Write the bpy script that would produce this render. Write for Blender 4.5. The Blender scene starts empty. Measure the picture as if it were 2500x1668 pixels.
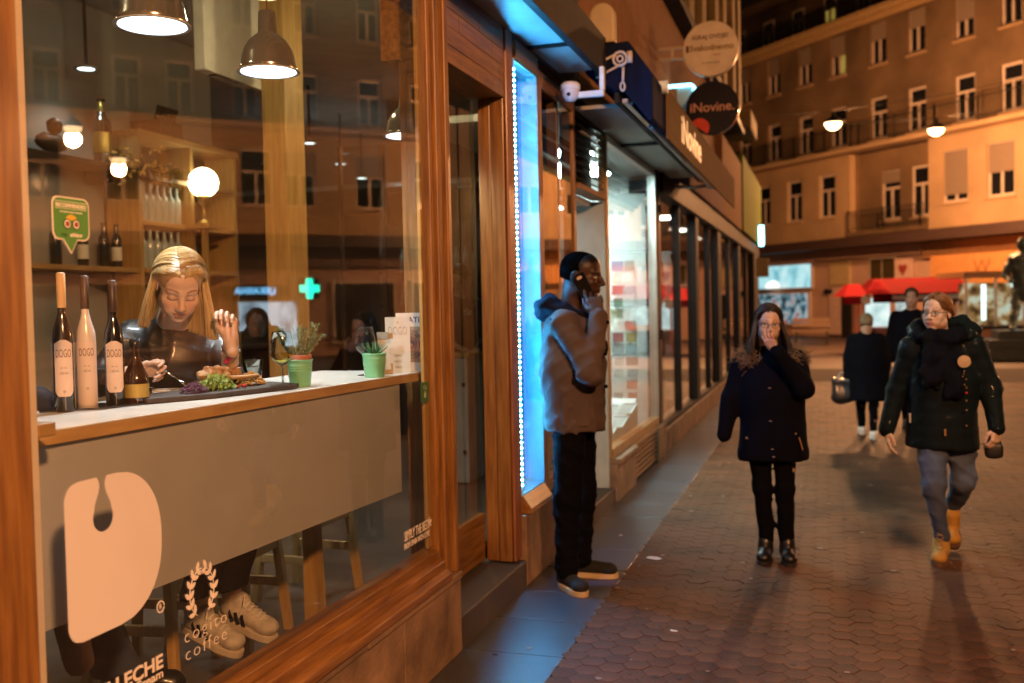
import bpy, bmesh, math, random
import numpy as np
from mathutils import Vector, Matrix
R = math.radians
SC = bpy.context.scene
COL = SC.collection
rnd = random.Random(7)

# ------------------------------------------------------------------ camera, world, moon, exposure
cam_d = bpy.data.cameras.new('camera')
cam = bpy.data.objects.new('camera', cam_d)
COL.objects.link(cam)
SC.camera = cam
cam.matrix_world = (Matrix.Translation((1.63, 0, 1.57)) @ Matrix.Rotation(R(17.4), 4, 'Z')
                    @ Matrix.Rotation(R(88.0), 4, 'X') @ Matrix.Rotation(R(-1.2), 4, 'Z'))
cam_d.sensor_width = 36.0
cam_d.lens = 35.0
cam_d.clip_start = 0.05
cam_d.clip_end = 600
cam_d.dof.use_dof = True
cam_d.dof.focus_distance = 3.45
cam_d.dof.aperture_fstop = 2.4

world = bpy.data.worlds.new('World')
SC.world = world
world.use_nodes = True
wn = world.node_tree
wn.nodes.clear()
sky = wn.nodes.new('ShaderNodeTexSky')
sky.sky_type = 'NISHITA'
sky.sun_disc = False
sky.sun_elevation = R(2)
sky.sun_rotation = R(200)
bg = wn.nodes.new('ShaderNodeBackground')
bg.inputs['Strength'].default_value = 0.0008
wo = wn.nodes.new('ShaderNodeOutputWorld')
wn.links.new(sky.outputs[0], bg.inputs[0])
wn.links.new(bg.outputs[0], wo.inputs[0])
moon_d = bpy.data.lights.new('moon', 'SUN')
moon_d.energy = 0.004
moon_d.angle = R(0.5)
moon = bpy.data.objects.new('moon', moon_d)
moon.rotation_euler = (R(50), 0, R(30))
COL.objects.link(moon)

SC.view_settings.view_transform = 'Standard'
SC.view_settings.look = 'None'
SC.view_settings.exposure = -0.15
SC.view_settings.gamma = 1.0
SC.cycles.use_denoising = True
SC.cycles.denoiser = 'OPENIMAGEDENOISE'
SC.cycles.max_bounces = 8
SC.cycles.diffuse_bounces = 3
SC.cycles.glossy_bounces = 4
SC.cycles.transmission_bounces = 6
SC.cycles.transparent_max_bounces = 16
SC.cycles.sample_clamp_indirect = 4.0
SC.cycles.caustics_reflective = False
SC.cycles.caustics_refractive = False
SC.cycles.use_light_tree = True
# ------------------------------------------------------------------ materials
MATS = {}
def _new(name):
    m = bpy.data.materials.new(name)
    m.use_nodes = True
    nt = m.node_tree
    nt.nodes.clear()
    out = nt.nodes.new('ShaderNodeOutputMaterial')
    return m, nt, out
def _noise(nt, scale, detail=4, stretch=None, rough=.55, coord='Object'):
    tc = nt.nodes.new('ShaderNodeTexCoord')
    n = nt.nodes.new('ShaderNodeTexNoise')
    n.inputs['Scale'].default_value = scale
    n.inputs['Detail'].default_value = detail
    n.inputs['Roughness'].default_value = rough
    src = tc.outputs[coord]
    if stretch:
        mp = nt.nodes.new('ShaderNodeMapping')
        mp.inputs['Scale'].default_value = stretch
        nt.links.new(src, mp.inputs[0])
        src = mp.outputs[0]
    nt.links.new(src, n.inputs['Vector'])
    return n
def mat(name, col, rough=.6, metal=0., var=.12, ns=6., stretch=None, bump=0., bs=60., col2=None, spec=.5,
        coat=0., emit=None, es=0., alpha=1., sheen=0., objvar=0., trans=0., sss=0., aniso=None):
    """Principled material: base colour varied by noise, optional second noise as relief, per-object brightness shift."""
    if name in MATS: return MATS[name]
    m, nt, out = _new(name)
    b = nt.nodes.new('ShaderNodeBsdfPrincipled')
    nt.links.new(b.outputs[0], out.inputs[0])
    c1 = tuple(col) + (1,)
    if col2 is None:
        f = 1 - var * 1.6
        c2 = (col[0] * f, col[1] * f, col[2] * f, 1)
    else: c2 = tuple(col2) + (1,)
    n = _noise(nt, ns, 5, stretch)
    rp = nt.nodes.new('ShaderNodeValToRGB')
    rp.color_ramp.elements[0].position = .32
    rp.color_ramp.elements[1].position = .68
    rp.color_ramp.elements[0].color = c2
    rp.color_ramp.elements[1].color = c1
    nt.links.new(n.outputs[0], rp.inputs[0])
    csrc = rp.outputs[0]
    if objvar:
        oi = nt.nodes.new('ShaderNodeObjectInfo')
        mr = nt.nodes.new('ShaderNodeMapRange')
        mr.inputs[3].default_value = 1 - objvar
        mr.inputs[4].default_value = 1 + objvar
        nt.links.new(oi.outputs['Random'], mr.inputs[0])
        hs = nt.nodes.new('ShaderNodeHueSaturation')
        nt.links.new(csrc, hs.inputs['Color'])
        nt.links.new(mr.outputs[0], hs.inputs['Value'])
        csrc = hs.outputs[0]
    nt.links.new(csrc, b.inputs['Base Color'])
    mr = nt.nodes.new('ShaderNodeMapRange')
    mr.inputs[3].default_value = max(0, rough - .12 * rough)
    mr.inputs[4].default_value = min(1, rough + .18 * rough)
    nt.links.new(n.outputs[0], mr.inputs[0])
    nt.links.new(mr.outputs[0], b.inputs['Roughness'])
    b.inputs['Metallic'].default_value = metal
    b.inputs['Specular IOR Level'].default_value = spec
    b.inputs['Coat Weight'].default_value = coat
    b.inputs['Coat Roughness'].default_value = .15
    b.inputs['Alpha'].default_value = alpha
    b.inputs['Sheen Weight'].default_value = sheen
    b.inputs['Transmission Weight'].default_value = trans
    if sss:
        b.inputs['Subsurface Weight'].default_value = sss
        b.inputs['Subsurface Radius'].default_value = (.012, .005, .003)
        b.inputs['Subsurface Scale'].default_value = 1.0
    if bump:
        n2 = _noise(nt, bs, 6, stretch)
        bp = nt.nodes.new('ShaderNodeBump')
        bp.inputs['Strength'].default_value = bump
        bp.inputs['Distance'].default_value = .01
        nt.links.new(n2.outputs[0], bp.inputs['Height'])
        nt.links.new(bp.outputs[0], b.inputs['Normal'])
    if emit:
        b.inputs['Emission Color'].default_value = tuple(emit) + (1,)
        b.inputs['Emission Strength'].default_value = es
    MATS[name] = m
    return m
def emat(name, col, s):
    if name in MATS: return MATS[name]
    m, nt, out = _new(name)
    e = nt.nodes.new('ShaderNodeEmission')
    e.inputs[0].default_value = tuple(col) + (1,)
    e.inputs[1].default_value = s
    nt.links.new(e.outputs[0], out.inputs[0])
    MATS[name] = m
    return m
def emat_var(name, cols, s, ns, stretch=None, pos=None):
    """emission broken up by a noise ramp: lit shop interiors and backlit prints seen far off"""
    if name in MATS: return MATS[name]
    m, nt, out = _new(name)
    e = nt.nodes.new('ShaderNodeEmission')
    e.inputs[1].default_value = s
    n = _noise(nt, ns, 3, stretch)
    rp = nt.nodes.new('ShaderNodeValToRGB')
    els = rp.color_ramp.elements
    k = len(cols)
    while len(els) < k: els.new(.5)
    for i, c in enumerate(cols):
        els[i].position = pos[i] if pos else .3 + .4 * i / max(1, k - 1)
        els[i].color = tuple(c) + (1,)
    nt.links.new(n.outputs[0], rp.inputs[0])
    nt.links.new(rp.outputs[0], e.inputs[0])
    nt.links.new(e.outputs[0], out.inputs[0])
    MATS[name] = m
    return m
def glass_mat(name, tint=(.93, .95, .94), refl=1.0, ior=1.52, rough=0.0, smear=0.0):
    """thin sheet glass: straight-through transmission plus Fresnel mirror of both faces"""
    if name in MATS: return MATS[name]
    m, nt, out = _new(name)
    tr = nt.nodes.new('ShaderNodeBsdfTransparent')
    tr.inputs[0].default_value = tuple(tint) + (1,)
    gl = nt.nodes.new('ShaderNodeBsdfGlossy')
    gl.inputs['Roughness'].default_value = rough
    fr = nt.nodes.new('ShaderNodeFresnel')
    fr.inputs[0].default_value = ior
    mul = nt.nodes.new('ShaderNodeMath')
    mul.operation = 'MULTIPLY'
    mul.use_clamp = True
    geo = nt.nodes.new('ShaderNodeNewGeometry')      # the far face of the sheet adds its share at the near one
    inv = nt.nodes.new('ShaderNodeMath')
    inv.operation = 'MULTIPLY_ADD'
    inv.inputs[1].default_value = -1.85 * refl
    inv.inputs[2].default_value = 1.85 * refl
    nt.links.new(geo.outputs['Backfacing'], inv.inputs[0])
    nt.links.new(fr.outputs[0], mul.inputs[0])
    nt.links.new(inv.outputs[0], mul.inputs[1])
    mx = nt.nodes.new('ShaderNodeMixShader')
    nt.links.new(mul.outputs[0], mx.inputs[0])
    nt.links.new(tr.outputs[0], mx.inputs[1])
    nt.links.new(gl.outputs[0], mx.inputs[2])
    last = mx
    if smear:
        df = nt.nodes.new('ShaderNodeBsdfDiffuse')
        df.inputs[0].default_value = (.8, .8, .8, 1)
        n = _noise(nt, 2.2, 6, (1, 1, .35))
        mr = nt.nodes.new('ShaderNodeMapRange')
        mr.inputs[1].default_value = .5
        mr.inputs[2].default_value = .8
        mr.inputs[3].default_value = 0.002
        mr.inputs[4].default_value = smear
        nt.links.new(n.outputs[0], mr.inputs[0])
        m2 = nt.nodes.new('ShaderNodeMixShader')
        nt.links.new(mr.outputs[0], m2.inputs[0])
        nt.links.new(mx.outputs[0], m2.inputs[1])
        nt.links.new(df.outputs[0], m2.inputs[2])
        last = m2
    nt.links.new(last.outputs[0], out.inputs[0])
    MATS[name] = m
    return m
def vmat(name, rough=.5, sss=0., sheen=0., spec=.4, bump=0., bs=200.):
    """colour from the mesh colour attribute 'col' (skin, printed cloth)"""
    if name in MATS: return MATS[name]
    m, nt, out = _new(name)
    b = nt.nodes.new('ShaderNodeBsdfPrincipled')
    a = nt.nodes.new('ShaderNodeVertexColor')
    a.layer_name = 'col'
    n = _noise(nt, 60, 4)
    mx = nt.nodes.new('ShaderNodeMix')
    mx.data_type = 'RGBA'
    mx.blend_type = 'MULTIPLY'
    mx.inputs[0].default_value = .25
    nt.links.new(a.outputs[0], mx.inputs[6])
    nt.links.new(n.outputs[0], mx.inputs[7])
    nt.links.new(mx.outputs[2], b.inputs['Base Color'])
    b.inputs['Roughness'].default_value = rough
    b.inputs['Specular IOR Level'].default_value = spec
    b.inputs['Sheen Weight'].default_value = sheen
    if sss:
        b.inputs['Subsurface Weight'].default_value = sss
        b.inputs['Subsurface Radius'].default_value = (.010, .004, .002)
        b.inputs['Subsurface Scale'].default_value = 1.0
    if bump:
        n2 = _noise(nt, bs, 3)
        bp = nt.nodes.new('ShaderNodeBump')
        bp.inputs['Strength'].default_value = bump
        bp.inputs['Distance'].default_value = .004
        nt.links.new(n2.outputs[0], bp.inputs['Height'])
        nt.links.new(bp.outputs[0], b.inputs['Normal'])
    nt.links.new(b.outputs[0], out.inputs[0])
    MATS[name] = m
    return m

# ------------------------------------------------------------------ mesh builder
class MB:
    def __init__(s):
        s.v = []; s.f = []; s.m = []; s.cur = 0
    def add(s, vs, fs):
        o = len(s.v)
        s.v += [tuple(p) for p in vs]
        for f in fs:
            s.f.append(tuple(i + o for i in f)); s.m.append(s.cur)
        return s
    def box(s, x0, x1, y0, y1, z0, z1):
        if x0 > x1: x0, x1 = x1, x0
        if y0 > y1: y0, y1 = y1, y0
        if z0 > z1: z0, z1 = z1, z0
        return s.add([(x0,y0,z0),(x1,y0,z0),(x1,y1,z0),(x0,y1,z0),(x0,y0,z1),(x1,y0,z1),(x1,y1,z1),(x0,y1,z1)],
              [(0,3,2,1),(4,5,6,7),(0,1,5,4),(1,2,6,5),(2,3,7,6),(3,0,4,7)])
    def obox(s, c, half, M=None):
        """oriented box: centre, half sizes, 3x3 rotation"""
        M = M or Matrix.Identity(3)
        c = Vector(c)
        vs = [c + M @ Vector((sx*half[0], sy*half[1], sz*half[2])) for sz in (-1,1) for sx,sy in ((-1,-1),(1,-1),(1,1),(-1,1))]
        return s.add(vs, [(0,3,2,1),(4,5,6,7),(0,1,5,4),(1,2,6,5),(2,3,7,6),(3,0,4,7)])
    def bar(s, a, b, w, h, up=(0,0,1)):
        """rectangular bar from a to b, width w (sideways) and height h (along up)"""
        a = Vector(a); b = Vector(b); d = (b - a)
        L = d.length; d.normalize(); u = Vector(up)
        if abs(d.dot(u)) > .98: u = Vector((1,0,0))
        sd = d.cross(u).normalized(); u = sd.cross(d).normalized()
        M = Matrix((sd, d, u)).transposed()
        return s.obox((a + b) / 2, (w/2, L/2, h/2), M)
    def tube(s, pts, r, n=8, cap=True, closed=False, flat=None):
        pts = [Vector(p) for p in pts]
        k = len(pts)
        rs = r if hasattr(r, '__len__') else [r] * k
        o = len(s.v); up = None
        for i, p in enumerate(pts):
            if closed: d = pts[(i+1) % k] - pts[i-1]
            else: d = pts[min(i+1, k-1)] - pts[max(i-1, 0)]
            if d.length < 1e-9: d = Vector((0,0,1))
            d.normalize()
            if up is None:
                up = Vector((0,0,1)) if abs(d.z) < .9 else Vector((1,0,0))
            sd = d.cross(up)
            if sd.length < 1e-6: sd = d.orthogonal()
            sd.normalize(); up = sd.cross(d).normalized()
            fx, fy = flat if flat else (1, 1)
            for j in range(n):
                a = 2*math.pi*j/n
                s.v.append(tuple(p + rs[i]*(fx*math.cos(a)*sd + fy*math.sin(a)*up)))
        for i in range(k if closed else k-1):
            i2 = (i+1) % k
            for j in range(n):
                j2 = (j+1) % n
                s.f.append((o+i*n+j, o+i*n+j2, o+i2*n+j2, o+i2*n+j)); s.m.append(s.cur)
        if cap and not closed:
            s.f.append(tuple(o+j for j in range(n-1,-1,-1))); s.m.append(s.cur)
            s.f.append(tuple(o+(k-1)*n+j for j in range(n))); s.m.append(s.cur)
        return s
    def lathe(s, prof, n=24, org=(0,0,0), sx=1., sy=1., cap=True):
        """profile [(r,z)...] turned about z through org"""
        o = len(s.v); k = len(prof)
        for r, z in prof:
            for j in range(n):
                a = 2*math.pi*j/n
                s.v.append((org[0]+sx*r*math.cos(a), org[1]+sy*r*math.sin(a), org[2]+z))
        for i in range(k-1):
            for j in range(n):
                j2 = (j+1) % n
                s.f.append((o+i*n+j, o+i*n+j2, o+(i+1)*n+j2, o+(i+1)*n+j)); s.m.append(s.cur)
        if cap:
            if prof[0][0] > 1e-5: s.f.append(tuple(o+j for j in range(n-1,-1,-1))); s.m.append(s.cur)
            if prof[-1][0] > 1e-5: s.f.append(tuple(o+(k-1)*n+j for j in range(n))); s.m.append(s.cur)
        return s
    def prism(s, poly, org, ux, uy, th):
        """2-D polygon laid in the plane (ux,uy) at org, extruded by th along ux x uy"""
        ux = Vector(ux).normalized(); uy = Vector(uy).normalized(); nz = ux.cross(uy); org = Vector(org)
        k = len(poly)
        lo = [org + ux*p[0] + uy*p[1] for p in poly]
        hi = [p + nz*th for p in lo]
        fs = [tuple(range(k-1,-1,-1)), tuple(range(k, 2*k))]
        fs += [(i, (i+1) % k, k+(i+1) % k, k+i) for i in range(k)]
        return s.add(lo + hi, fs)
    def ico(s, c, r, sub=1, jit=0., sc=(1,1,1)):
        bm = bmesh.new()
        bmesh.ops.create_icosphere(bm, subdivisions=sub, radius=1)
        vs = []
        for v in bm.verts:
            q = r * (1 + jit*(rnd.random()-.5)*2)
            vs.append((c[0]+v.co.x*q*sc[0], c[1]+v.co.y*q*sc[1], c[2]+v.co.z*q*sc[2]))
        fs = [tuple(v.index for v in f.verts) for f in bm.faces]
        bm.free()
        return s.add(vs, fs)
    def quad(s, a, b, c, d): return s.add([a,b,c,d], [(0,1,2,3)])
    def mesh(s, name, mats, smooth=False, org=(0,0,0)):
        me = bpy.data.meshes.new(name)
        vs = np.array(s.v, dtype=np.float64).reshape(-1,3) - np.array(org)
        me.from_pydata(vs.tolist(), [], s.f)
        if not isinstance(mats, (list, tuple)): mats = [mats]
        for m in mats: me.materials.append(m)
        if len(mats) > 1: me.polygons.foreach_set('material_index', s.m)
        if smooth: me.polygons.foreach_set('use_smooth', [True]*len(me.polygons))
        me.validate(clean_customdata=False)
        me.update()
        return me
    def build(s, name, mats, parent=None, smooth=False, bevel=0., autos=0., kind=None, label=None, cat=None, group=None):
        org = parent.get('_org', (0,0,0)) if parent is not None else (0,0,0)
        me = s.mesh(name, mats, smooth or autos > 0, org)
        o = bpy.data.objects.new(name, me)
        COL.objects.link(o)
        if parent is not None:
            o.parent = parent
            o['_org'] = list(org)
        else: o['_org'] = [0,0,0]
        if bevel:
            md = o.modifiers.new('bevel', 'BEVEL')
            md.width = bevel; md.segments = 2; md.limit_method = 'ANGLE'; md.angle_limit = R(40)
        if autos:
            md = o.modifiers.new('edges', 'EDGE_SPLIT')
            md.split_angle = R(autos)
        tag(o, label, cat, group, kind)
        return o
def tag(o, label=None, cat=None, group=None, kind=None):
    if label: o['label'] = label
    if cat: o['category'] = cat
    if group: o['group'] = group
    if kind: o['kind'] = kind
    return o
def thing(name, label, cat, loc=(0,0,0), group=None, rz=0., local=False):
    """Empty at the thing's base. Parts are given in world coordinates unless local is set."""
    o = bpy.data.objects.new(name, None)
    o.empty_display_size = .1
    COL.objects.link(o)
    o.location = loc
    o.rotation_euler = (0,0,rz)
    o['_org'] = [0,0,0] if local else list(loc)
    return tag(o, label, cat, group)
def copy_tree(o, parent=None):
    c = o.copy()
    COL.objects.link(c)
    c.parent = parent
    for ch in o.children: copy_tree(ch, c)
    return c
def text_mesh(txt, size, ext=.0004, align='CENTER', sx=1., shear=0., spacing=1., bold=0.):
    cu = bpy.data.curves.new('txt', 'FONT')
    cu.body = txt; cu.size = size; cu.extrude = ext; cu.align_x = align; cu.align_y = 'CENTER'
    cu.resolution_u = 3; cu.shear = shear; cu.space_character = spacing; cu.offset = bold
    ob = bpy.data.objects.new('txt', cu)
    COL.objects.link(ob)
    dg = bpy.context.evaluated_depsgraph_get()
    me = bpy.data.meshes.new_from_object(ob.evaluated_get(dg))
    vs = [(v.co.x*sx, v.co.y, v.co.z) for v in me.vertices]
    fs = [tuple(p.vertices) for p in me.polygons]
    bpy.data.objects.remove(ob); bpy.data.curves.remove(cu); bpy.data.meshes.remove(me)
    return vs, fs
def put_text(mb, txt, size, org, ux, uy, **kw):
    ux = Vector(ux).normalized(); uy = Vector(uy).normalized(); nz = ux.cross(uy); org = Vector(org)
    vs, fs = text_mesh(txt, size, **kw)
    mb.add([org + ux*v[0] + uy*v[1] + nz*v[2] for v in vs], fs)
    return mb
def arc(cx, cy, r, a0, a1, n, ry=None):
    ry = ry or r
    return [(cx + r*math.cos(R(a0+(a1-a0)*i/n)), cy + ry*math.sin(R(a0+(a1-a0)*i/n))) for i in range(n+1)]
def rrect(w, h, r, n=5):
    """rounded rectangle centred at the origin"""
    return (arc(w/2-r, h/2-r, r, 0, 90, n) + arc(-w/2+r, h/2-r, r, 90, 180, n)
            + arc(-w/2+r, -h/2+r, r, 180, 270, n) + arc(w/2-r, -h/2+r, r, 270, 360, n))
def lamp(name, loc, power, col, radius, parent=None, spot=None, rot=None):
    d = bpy.data.lights.new(name, 'SPOT' if spot else 'POINT')
    d.energy = power; d.color = col; d.shadow_soft_size = radius
    if spot: d.spot_size = R(spot); d.spot_blend = .6
    o = bpy.data.objects.new(name, d)
    COL.objects.link(o)
    org = parent.get('_org', (0,0,0)) if parent is not None else (0,0,0)
    o.location = [loc[i]-org[i] for i in range(3)]
    if rot: o.rotation_euler = rot
    if parent is not None: o.parent = parent
    return o
# ------------------------------------------------------------------ ground
M_ground = mat('square_paving', (.08,.052,.04), .62, var=.25, ns=.6, bump=.35, bs=9)
M_joint = mat('paving_joint_sand', (.03,.02,.015), .9, var=.2, ns=20)
M_paver = mat('concrete_hex_paver', (.125,.055,.028), .6, var=.45, ns=3.2, bump=.8, bs=85, objvar=.26, spec=.18)
M_slab = mat('grey_granite_slab', (.055,.06,.075), .38, var=.22, ns=9, bump=.22, bs=120, objvar=.16)
g = MB(); g.quad((-150,-150,-.035),(150,-150,-.035),(150,150,-.035),(-150,150,-.035))
g.build('ground', M_ground, kind='structure')
g = MB(); g.box(-.3,.512,-3,27.5,-.2,-.016)
border = g.build('pavement', M_joint, kind='structure')
yj = [4.252 + .497*k for k in range(-12, 46)]
for k in range(len(yj)-1):
    b = MB(); dz = rnd.uniform(-.0015,.0015)
    b.box(-.04, .508 + rnd.uniform(-.003,.003), yj[k]+.003, yj[k+1]-.003, -.015, dz)
    b.build('slab', M_slab, border, bevel=.003)
g = MB(); g.quad((.515,-3,-.0055),(14,-3,-.0055),(14,24,-.0055),(.515,24,-.0055))
field = g.build('paved_street', M_joint, kind='structure')
HR = .064
def hex_mb(r, h=.02, ch=.0018):
    m = MB()
    a = [R(60*i) for i in range(6)]
    lo = [(r*math.cos(t), r*math.sin(t), -h) for t in a]
    mid = [(r*math.cos(t), r*math.sin(t), -ch) for t in a]
    top = [((r-ch*1.1)*math.cos(t), (r-ch*1.1)*math.sin(t), 0) for t in a]
    m.add(lo+mid+top, [(i,(i+1)%6,6+(i+1)%6,6+i) for i in range(6)]
          + [(6+i,6+(i+1)%6,12+(i+1)%6,12+i) for i in range(6)] + [tuple(range(12,18))])
    return m
hexbase = hex_mb(HR*.992)
hexme = hexbase.mesh('paver', M_paver)
cells = []
for i in range(0, 90):
    x = .515 + HR*.55 + i*HR*1.5
    for j in range(0, 190):
        y = 3.3 + (j + .5*(i % 2))*HR*math.sqrt(3)
        if y > 20: continue
        lim = 1.63 + .176*y + .35
        if x > lim: continue
        cells.append((x, y))
cells.sort(key=lambda c: abs(c[1]-3.9) if c[1] > 3.75 else 50)
far_hex = MB()
hv = np.array(hexbase.v)
for n, (x, y) in enumerate(cells):
    tx, ty = rnd.gauss(0,.009), rnd.gauss(0,.009); z = rnd.gauss(0,.0008); a = rnd.gauss(0,.02)
    if n < 300:
        o = bpy.data.objects.new('paver', hexme)
        COL.objects.link(o); o.parent = field
        o.location = (x, y, z); o.rotation_euler = (tx, ty, a)
    else:
        far_hex.add((hv + np.array((x, y, z)) + np.stack([0*hv[:,0], 0*hv[:,0], hv[:,0]*tx + hv[:,1]*ty], 1)).tolist(), hexbase.f)
far_hex.build('paver_field', mat('concrete_hex_paver_far', (.125,.055,.028), .6, var=.5, ns=1.7, bump=.6, bs=60, spec=.18), field, kind='stuff')
# small litter on the paving
M_lit = mat('paper_scrap', (.75,.7,.62), .8)
for i, (x, y, w, l) in enumerate([(.62,6.06,.06,.035),(.93,4.72,.022,.012),(.3,6.62,.012,.012),(1.42,6.1,.03,.012)]):
    b = MB(); a = rnd.uniform(0,3)
    pts = [(w*math.cos(t)*rnd.uniform(.7,1.1), l*math.sin(t)*rnd.uniform(.7,1.1)) for t in [k*math.pi/4 for k in range(8)]]
    b.prism(pts, (x, y, .003), (math.cos(a),math.sin(a),0), (-math.sin(a),math.cos(a),0), .003)
    b.build('paper_scrap', M_lit, None, label=['white crumpled paper scrap by the slab edge','tiny pale scrap on the nearest brown pavers',
        'tiny pale crumb on the granite slabs behind the man','little orange leaf scrap between the black boots'][i], cat='litter')

# trodden gum and grit spots
gum = MB(); gl = MB(); gr_ = random.Random(21)
for i in range(150):
    y = 3.8+7*gr_.random()**1.4; x = gr_.uniform(.08, 1.7+.17*y); r0 = gr_.uniform(.006,.02); z = .0012 if x < .5 else .0030
    pts = [(r0*gr_.uniform(.6,1.1)*math.cos(k*math.pi/4), r0*gr_.uniform(.6,1.1)*math.sin(k*math.pi/4)) for k in range(8)]
    (gum if i % 3 else gl).prism(pts, (x,y,z), (1,0,0), (0,1,0), .0012)
gum.build('trodden_gum', mat('dark_gum', (.025,.02,.018), .7), field, kind='stuff')
gl.build('pale_grit', mat('pale_grit', (.26,.2,.16), .8), field, kind='stuff')
# ------------------------------------------------------------------ restaurant shopfront
def wood(name, c1, c2, st, rough=.42): return mat(name, c1, rough, col2=c2, ns=5, stretch=st, bump=.12, bs=22, objvar=.1, coat=.15)
W1, W2 = (.30,.145,.036), (.13,.052,.013)
M_woodz = wood('varnished_oak_upright', W1, W2, (9,9,.7))
M_woody = wood('varnished_oak_rail', W1, W2, (9,.7,9))
M_woodr = wood('red_brown_oak_upright', (.30,.115,.05), (.17,.06,.025), (9,9,.6))
M_stone = mat('beige_limestone', (.30,.19,.12), .75, var=.38, ns=4, bump=.5, bs=35, objvar=.08)
M_plaster = mat('dark_plaster', (.2,.17,.14), .85, var=.2, ns=3)
M_glass = glass_mat('shop_glass', (.95,.965,.955), 1.0, 1.5, smear=.006)
M_dark = mat('dark_metal', (.018,.018,.02), .6, spec=.2)
M_step = mat('dark_granite_step', (.06,.05,.045), .55, bump=.2, bs=90)

rest = thing('restaurant_shopfront', 'oak framed restaurant shopfront with big window on a limestone plinth', 'shopfront', (0,3,0))
b = MB(); b.box(-.35,0,-7,5.3,3.42,12); b.build('wall', M_plaster, rest)
b = MB(); b.box(-.35,.02,-7,1.18,0,3.42); b.build('wall', M_plaster, rest)
# plinth slabs and their cap pieces
for y0, y1 in ((1.1,2.05),(2.056,2.82),(2.826,3.585),(3.591,4.232)):
    b = MB(); b.box(-.1,.035,y0,y1,0,.335); b.build('plinth_stone', M_stone, rest, bevel=.004)
for y0, y1, dx in ((1.1,1.9,0),(1.905,2.71,.002),(2.718,3.235,-.001),(3.243,3.43,.003),(3.436,4.225,.001)):
    b = MB(); b.box(-.1,.047+dx,y0,y1,.338,.372); b.build('plinth_cap', M_stone, rest, bevel=.006)
# left stile: two boards with a groove
for y0, y1, x1 in ((1.18,1.262,.05),(1.275,1.43,.062),(1.44,1.70,.03)):
    b = MB(); b.box(-.07,x1,y0,y1,.373,3.42); b.build('window_stile', M_woodz, rest, bevel=.008)
# right stile with stepped profile
for y0, y1, x1 in ((4.062,4.098,.0),(4.101,4.15,.02),(4.153,4.178,.01),(4.181,4.228,.034)):
    b = MB(); b.box(-.07,x1,y0,y1,.373,3.42); b.build('window_stile', M_woodz, rest, bevel=.008)
# bottom rail: sloped sill in three steps
for x0, x1, z0, z1, sl in ((-.07,.0,.373,.515,.012),(.002,.03,.373,.47,.014),(.032,.062,.374,.425,.016)):
    b = MB(); b.prism([(x0,z0),(x1,z0),(x1,z1-sl),(x0,z1)], (0,1.70,0), (1,0,0), (0,0,1), -(4.06-1.70))
    b.build('window_sill', M_woody, rest, bevel=.004)
b = MB(); b.box(-.07,.045,1.70,4.06,3.28,3.42); b.build('window_rail', M_woody, rest, bevel=.006)
b = MB(); b.box(-.030,-.022,1.70,4.061,.515,3.28); pane = b.build('window_pane', M_glass, rest)
# slim brass-coloured bead inside the glass edge
b = MB(); b.box(-.05,-.034,4.02,4.06,.516,3.27); b.build('glazing_bead', mat('honey_varnish_bead', (.5,.3,.1), .2, coat=.6, ns=6, stretch=(9,9,.7)), rest, bevel=.003)

# ---- entrance recess: plank lintel, jamb post, glazed door, step
for k in range(7):
    z0 = 2.705 + k*.085
    cuts = [4.236] + sorted(rnd.uniform(4.45,5.1) for _ in range(2)) + [5.195]
    for q in range(3):
        b = MB(); b.box(-.06,-.012+rnd.uniform(-.0015,.0015),cuts[q]+.001,cuts[q+1]-.001,z0,z0+.083)
        b.build('lintel_plank', M_woody, rest, bevel=.002)
b = MB(); b.box(-.3,-.062,4.236,5.195,2.71,3.42); b.build('lintel_core', M_woody, rest)
for x0, x1, y0, y1, m in ((-.172,-.1,5.2,5.27,M_woodz),(-.098,-.02,5.192,5.28,M_woodz),(-.018,.0,5.2,5.325,M_woodr)):
    b = MB(); b.box(x0,x1,y0,y1,.16,3.4); b.build('door_post', m, rest, bevel=.007)
b = MB(); b.box(-.17,-.085,4.196,4.232,.16,2.7); b.build('door_post', M_woodz, rest, bevel=.006)
b = MB(); b.box(-.34,.03,4.24,5.3,-.01,.15); b.build('entrance_step', M_step, rest, bevel=.008)
door = MB(); door.box(-.215,-.178,4.24,5.2,.165,.43); door = door.build('door', M_woody, rest, bevel=.006)
b = MB(); b.box(-.215,-.178,4.24,4.33,.432,2.7); b.build('door_stile', M_woodz, door, bevel=.004)
b = MB(); b.box(-.20,-.194,4.33,5.2,.43,2.7); b.build('door_pane', glass_mat('door_glass', (.8,.84,.82), .8), door)
b = MB(); b.tube([(-.15,4.40,.95),(-.15,4.40,1.5)], .014, 10); b.build('door_handle', mat('brushed_steel', (.6,.58,.55), .3, metal=1), door, smooth=True)

# ---- lettering and stickers on the glass (children of the pane)
GX = -.0195
M_peach = mat('peach_vinyl', (.72,.70,.76), .7, var=.06, ns=2)
M_white = mat('white_vinyl', (.85,.8,.77), .6, var=.05)
UX, UZ = (0,1,0), (0,0,1)
def vinyl(name, polys, m, x=GX, th=.0012):
    b = MB()
    for p in polys: b.prism([(q[0], q[1]) for q in p], (x,0,0), UX, UZ, th)
    return b.build(name, m, pane)
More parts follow.
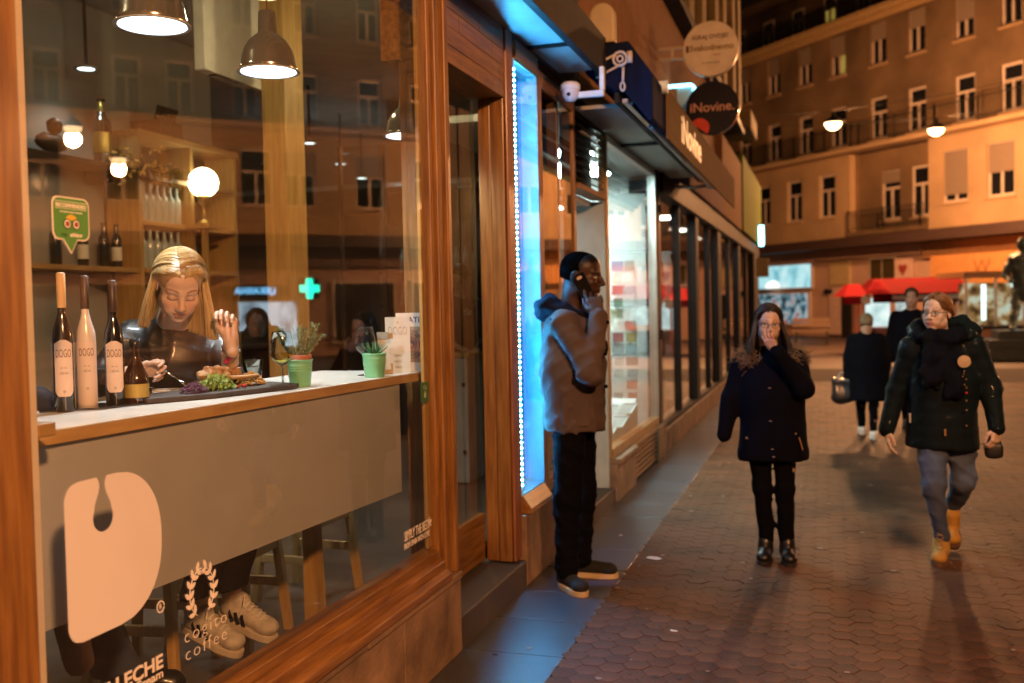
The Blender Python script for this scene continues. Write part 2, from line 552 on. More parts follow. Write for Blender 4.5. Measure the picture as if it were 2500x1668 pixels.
# the big D with a drop-shaped notch; outline in metres on the glass (y, z)
dy0, dy1, dz0, dz1 = 1.836, 2.178, .812, 1.186
w = dy1-dy0; h = dz1-dz0; r = .045; c = 1.962
def Dright(z):
    t = (z-(dz0+dz1)/2)/(h/2)
    return dy0 + .52*w + .48*w*math.sqrt(max(0,1-abs(t)**2.3))
zs = [dz0 + h*i/40 for i in range(41)]
drop = []
zc = dz1-.098; rr_ = .0345
for a in range(-90, 31, 8): drop.append((rr_*math.cos(R(a)), zc+rr_*math.sin(R(a))))
h0, z0_ = drop[-1]
for i in range(1, 13):
    t = i/12; z = z0_+(dz1-z0_)*t; e = (1-math.cos(min(1, t/.75)*math.pi))/2
    drop.append((h0+(.0095-h0)*e + (.008*((t-.75)/.25)**2 if t > .75 else 0), z))
drop[0] = (.0005, drop[0][1])
def dl(z):                          # left outline with rounded corners
    e = min(z-dz0, dz1-z); return dy0 if e > r else dy0+r-math.sqrt(max(0, r*r-(r-e)**2))
def dh(z):                          # half width of the drop at height z
    if z < drop[0][1]: return None
    for (h1, z1), (h2, z2) in zip(drop, drop[1:]):
        if z1 <= z <= z2: return h1+(h2-h1)*(z-z1)/max(1e-9, z2-z1)
    return drop[-1][0]
zl = sorted({dz0+h*i/70 for i in range(71)} | {z for _, z in drop}); b = MB()
for za, zb in zip(zl, zl[1:]):
    if zb-za < 1e-6: continue
    za_, zb_ = za+1e-7, zb-1e-7; ha, hb = dh(za_), dh(zb_)
    spans = [((dl(za_),Dright(za_)),(dl(zb_),Dright(zb_)))] if ha is None or hb is None else [((dl(za_),c-ha),(dl(zb_),c-hb)),((c+ha,Dright(za_)),(c+hb,Dright(zb_)))]
    for (a0, a1), (b0, b1) in spans: b.quad((GX+.001,a0,za),(GX+.001,a1,za),(GX+.001,b1,zb),(GX+.001,b0,zb))
o = b.build('letter_sticker', M_peach, pane)
tag(o, 'big peach letter D sticker with a drop-shaped notch')
# registered mark, wreath, words
b = MB()
ry, rzz = 2.165, .811
b.prism(arc(0,0,.016,0,350,24) + arc(0,0,.0125,350,0,24), (GX,ry,rzz), UX, UZ, .001)
put_text(b, 'R', .02, (GX+.0005,ry,rzz), UX, UZ)
b.build('registered_mark_sticker', M_white, pane)
b = MB()
wy, wz = 2.345, .800
for s_ in (-1, 1):
    st = [(wy+s_*.056*math.cos(R(a)), wz+.066*math.sin(R(a))) for a in range(-62, 95 if s_ < 0 else 78, 8)]
    b.tube([(GX+.0005, p[0], p[1]) for p in st], .0016, 5)
    for k in range(1, len(st)-1, 3):
        for q in (-1, 1):
            ang = math.atan2(st[k+1][1]-st[k][1], st[k+1][0]-st[k][0]) + q*.75
            lf = [(0,0),(.010,.0065),(.021,.0055),(.029,0),(.021,-.0055),(.010,-.0065)]
            b.prism([(st[k][0]+p[0]*math.cos(ang)-p[1]*math.sin(ang), st[k][1]+p[0]*math.sin(ang)+p[1]*math.cos(ang)) for p in lf], (GX,0,0), UX, UZ, .001)
b.build('laurel_sticker', M_white, pane)
b = MB()
put_text(b, 'cogito', .052, (GX,2.36,.697), UX, UZ, sx=1.25, spacing=1.25, bold=-.001)
put_text(b, 'coffee', .052, (GX,2.36,.648), UX, UZ, sx=1.25, spacing=1.25, bold=-.001)
b.build('coffee_lettering', M_white, pane)
b = MB()
put_text(b, 'DULCE DE LECHE', .05, (GX,2.168,.668), UX, UZ, align='RIGHT', sx=1.25, bold=.0014)
put_text(b, 'Caramel Cream', .032, (GX,2.168,.637), UX, UZ, align='RIGHT', sx=1.3, bold=.0006)
b.build('caramel_lettering', M_white, pane)
b = MB()
put_text(b, 'SIMPLY THE BEST', .056, (GX,3.865,.632), UX, UZ, sx=.62, bold=.001)
put_text(b, 'FROM SPAIN WITH LOVE', .033, (GX,3.865,.592), UX, UZ, sx=.74, bold=.0008)
st_ = [( (.026 if i % 2 == 0 else .011)*math.sin(i*math.pi/5), (.026 if i % 2 == 0 else .011)*math.cos(i*math.pi/5)) for i in range(10)]
b.prism(st_, (GX,4.008,.637), UX, UZ, .001)
b.build('slogan_lettering', M_white, pane)
# recommended sticker: green card with speech-bubble tail, pale edge, owl eyes
M_green = mat('green_print', (.07,.27,.05), .5, var=.08)
def bubble(sc):
    wq, hq = .118*sc, .098*sc
    pts = rrect(wq, hq, .018*sc)
    i = max(range(len(pts)), key=lambda k: 0 if not (pts[k][1] < -hq/2+1e-6 and pts[k][0] < 0) else 1 + pts[k][0])
    tail = [(-.028*sc,-hq/2),(-.002*sc,-hq/2-.032*sc),(.018*sc,-hq/2)]
    return pts[:i+1] + tail + pts[i+1:]
sy, sz = 1.891, 1.793
stk = MB(); stk.prism(bubble(1.0), (GX,sy,sz), UX, UZ, .0012); stk = stk.build('recommended_sticker', M_white, pane)
b = MB(); b.prism(bubble(.94), (GX+.0014,sy,sz), UX, UZ, .0006); b.build('sticker_print', M_green, stk)
for txt, sz_, yy, zz, sx_ in (('RECOMMENDED', .0125, sy, sz+.029, 1.05), ("THE WORLD'S LARGEST TRAVEL SITE", .0048, sy, sz+.0145, .9), ('advisor', .0135, sy+.014, sz-.037, 1.)):
    b = MB(); put_text(b, txt, sz_, (GX+.0024,yy,zz), UX, UZ, sx=sx_, bold=.0003 if sz_ > .006 else 0.); b.build('sticker_words', M_white, stk)
for q in (.0375,.0215): b = MB(); b.box(GX+.002,GX+.0026,sy-.05,sy+.05,sz+q,sz+q+.0012); b.build('sticker_line', M_white, stk)
b = MB(); put_text(b, 'trip', .0135, (GX+.0024,sy-.024,sz-.037), UX, UZ); b.build('sticker_words', mat('dark_green_print', (.02,.08,.03), .5), stk)
b = MB()
for s_ in (-1, 1):
    b.cur = 0; b.prism(arc(0,0,.0122,0,345,18), (GX+.0022,sy+s_*.0142,sz-.0125), UX, UZ, .0006)
    b.cur = 1; b.prism(arc(0,0,.0095,0,345,18), (GX+.0029,sy+s_*.0142,sz-.0125), UX, UZ, .0005)
    b.cur = 0; b.prism(arc(0,0,.006,0,345,14), (GX+.0035,sy+s_*.0142,sz-.0125), UX, UZ, .0004)
    b.cur = 2; b.prism(arc(0,0,.0034,0,345,12), (GX+.004,sy+s_*.0142,sz-.0125), UX, UZ, .0004)
b.cur = 3; b.prism([(-.022,-.004),(-.013,.008),(0,.012),(.013,.008),(.022,-.004),(0,-.001)], (GX+.0015,sy,sz-.002), UX, UZ, .0008)
b.build('owl_eyes', [mat('black_print', (.015,.013,.012), .5), M_white, mat('red_print', (.5,.05,.03), .5), mat('yellow_print', (.65,.45,.05), .5)], stk)
# small green card low at the right edge
gs = MB(); gs.prism(rrect(.09,.088,.004), (GX,3.985,1.209), UX, UZ, .0012); gs = gs.build('green_card_sticker', mat('deep_green_print', (.03,.13,.05), .5), pane)
b = MB(); b.prism([(-.012,-.012),(.012,-.012),(.012,.006),(0,.018),(-.012,.006)], (GX+.0016,3.985,1.197), UX, UZ, .0006)
b.tube([(GX+.002,3.985+.014*math.cos(R(a)),1.228+.009*math.sin(R(a))) for a in range(0,360,24)], .0014, 4, closed=True)
b.build('card_emblem', mat('pale_green_print', (.35,.5,.35), .5), gs)
# ------------------------------------------------------------------ restaurant interior
M_iw = mat('taupe_interior_plaster', (.36,.33,.29), .85, var=.15, ns=2)
M_if = mat('brown_tile_floor', (.12,.085,.06), .35, var=.3, ns=3)
M_ic = mat('grey_interior_ceiling', (.30,.28,.25), .9)
M_lw = mat('light_oak', (.50,.31,.10), .45, col2=(.36,.2,.06), ns=5, stretch=(8,8,.8), objvar=.1)
M_lwy = mat('light_oak_board', (.50,.31,.12), .45, col2=(.36,.2,.07), ns=5, stretch=(8,.8,8), objvar=.1)
M_dw = mat('dark_walnut', (.10,.05,.025), .5, col2=(.05,.025,.012), ns=5, stretch=(6,1,6))
def sb(name, x0, x1, y0, y1, z0, z1, m, kind='structure', par=None, bev=0.):
    q = MB(); q.box(x0,x1,y0,y1,z0,z1); return q.build(name, m, par, bevel=bev, kind=kind if par is None else None)
sb('interior_floor', -6.6,-.36,.9,12.6,.1,.14,M_if)
sb('interior_floor', -.36,-.1,.9,4.23,.1,.14,M_if)
sb('interior_ceiling', -6.6,-.36,.9,12.6,3.95,4.0,M_ic)
sb('interior_ceiling', -.36,-.071,.9,4.23,3.36,3.41,M_ic)
sb('interior_wall', -6.7,-6.6,.9,12.6,.1,4.0,M_iw)
sb('interior_wall', -6.6,-3.2,12.6,12.7,.1,4.0,M_iw)
sb('interior_wall', -6.6,-.36,.8,.9,.1,4.0,M_iw)
sb('interior_wall', -4.0,-3.72,4.4,7.98,.14,3.94,M_iw)          # wall that carries the shelves
q = MB(); q.prism([(-.17,5.42),(-.95,7.69),(-1.95,10.6),(-1.87,10.6),(-.87,7.69),(-.10,5.42)], (0,0,.1), (1,0,0), (0,1,0), 3.85); q.build('interior_wall', M_iw, None, kind='structure')
sb('interior_wall', -3.1,-1.96,10.5,10.6,.1,4.0,mat('mauve_brown_plaster', (.22,.15,.13), .8))
# cream pilaster just behind the left edge of the glass
pil = MB(); pil.box(-.36,-.09,1.2,1.842,.14,3.36); pil.build('interior_column', mat('cream_interior_paint', (.72,.6,.5), .7, var=.06), None, kind='structure')

col_t = thing('timber_column', 'square light oak column in the middle of the dining room', 'column', (-1.95,6.2,.14))
b = MB(); b.box(-2.02,-1.84,6.04,6.30,.14,3.95); b.build('shaft', M_lw, col_t, bevel=.006)
b = MB(); b.box(-2.05,-1.81,6.01,6.33,.14,.26); b.build('foot_block', M_lw, col_t, bevel=.006)
box_t = thing('ceiling_duct_box', 'white boxed duct hanging from the dining room ceiling', 'duct', (-2.3,6.1,3.1))
b = MB(); b.box(-2.28,-2.2,5.66,6.62,3.16,3.94); b.build('casing', mat('offwhite_duct', (.75,.7,.6), .7), box_t, bevel=.006)
b = MB(); b.box(-2.27,-2.21,5.8,6.4,3.148,3.158); b.build('grille', M_dark, box_t)

# shelf unit
sh = thing('bottle_shelf', 'tall oak wall shelf filled with bottles behind the diner', 'shelf', (-3.5,6.9,.14))
for y in (6.53,7.2,7.84): b = MB(); b.box(-3.72,-3.40,y-.02,y+.02,.15,2.95); b.build('upright', M_lw, sh, bevel=.003)
for z in (1.05,1.50,1.93,2.30,2.66): b = MB(); b.box(-3.71,-3.385,6.55,7.82,z-.035,z); b.build('board', M_lwy, sh, bevel=.003)
b = MB(); b.box(-3.73,-3.38,6.5,7.88,2.955,3.0); b.build('top_board', M_lwy, sh, bevel=.003)
b = MB(); b.box(-3.719,-3.70,6.5,7.88,.15,2.94); b.build('back_panel', M_dw, sh)
sh2 = thing('wall_board', 'plain oak wall board carrying dark wine bottles at the left', 'shelf', (-3.55,6.1,1.9))
b = MB(); b.box(-3.72,-3.42,5.2,6.505,1.895,1.93); b.build('board', M_lwy, sh2, bevel=.003)
for y in (5.4,6.3): b = MB(); b.box(-3.72,-3.5,y,y+.03,1.8,1.894); b.build('bracket', M_dark, sh2)
sh3 = thing('wall_board', 'dark high wall board with figurines near the ceiling at the left', 'shelf', (-3.55,6.0,2.6))
b = MB(); b.box(-3.72,-3.42,5.2,6.9,2.665,2.70) if False else b.box(-3.72,-3.42,5.2,6.5,2.665,2.70); b.build('board', M_dw, sh3, bevel=.003)
for y in (5.4,6.3): b = MB(); b.box(-3.72,-3.5,y,y+.03,2.57,2.664); b.build('bracket', M_dark, sh3)

BOT = [(0,.0),(.033,.0),(.037,.006),(.037,.19),(.034,.21),(.018,.235),(.0145,.255),(.0145,.295),(.017,.297),(.017,.31),(0,.31)]
def bottle(x, y, z, m, label, sc=1., lab=None, cap=None, name='wine_bottle', prof=BOT, r=1., grp=None):
    t = thing(name, label, 'bottle', (x,y,z), grp)
    q = MB(); q.lathe([(p[0]*sc*r, p[1]*sc) for p in prof], 16, (x,y,z)); q.build('glass', m, t, autos=35)
    if lab:
        q = MB(); q.lathe([(.0375*sc*r,.05*sc),(.0378*sc*r,.052*sc),(.0378*sc*r,.145*sc),(.0375*sc*r,.147*sc)], 16, (x,y,z), cap=False); q.build('paper_label', lab, t, smooth=True)
    if cap:
        q = MB(); q.lathe([(.0175*sc,.245*sc),(.0178*sc,.262*sc),(.0178*sc,.312*sc),(0,.313*sc)], 12, (x,y,z), cap=False); q.build('capsule', cap, t, smooth=True)
    return t
M_pbot = mat('pale_clear_bottle', (.45,.5,.46), .12, coat=.5)
M_dbot = mat('dark_green_bottle', (.012,.016,.01), .1, coat=.6)
M_lab = mat('cream_paper_label', (.7,.66,.56), .8)
M_cap = mat('gold_capsule', (.5,.35,.1), .3, metal=.8)
ords = ['first','second','third','fourth','fifth','sixth','seventh','eighth','ninth','tenth','eleventh','twelfth']
for k in range(7):
    bottle(-3.48, 6.66+.085*k+(.10 if k > 5 else 0), 2.301, M_pbot, '%s pale bottle from the left on the upper shelf under the flowers' % ords[k], .98, grp='pale bottles on the upper shelf')
    bottle(-3.48, 6.64+.09*k+(.10 if k > 5 else 0), 1.931, M_pbot, '%s pale bottle from the left on the shelf behind the diner' % ords[k], 1., grp='pale bottles on the lower shelf')
for k, y in enumerate((5.78,6.05,6.28,6.42)):
    bottle(-3.55, y, 1.931, M_dbot, '%s dark wine bottle from the left on the plain wall board' % ords[k], 1.08, M_lab if k % 2 else None, grp='dark bottles on the wall board')
bottle(-3.5, 6.24, 2.701, M_dbot, 'big dark champagne bottle on the high wall board', 1.55, name='champagne_bottle', lab=M_cap, cap=M_cap, r=1.15)
for k in range(6):
    bottle(-3.5, 6.68+.13*k, 1.501, M_dbot, '%s dark bottle in the lowest visible row of the wall shelf' % ords[k], .98, M_lab, grp='dark bottles in the low shelf row')
fg = thing('figurine', 'dark wooden figurine slumped on the high wall board', 'figurine', (-3.5,5.72,2.7))
b = MB(); b.ico((-3.5,5.72,2.78),.1,2,.12,(.7,1.5,.7)); b.build('body', M_dw, fg, smooth=True)
b = MB(); b.ico((-3.5,5.76,2.90),.06,2,.1); b.build('head', M_dw, fg, smooth=True)
cr = thing('wine_crate', 'wooden wine crate with bottle necks on top of the wall shelf', 'crate', (-3.55,7.0,3.0))
b = MB(); b.box(-3.7,-3.42,6.82,7.12,3.001,3.012); b.box(-3.7,-3.42,6.82,6.832,3.013,3.13); b.box(-3.7,-3.42,7.108,7.12,3.013,3.13); b.box(-3.432,-3.42,6.833,7.107,3.013,3.13); b.box(-3.7,-3.688,6.833,7.107,3.013,3.13); b.build('box', M_dw, cr)
for k in range(6):
    b = MB(); y = 6.85+.046*k; b.tube([(-3.5,y,3.02),(-3.46,y+.02,3.25)], [.02,.016], 8); b.build('bottle_neck', M_dbot, cr, smooth=True)

# pendant lamps over the window counter
def pendant(x, y, z, label):
    t = thing('pendant_lamp', label, 'pendant lamp', (x,y,z), 'chrome pendant lamps over the window counter')
    pr = [(.113,0),(.115,.004),(.1125,.02),(.108,.03),(.104,.06),(.094,.09),(.076,.12),(.052,.142),(.04,.15),(.038,.155),(.034,.235),(.030,.24),(0,.242)]
    q = MB(); q.lathe(pr + [], 40, (x,y,z), cap=False); q.build('shade', mat('polished_chrome', (.7,.69,.66), .16, metal=.85, var=.02), t, autos=50)
    q = MB(); q.lathe([(0,.031),(.104,.029),(.109,.008)], 40, (x,y,z), cap=False); q.build('reflector', emat('pendant_glow', (.82,.97,1), 10), t, smooth=True)
    q = MB(); q.lathe([(.112,-.003),(.125,-.0035),(.125,.0),(.112,.001),(.112,-.003)], 40, (x,y,z), cap=False); q.build('glass_rim', mat('frosted_rim', (.7,.72,.74), .3), t, smooth=True)
    q = MB(); q.tube([(x,y,z+.24),(x,y,3.94)], .0035, 6); q.build('cord', mat('brown_cord', (.2,.1,.05), .7), t)
    q = MB(); q.lathe([(.045,0),(.045,.012),(.01,.02)], 16, (x,y,3.92)); q.build('ceiling_rose', M_dark, t)
    lamp('pendant_bulb', (x,y,z-.02), 75, (.9,.97,1), .09, t, spot=150)
pendant(-.5, 2.856, 2.535, 'leftmost chrome pendant lamp, cut by the picture top')
pendant(-.5, 3.585, 2.540, 'chrome pendant lamp hanging nearest above the seated woman')
pendant(-.5, 5.02-.04, 2.50, 'rightmost chrome pendant lamp half hidden by the window frame')

# globe lamp on the shelf front
gl = thing('globe_lamp', 'glowing opal globe lamp on a brass stand at the shelf', 'lamp', (-3.28,7.16,2.30))
b = MB(); b.ico((-3.28,7.18,2.655),.124,3); b.build('globe', emat('opal_globe_glow', (1,.86,.55), 9), gl, smooth=True)
b = MB(); b.lathe([(.075,0),(.078,.01),(.04,.03),(.018,.05),(.016,.16),(.05,.2),(.06,.23),(.05,.245)], 20, (-3.28,7.18,2.303)); b.build('stand', mat('aged_brass', (.55,.36,.1), .3, metal=.9), gl, smooth=True)
b = MB(); b.box(-3.39,-3.16,7.06,7.30,2.27,2.30); b.build('shelf_plate', M_lwy, gl)
b = MB(); b.box(-3.30,-3.26,7.16,7.20,.14,2.27); b.build('post', M_lw, gl)
lamp('globe_bulb', (-3.28,7.18,2.655), 14, (1,.74,.38), .125, gl)

# dried flower bunch
fl = thing('dried_flower_bunch', 'golden dried leaf bunch drooping in front of the upper bottles', 'plant', (-3.33,6.55,2.5))
b = MB(); b.lathe([(.035,0),(.05,.03),(.03,.09),(.036,.1)], 14, (-3.33,6.5,2.70-.1)); b.build('vase', M_dw, fl, smooth=True)
b = MB(); lf = MB()
for k in range(46):
    a = rnd.uniform(0,6.28); L = rnd.uniform(.12,.34)
    p0 = Vector((-3.33,6.5,2.68)); dirv = Vector((math.cos(a)*.35,math.sin(a)+.25,rnd.uniform(-.1,.5))).normalized()
    p1 = p0+dirv*L*.6; p2 = p0+dirv*L*1.1+Vector((0,0,-.35*L))
    b.tube([p0,p1,p2], .0022, 4)
    for q in range(4):
        c_ = p1.lerp(p2, q/3)+Vector((rnd.uniform(-.02,.02),rnd.uniform(-.02,.02),rnd.uniform(-.02,.02)))
        d1 = Vector((rnd.gauss(0,1),rnd.gauss(0,1),rnd.gauss(0,1))).normalized()*.026
        d2 = d1.orthogonal().normalized()*.011
        lf.add([c_-d1,c_+d2,c_+d1,c_-d2],[(0,1,2,3)])
b.build('stem', M_dw, fl); lf.build('leaf', mat('golden_dry_leaf', (.8,.45,.08), .6), fl, kind='stuff')

# pictures, ceiling spots, dark furniture beyond
def picture(x, y0, y1, z0, z1, label):
    t = thing('framed_picture', label, 'picture', (x,y0,z0))
    b = MB(); b.box(x,x+.02,y0,y1,z0,z1); b.build('frame', M_dw, t, bevel=.003)
    b = MB(); b.box(x+.021,x+.024,y0+.05,y1-.05,z0+.05,z1-.05); b.build('print', mat('dim_brown_print', (.1,.06,.045), .6, ns=9, col2=(.25,.13,.07)), t)
picture(-6.6,12.0-.7,12.55,2.0,3.25,'large dark framed picture beside the oak column')
def spot(x, y, label, s=6., pw=2., col=(.9,1,.95)):
    t = thing('ceiling_spot', label, 'ceiling light', (x,y,3.34), 'small white ceiling spots in the restaurant')
    q = MB(); q.lathe([(.06,.0),(.085,.0),(.09,.012),(.06,.014)], 20, (x,y,3.343), cap=False); q.build('ring', mat("pale_aluminium", (.62,.62,.6), .35, metal=.9), t)
    q = MB(); q.lathe([(0,.002),(.06,.002)], 20, (x,y,3.343), cap=False); q.build('lens', emat('spot_lens_%g' % s, (.85,1,.98), s), t)
    q = MB(); q.tube([(x,y,3.36),(x,y,3.95)], .012, 6); q.build('stem', M_dark, t)
    if pw: lamp('spot_bulb', (x,y,3.32), pw*6*(.7 if col[2] < .5 else 1), col, .05, t, spot=None if col[2] < .5 else 120)
for k, (x, y, pw_) in enumerate(((-1.35,5.0,8),(-1.5,2.6,3),(-2.6,4.4,1.2),(-.95,6.7,10))):  # spots added out of view to brighten column, shelves and entrance
    spot(x, y, ['added warm ceiling spot over the oak column','warm ceiling spot above the seated woman\'s back','added warm ceiling spot before the bottle shelves','added warm ceiling spot just inside the entrance'][k], 5, pw_, (1,.78,.42))
spot(-3.42,6.0,'lone ceiling spot at the upper left of the dining room', 5, 1.5)
for k, (x, y, s) in enumerate(((-4.7,10.6,4),(-3.95,11.0,4),(-3.5,11.7,6),(-5.4,9.0,3),(-3.55,9.5,3),(-2.5,9.6,7),(-4.3,12.3,6))):
    spot(x, y, ['ceiling spot just left of the oak column','ceiling spot right of the oak column, in the back row','bright ceiling spot near the right edge of the glass',
        'dim ceiling spot farthest in the back corner','thin ceiling spot beside the duct box','ceiling spot seen through the door edge','lowest ceiling spot at the right of the window'][k], s, 9 if k in (1,3,5) else 0)
bt = thing('back_bar', 'long dark back bar across the rear of the restaurant', 'bar', (-4.6,9.0,.14))
b = MB(); b.box(-5.2,-4.6,8.2,12.2,.15,1.15); b.build('front', M_dw, bt)
b = MB(); b.box(-5.3,-4.5,8.1,12.3,1.152,1.2); b.build('top', M_dw, bt, bevel=.01)
gp = thing('glass_partition', 'tall glass partition with slim posts at the right of the dining room', 'partition', (-2.6,9.9,.14))
for k, x in enumerate((-3.4,-2.9,-2.35,-1.85)): b = MB(); b.box(x-.02,x+.02,9.88,9.92,.15,3.35); b.build('post', M_dw, gp)
for k, x in enumerate((-3.4,-2.9,-2.35)): b = MB(); b.box(x+.022,x+(.478 if k != 1 else .528),9.897,9.903,.15,3.35); b.build('pane', glass_mat('partition_glass', (.85,.85,.85), .8), gp)
# door-side cabinet with bottles seen through the entrance
cb = thing('bottle_cabinet', 'dark bottle cabinet seen through the entrance door', 'cabinet', (-2.5,10.3,.14))
b = MB(); b.box(-3.0,-1.75,10.1,10.42,1.55,2.5); b.build('carcass', M_dw, cb)
for z in (1.62,1.98): b = MB(); b.box(-2.98,-1.76,9.95,10.098,z-.03,z); b.build('board', M_dw, cb)
for z in (1.62,1.98):
    for k in range(9):
        bottle(-2.75+.105*k, 10.03, z+.001, M_pbot, '%s bottle from the left on the %s board behind the waiter' % (ords[k], 'lower' if z < 1.8 else 'upper'), .78, grp='bottles behind the waiter')

# ---- window counter
ct = thing('window_counter', 'white topped oak edged counter along the window with a pale front panel', 'counter', (-.35,3,.14))
def cpoly(z0, z1, inset, m, name, back=-.62):
    q = MB(); pts = [(-.205-inset,1.845),(-.075-inset,4.17),(back,4.17),(back,1.845)]
    q.prism(pts, (0,0,z0), (1,0,0), (0,1,0), z1-z0); return q.build(name, m, ct, bevel=.002)
cpoly(1.252,1.284,0,M_lwy,'edge_board'); cpoly(1.2845,1.290,-.0005,mat('white_laminate', (.78,.74,.68), .3), 'top')
q = MB(); q.prism([(-.225,1.845),(-.10,3.9),(-.12,3.9),(-.245,1.845)], (0,0,.79), (1,0,0), (0,1,0), .46); q.build('front_panel', mat('white_panel_paint', (.38,.375,.38), .4, var=.05), ct)
for y in (1.95,3.75): b = MB(); b.box(-.5,-.44,y,y+.06,.14,1.251); b.build('leg', M_lw, ct)
b = MB(); b.box(-.36,-.09,1.845,1.90,1.291,1.323); b.build('end_block', M_lwy, ct, bevel=.003)

# ---- bar stools
def stool(x, y, label, rz=0.):
    t = thing('bar_stool', label, 'stool', (x,y,.14), 'oak bar stools at the window counter', rz, local=True)
    q = MB(); q.prism(rrect(.34,.34,.03), (0,0,.70), (1,0,0), (0,1,0), .035); q.build('seat', M_lwy, t, bevel=.006)
    for sx in (-1,1):
        for sy in (-1,1):
            q = MB(); q.bar((sx*.185,sy*.185,0),(sx*.13,sy*.13,.70), .036, .036, (1,0,0)); q.build('leg', M_lw, t, bevel=.003)
    for z, e in ((.22,.168),(.40,.154)):
        for s_ in (-1,1):
            q = MB()
            if z < .3: q.bar((-e,s_*e,z),(e,s_*e,z), .022, .04)
            else: q.bar((s_*e,-e,z),(s_*e,e,z), .022, .04)
            q.build('stretcher', M_lwy, t, bevel=.002)
    return t
stool(-.86, 3.74, 'oak bar stool just right of the sneakers', R(4))
stool(-.86, 4.43, 'oak bar stool farthest right under the counter', R(-3))
stool(-.94, 3.33, 'oak bar stool under the seated woman', R(8))
# ------------------------------------------------------------------ neighbouring shop row
M_alu = mat('pale_aluminium', (.62,.62,.6), .35, metal=.9)
M_navy = mat('navy_awning_cloth', (.008,.013,.04), .9, spec=.1, ns=30)
M_pale = mat('pale_grey_panel', (.5,.54,.53), .5)
M_bronze = mat('bronze_valance', (.17,.08,.025), .9, spec=.05, ns=3, stretch=(1,1,4))
M_clad = mat('ribbed_metal_cladding', (.36,.2,.11), .8, spec=.15)
M_ustone = mat('ochre_stucco', (.34,.25,.11), .85, var=.3, ns=1.6, bump=.4, bs=14)
M_gold = mat('anodised_gold_frame', (.5,.34,.17), .35, metal=.7)
M_win = glass_mat('window_glass', (.9,.94,.93), 1.0)
M_wwhite = mat('white_panel', (.8,.8,.78), .6)

# ---- LED display case beside the entrance
case = thing('light_display_case', 'tall narrow display case glowing blue beside the restaurant entrance', 'display case', (0,5.56,0))
b = MB()
b.box(-.12,-.11,5.33,5.80,.5,2.95); b.box(-.11,.0,5.325,5.332,.5,2.95)
b.box(-.11,.0,5.795,5.80,.5,2.95); b.box(-.11,.0,5.332,5.795,.5,.508); b.box(-.11,.0,5.332,5.795,2.94,2.95)
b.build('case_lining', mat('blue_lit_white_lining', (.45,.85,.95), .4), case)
for y0, y1 in ((5.327,5.345),(5.80,5.86)):
    b = MB(); b.box(-.1,.004 if y0 > 5.5 else -.02,y0,y1,.44,3.0); b.build('case_stile', M_woodr, case, bevel=.005)
b = MB(); b.prism([(-.1,.40),(.05,.40),(.05,.43),(0,.5),(-.1,.5)], (0,5.346,0), (1,0,0), (0,0,1), -.453); b.build('case_sill', M_woody, case, bevel=.004)
b = MB(); b.box(-.1,.012,5.346,5.80,2.95,3.05); b.build('case_head', M_woody, case, bevel=.004)
strip = MB(); strip.box(-.018,-.008,5.342,5.372,.53,2.92); strip = strip.build('led_strip', emat('led_tape_glow', (.10,.55,1), 2.4), case)
ledm = MB(); ledm.box(0,.004,-.004,.004,-.0035,.0035); ledme = ledm.mesh('led', emat('led_chip', (.06,.5,1), 2300))
for k in range(78):
    o = bpy.data.objects.new('led', ledme); COL.objects.link(o); o.parent = strip
    o.location = (-.0075, 5.357-5.56, .56+.0303*k)
strip2 = MB(); strip2.box(-.108,-.098,5.774,5.786,.53,2.92); strip2.build('led_strip', emat('led_tape_violet', (.07,.3,1), 2.2), case)
b = MB(); b.box(.001,.005,5.346,5.80,.5,2.95); b.build('case_pane', glass_mat('case_glass', (.9,.95,1), .7), case)
b = MB(); b.box(-.12,.03,5.31,6.0,0,.398); b.build('case_plinth', M_stone, case, bevel=.006)

# ---- the row building
row = thing('shop_row_building', 'long row of shops with orange cladding, awning and dark framed windows', 'building', (0,14,0))
def rb(name, x0, x1, y0, y1, z0, z1, m, bev=.004, par=None):
    q = MB(); q.box(x0,x1,y0,y1,z0,z1); return q.build(name, m, par or row, bevel=bev)
# narrow oak window
for y0, y1 in ((5.875,5.91),(6.70,6.76)): rb('oak_stile', -.08,.0,y0,y1,.42,3.0,M_woodz)
rb('oak_stile', -.08,-.012,6.30,6.345,.52,2.9,M_woodz)
rb('oak_rail', -.08,.0,5.912,6.698,.42,.5,M_woody); rb('oak_rail', -.08,.0,5.912,6.698,2.9,3.0,M_woody)
rb('pane', -.018,-.013,5.912,6.698,.5,2.9,M_win,0)
rb('dark_back', -.16,-.13,5.9,6.75,0,3.0,mat('dark_interior', (.05,.045,.045), .8),0)
rb('plinth_stone', -.12,.028,6.004,6.80,0,.415,M_stone,.006)
# louvre over the second door
lv = rb('louvre_frame', -.12,-.1,6.8,7.69,2.4,3.05,M_dark,0)
for k in range(11):
    q = MB(); z = 2.46+k*.054
    q.prism([(-.08,z+.04),(.0,z),(.004,z+.008),(-.076,z+.048)], (0,7.68,0), (1,0,0), (0,0,1), .87); q.build('louvre_slat', M_dark, lv)
rb('louvre_sill', -.1,.02,6.78,7.70,2.385,2.425,M_woody)
# second doorway: pale reveal, glazed door set back
rb('door_reveal', -.42,.0,7.69,7.735,.12,2.38,mat('pale_blue_grey_paint', (.42,.5,.55), .45))
rb('door_head', -.42,-.1,6.8,7.689,2.34,2.384,M_alu)
rb('door_stile', -.4,-.36,6.78,6.86,.12,2.34,M_woodz)
rb('door_stile', -.40,-.37,7.3,7.34,.14,2.33,mat('teal_metal', (.05,.22,.25), .4))
rb('pane', -.388,-.382,6.86,7.689,.14,2.34,M_win,0)
rb('door_step', -.45,.04,6.81,7.74,-.01,.12,M_step,.008)
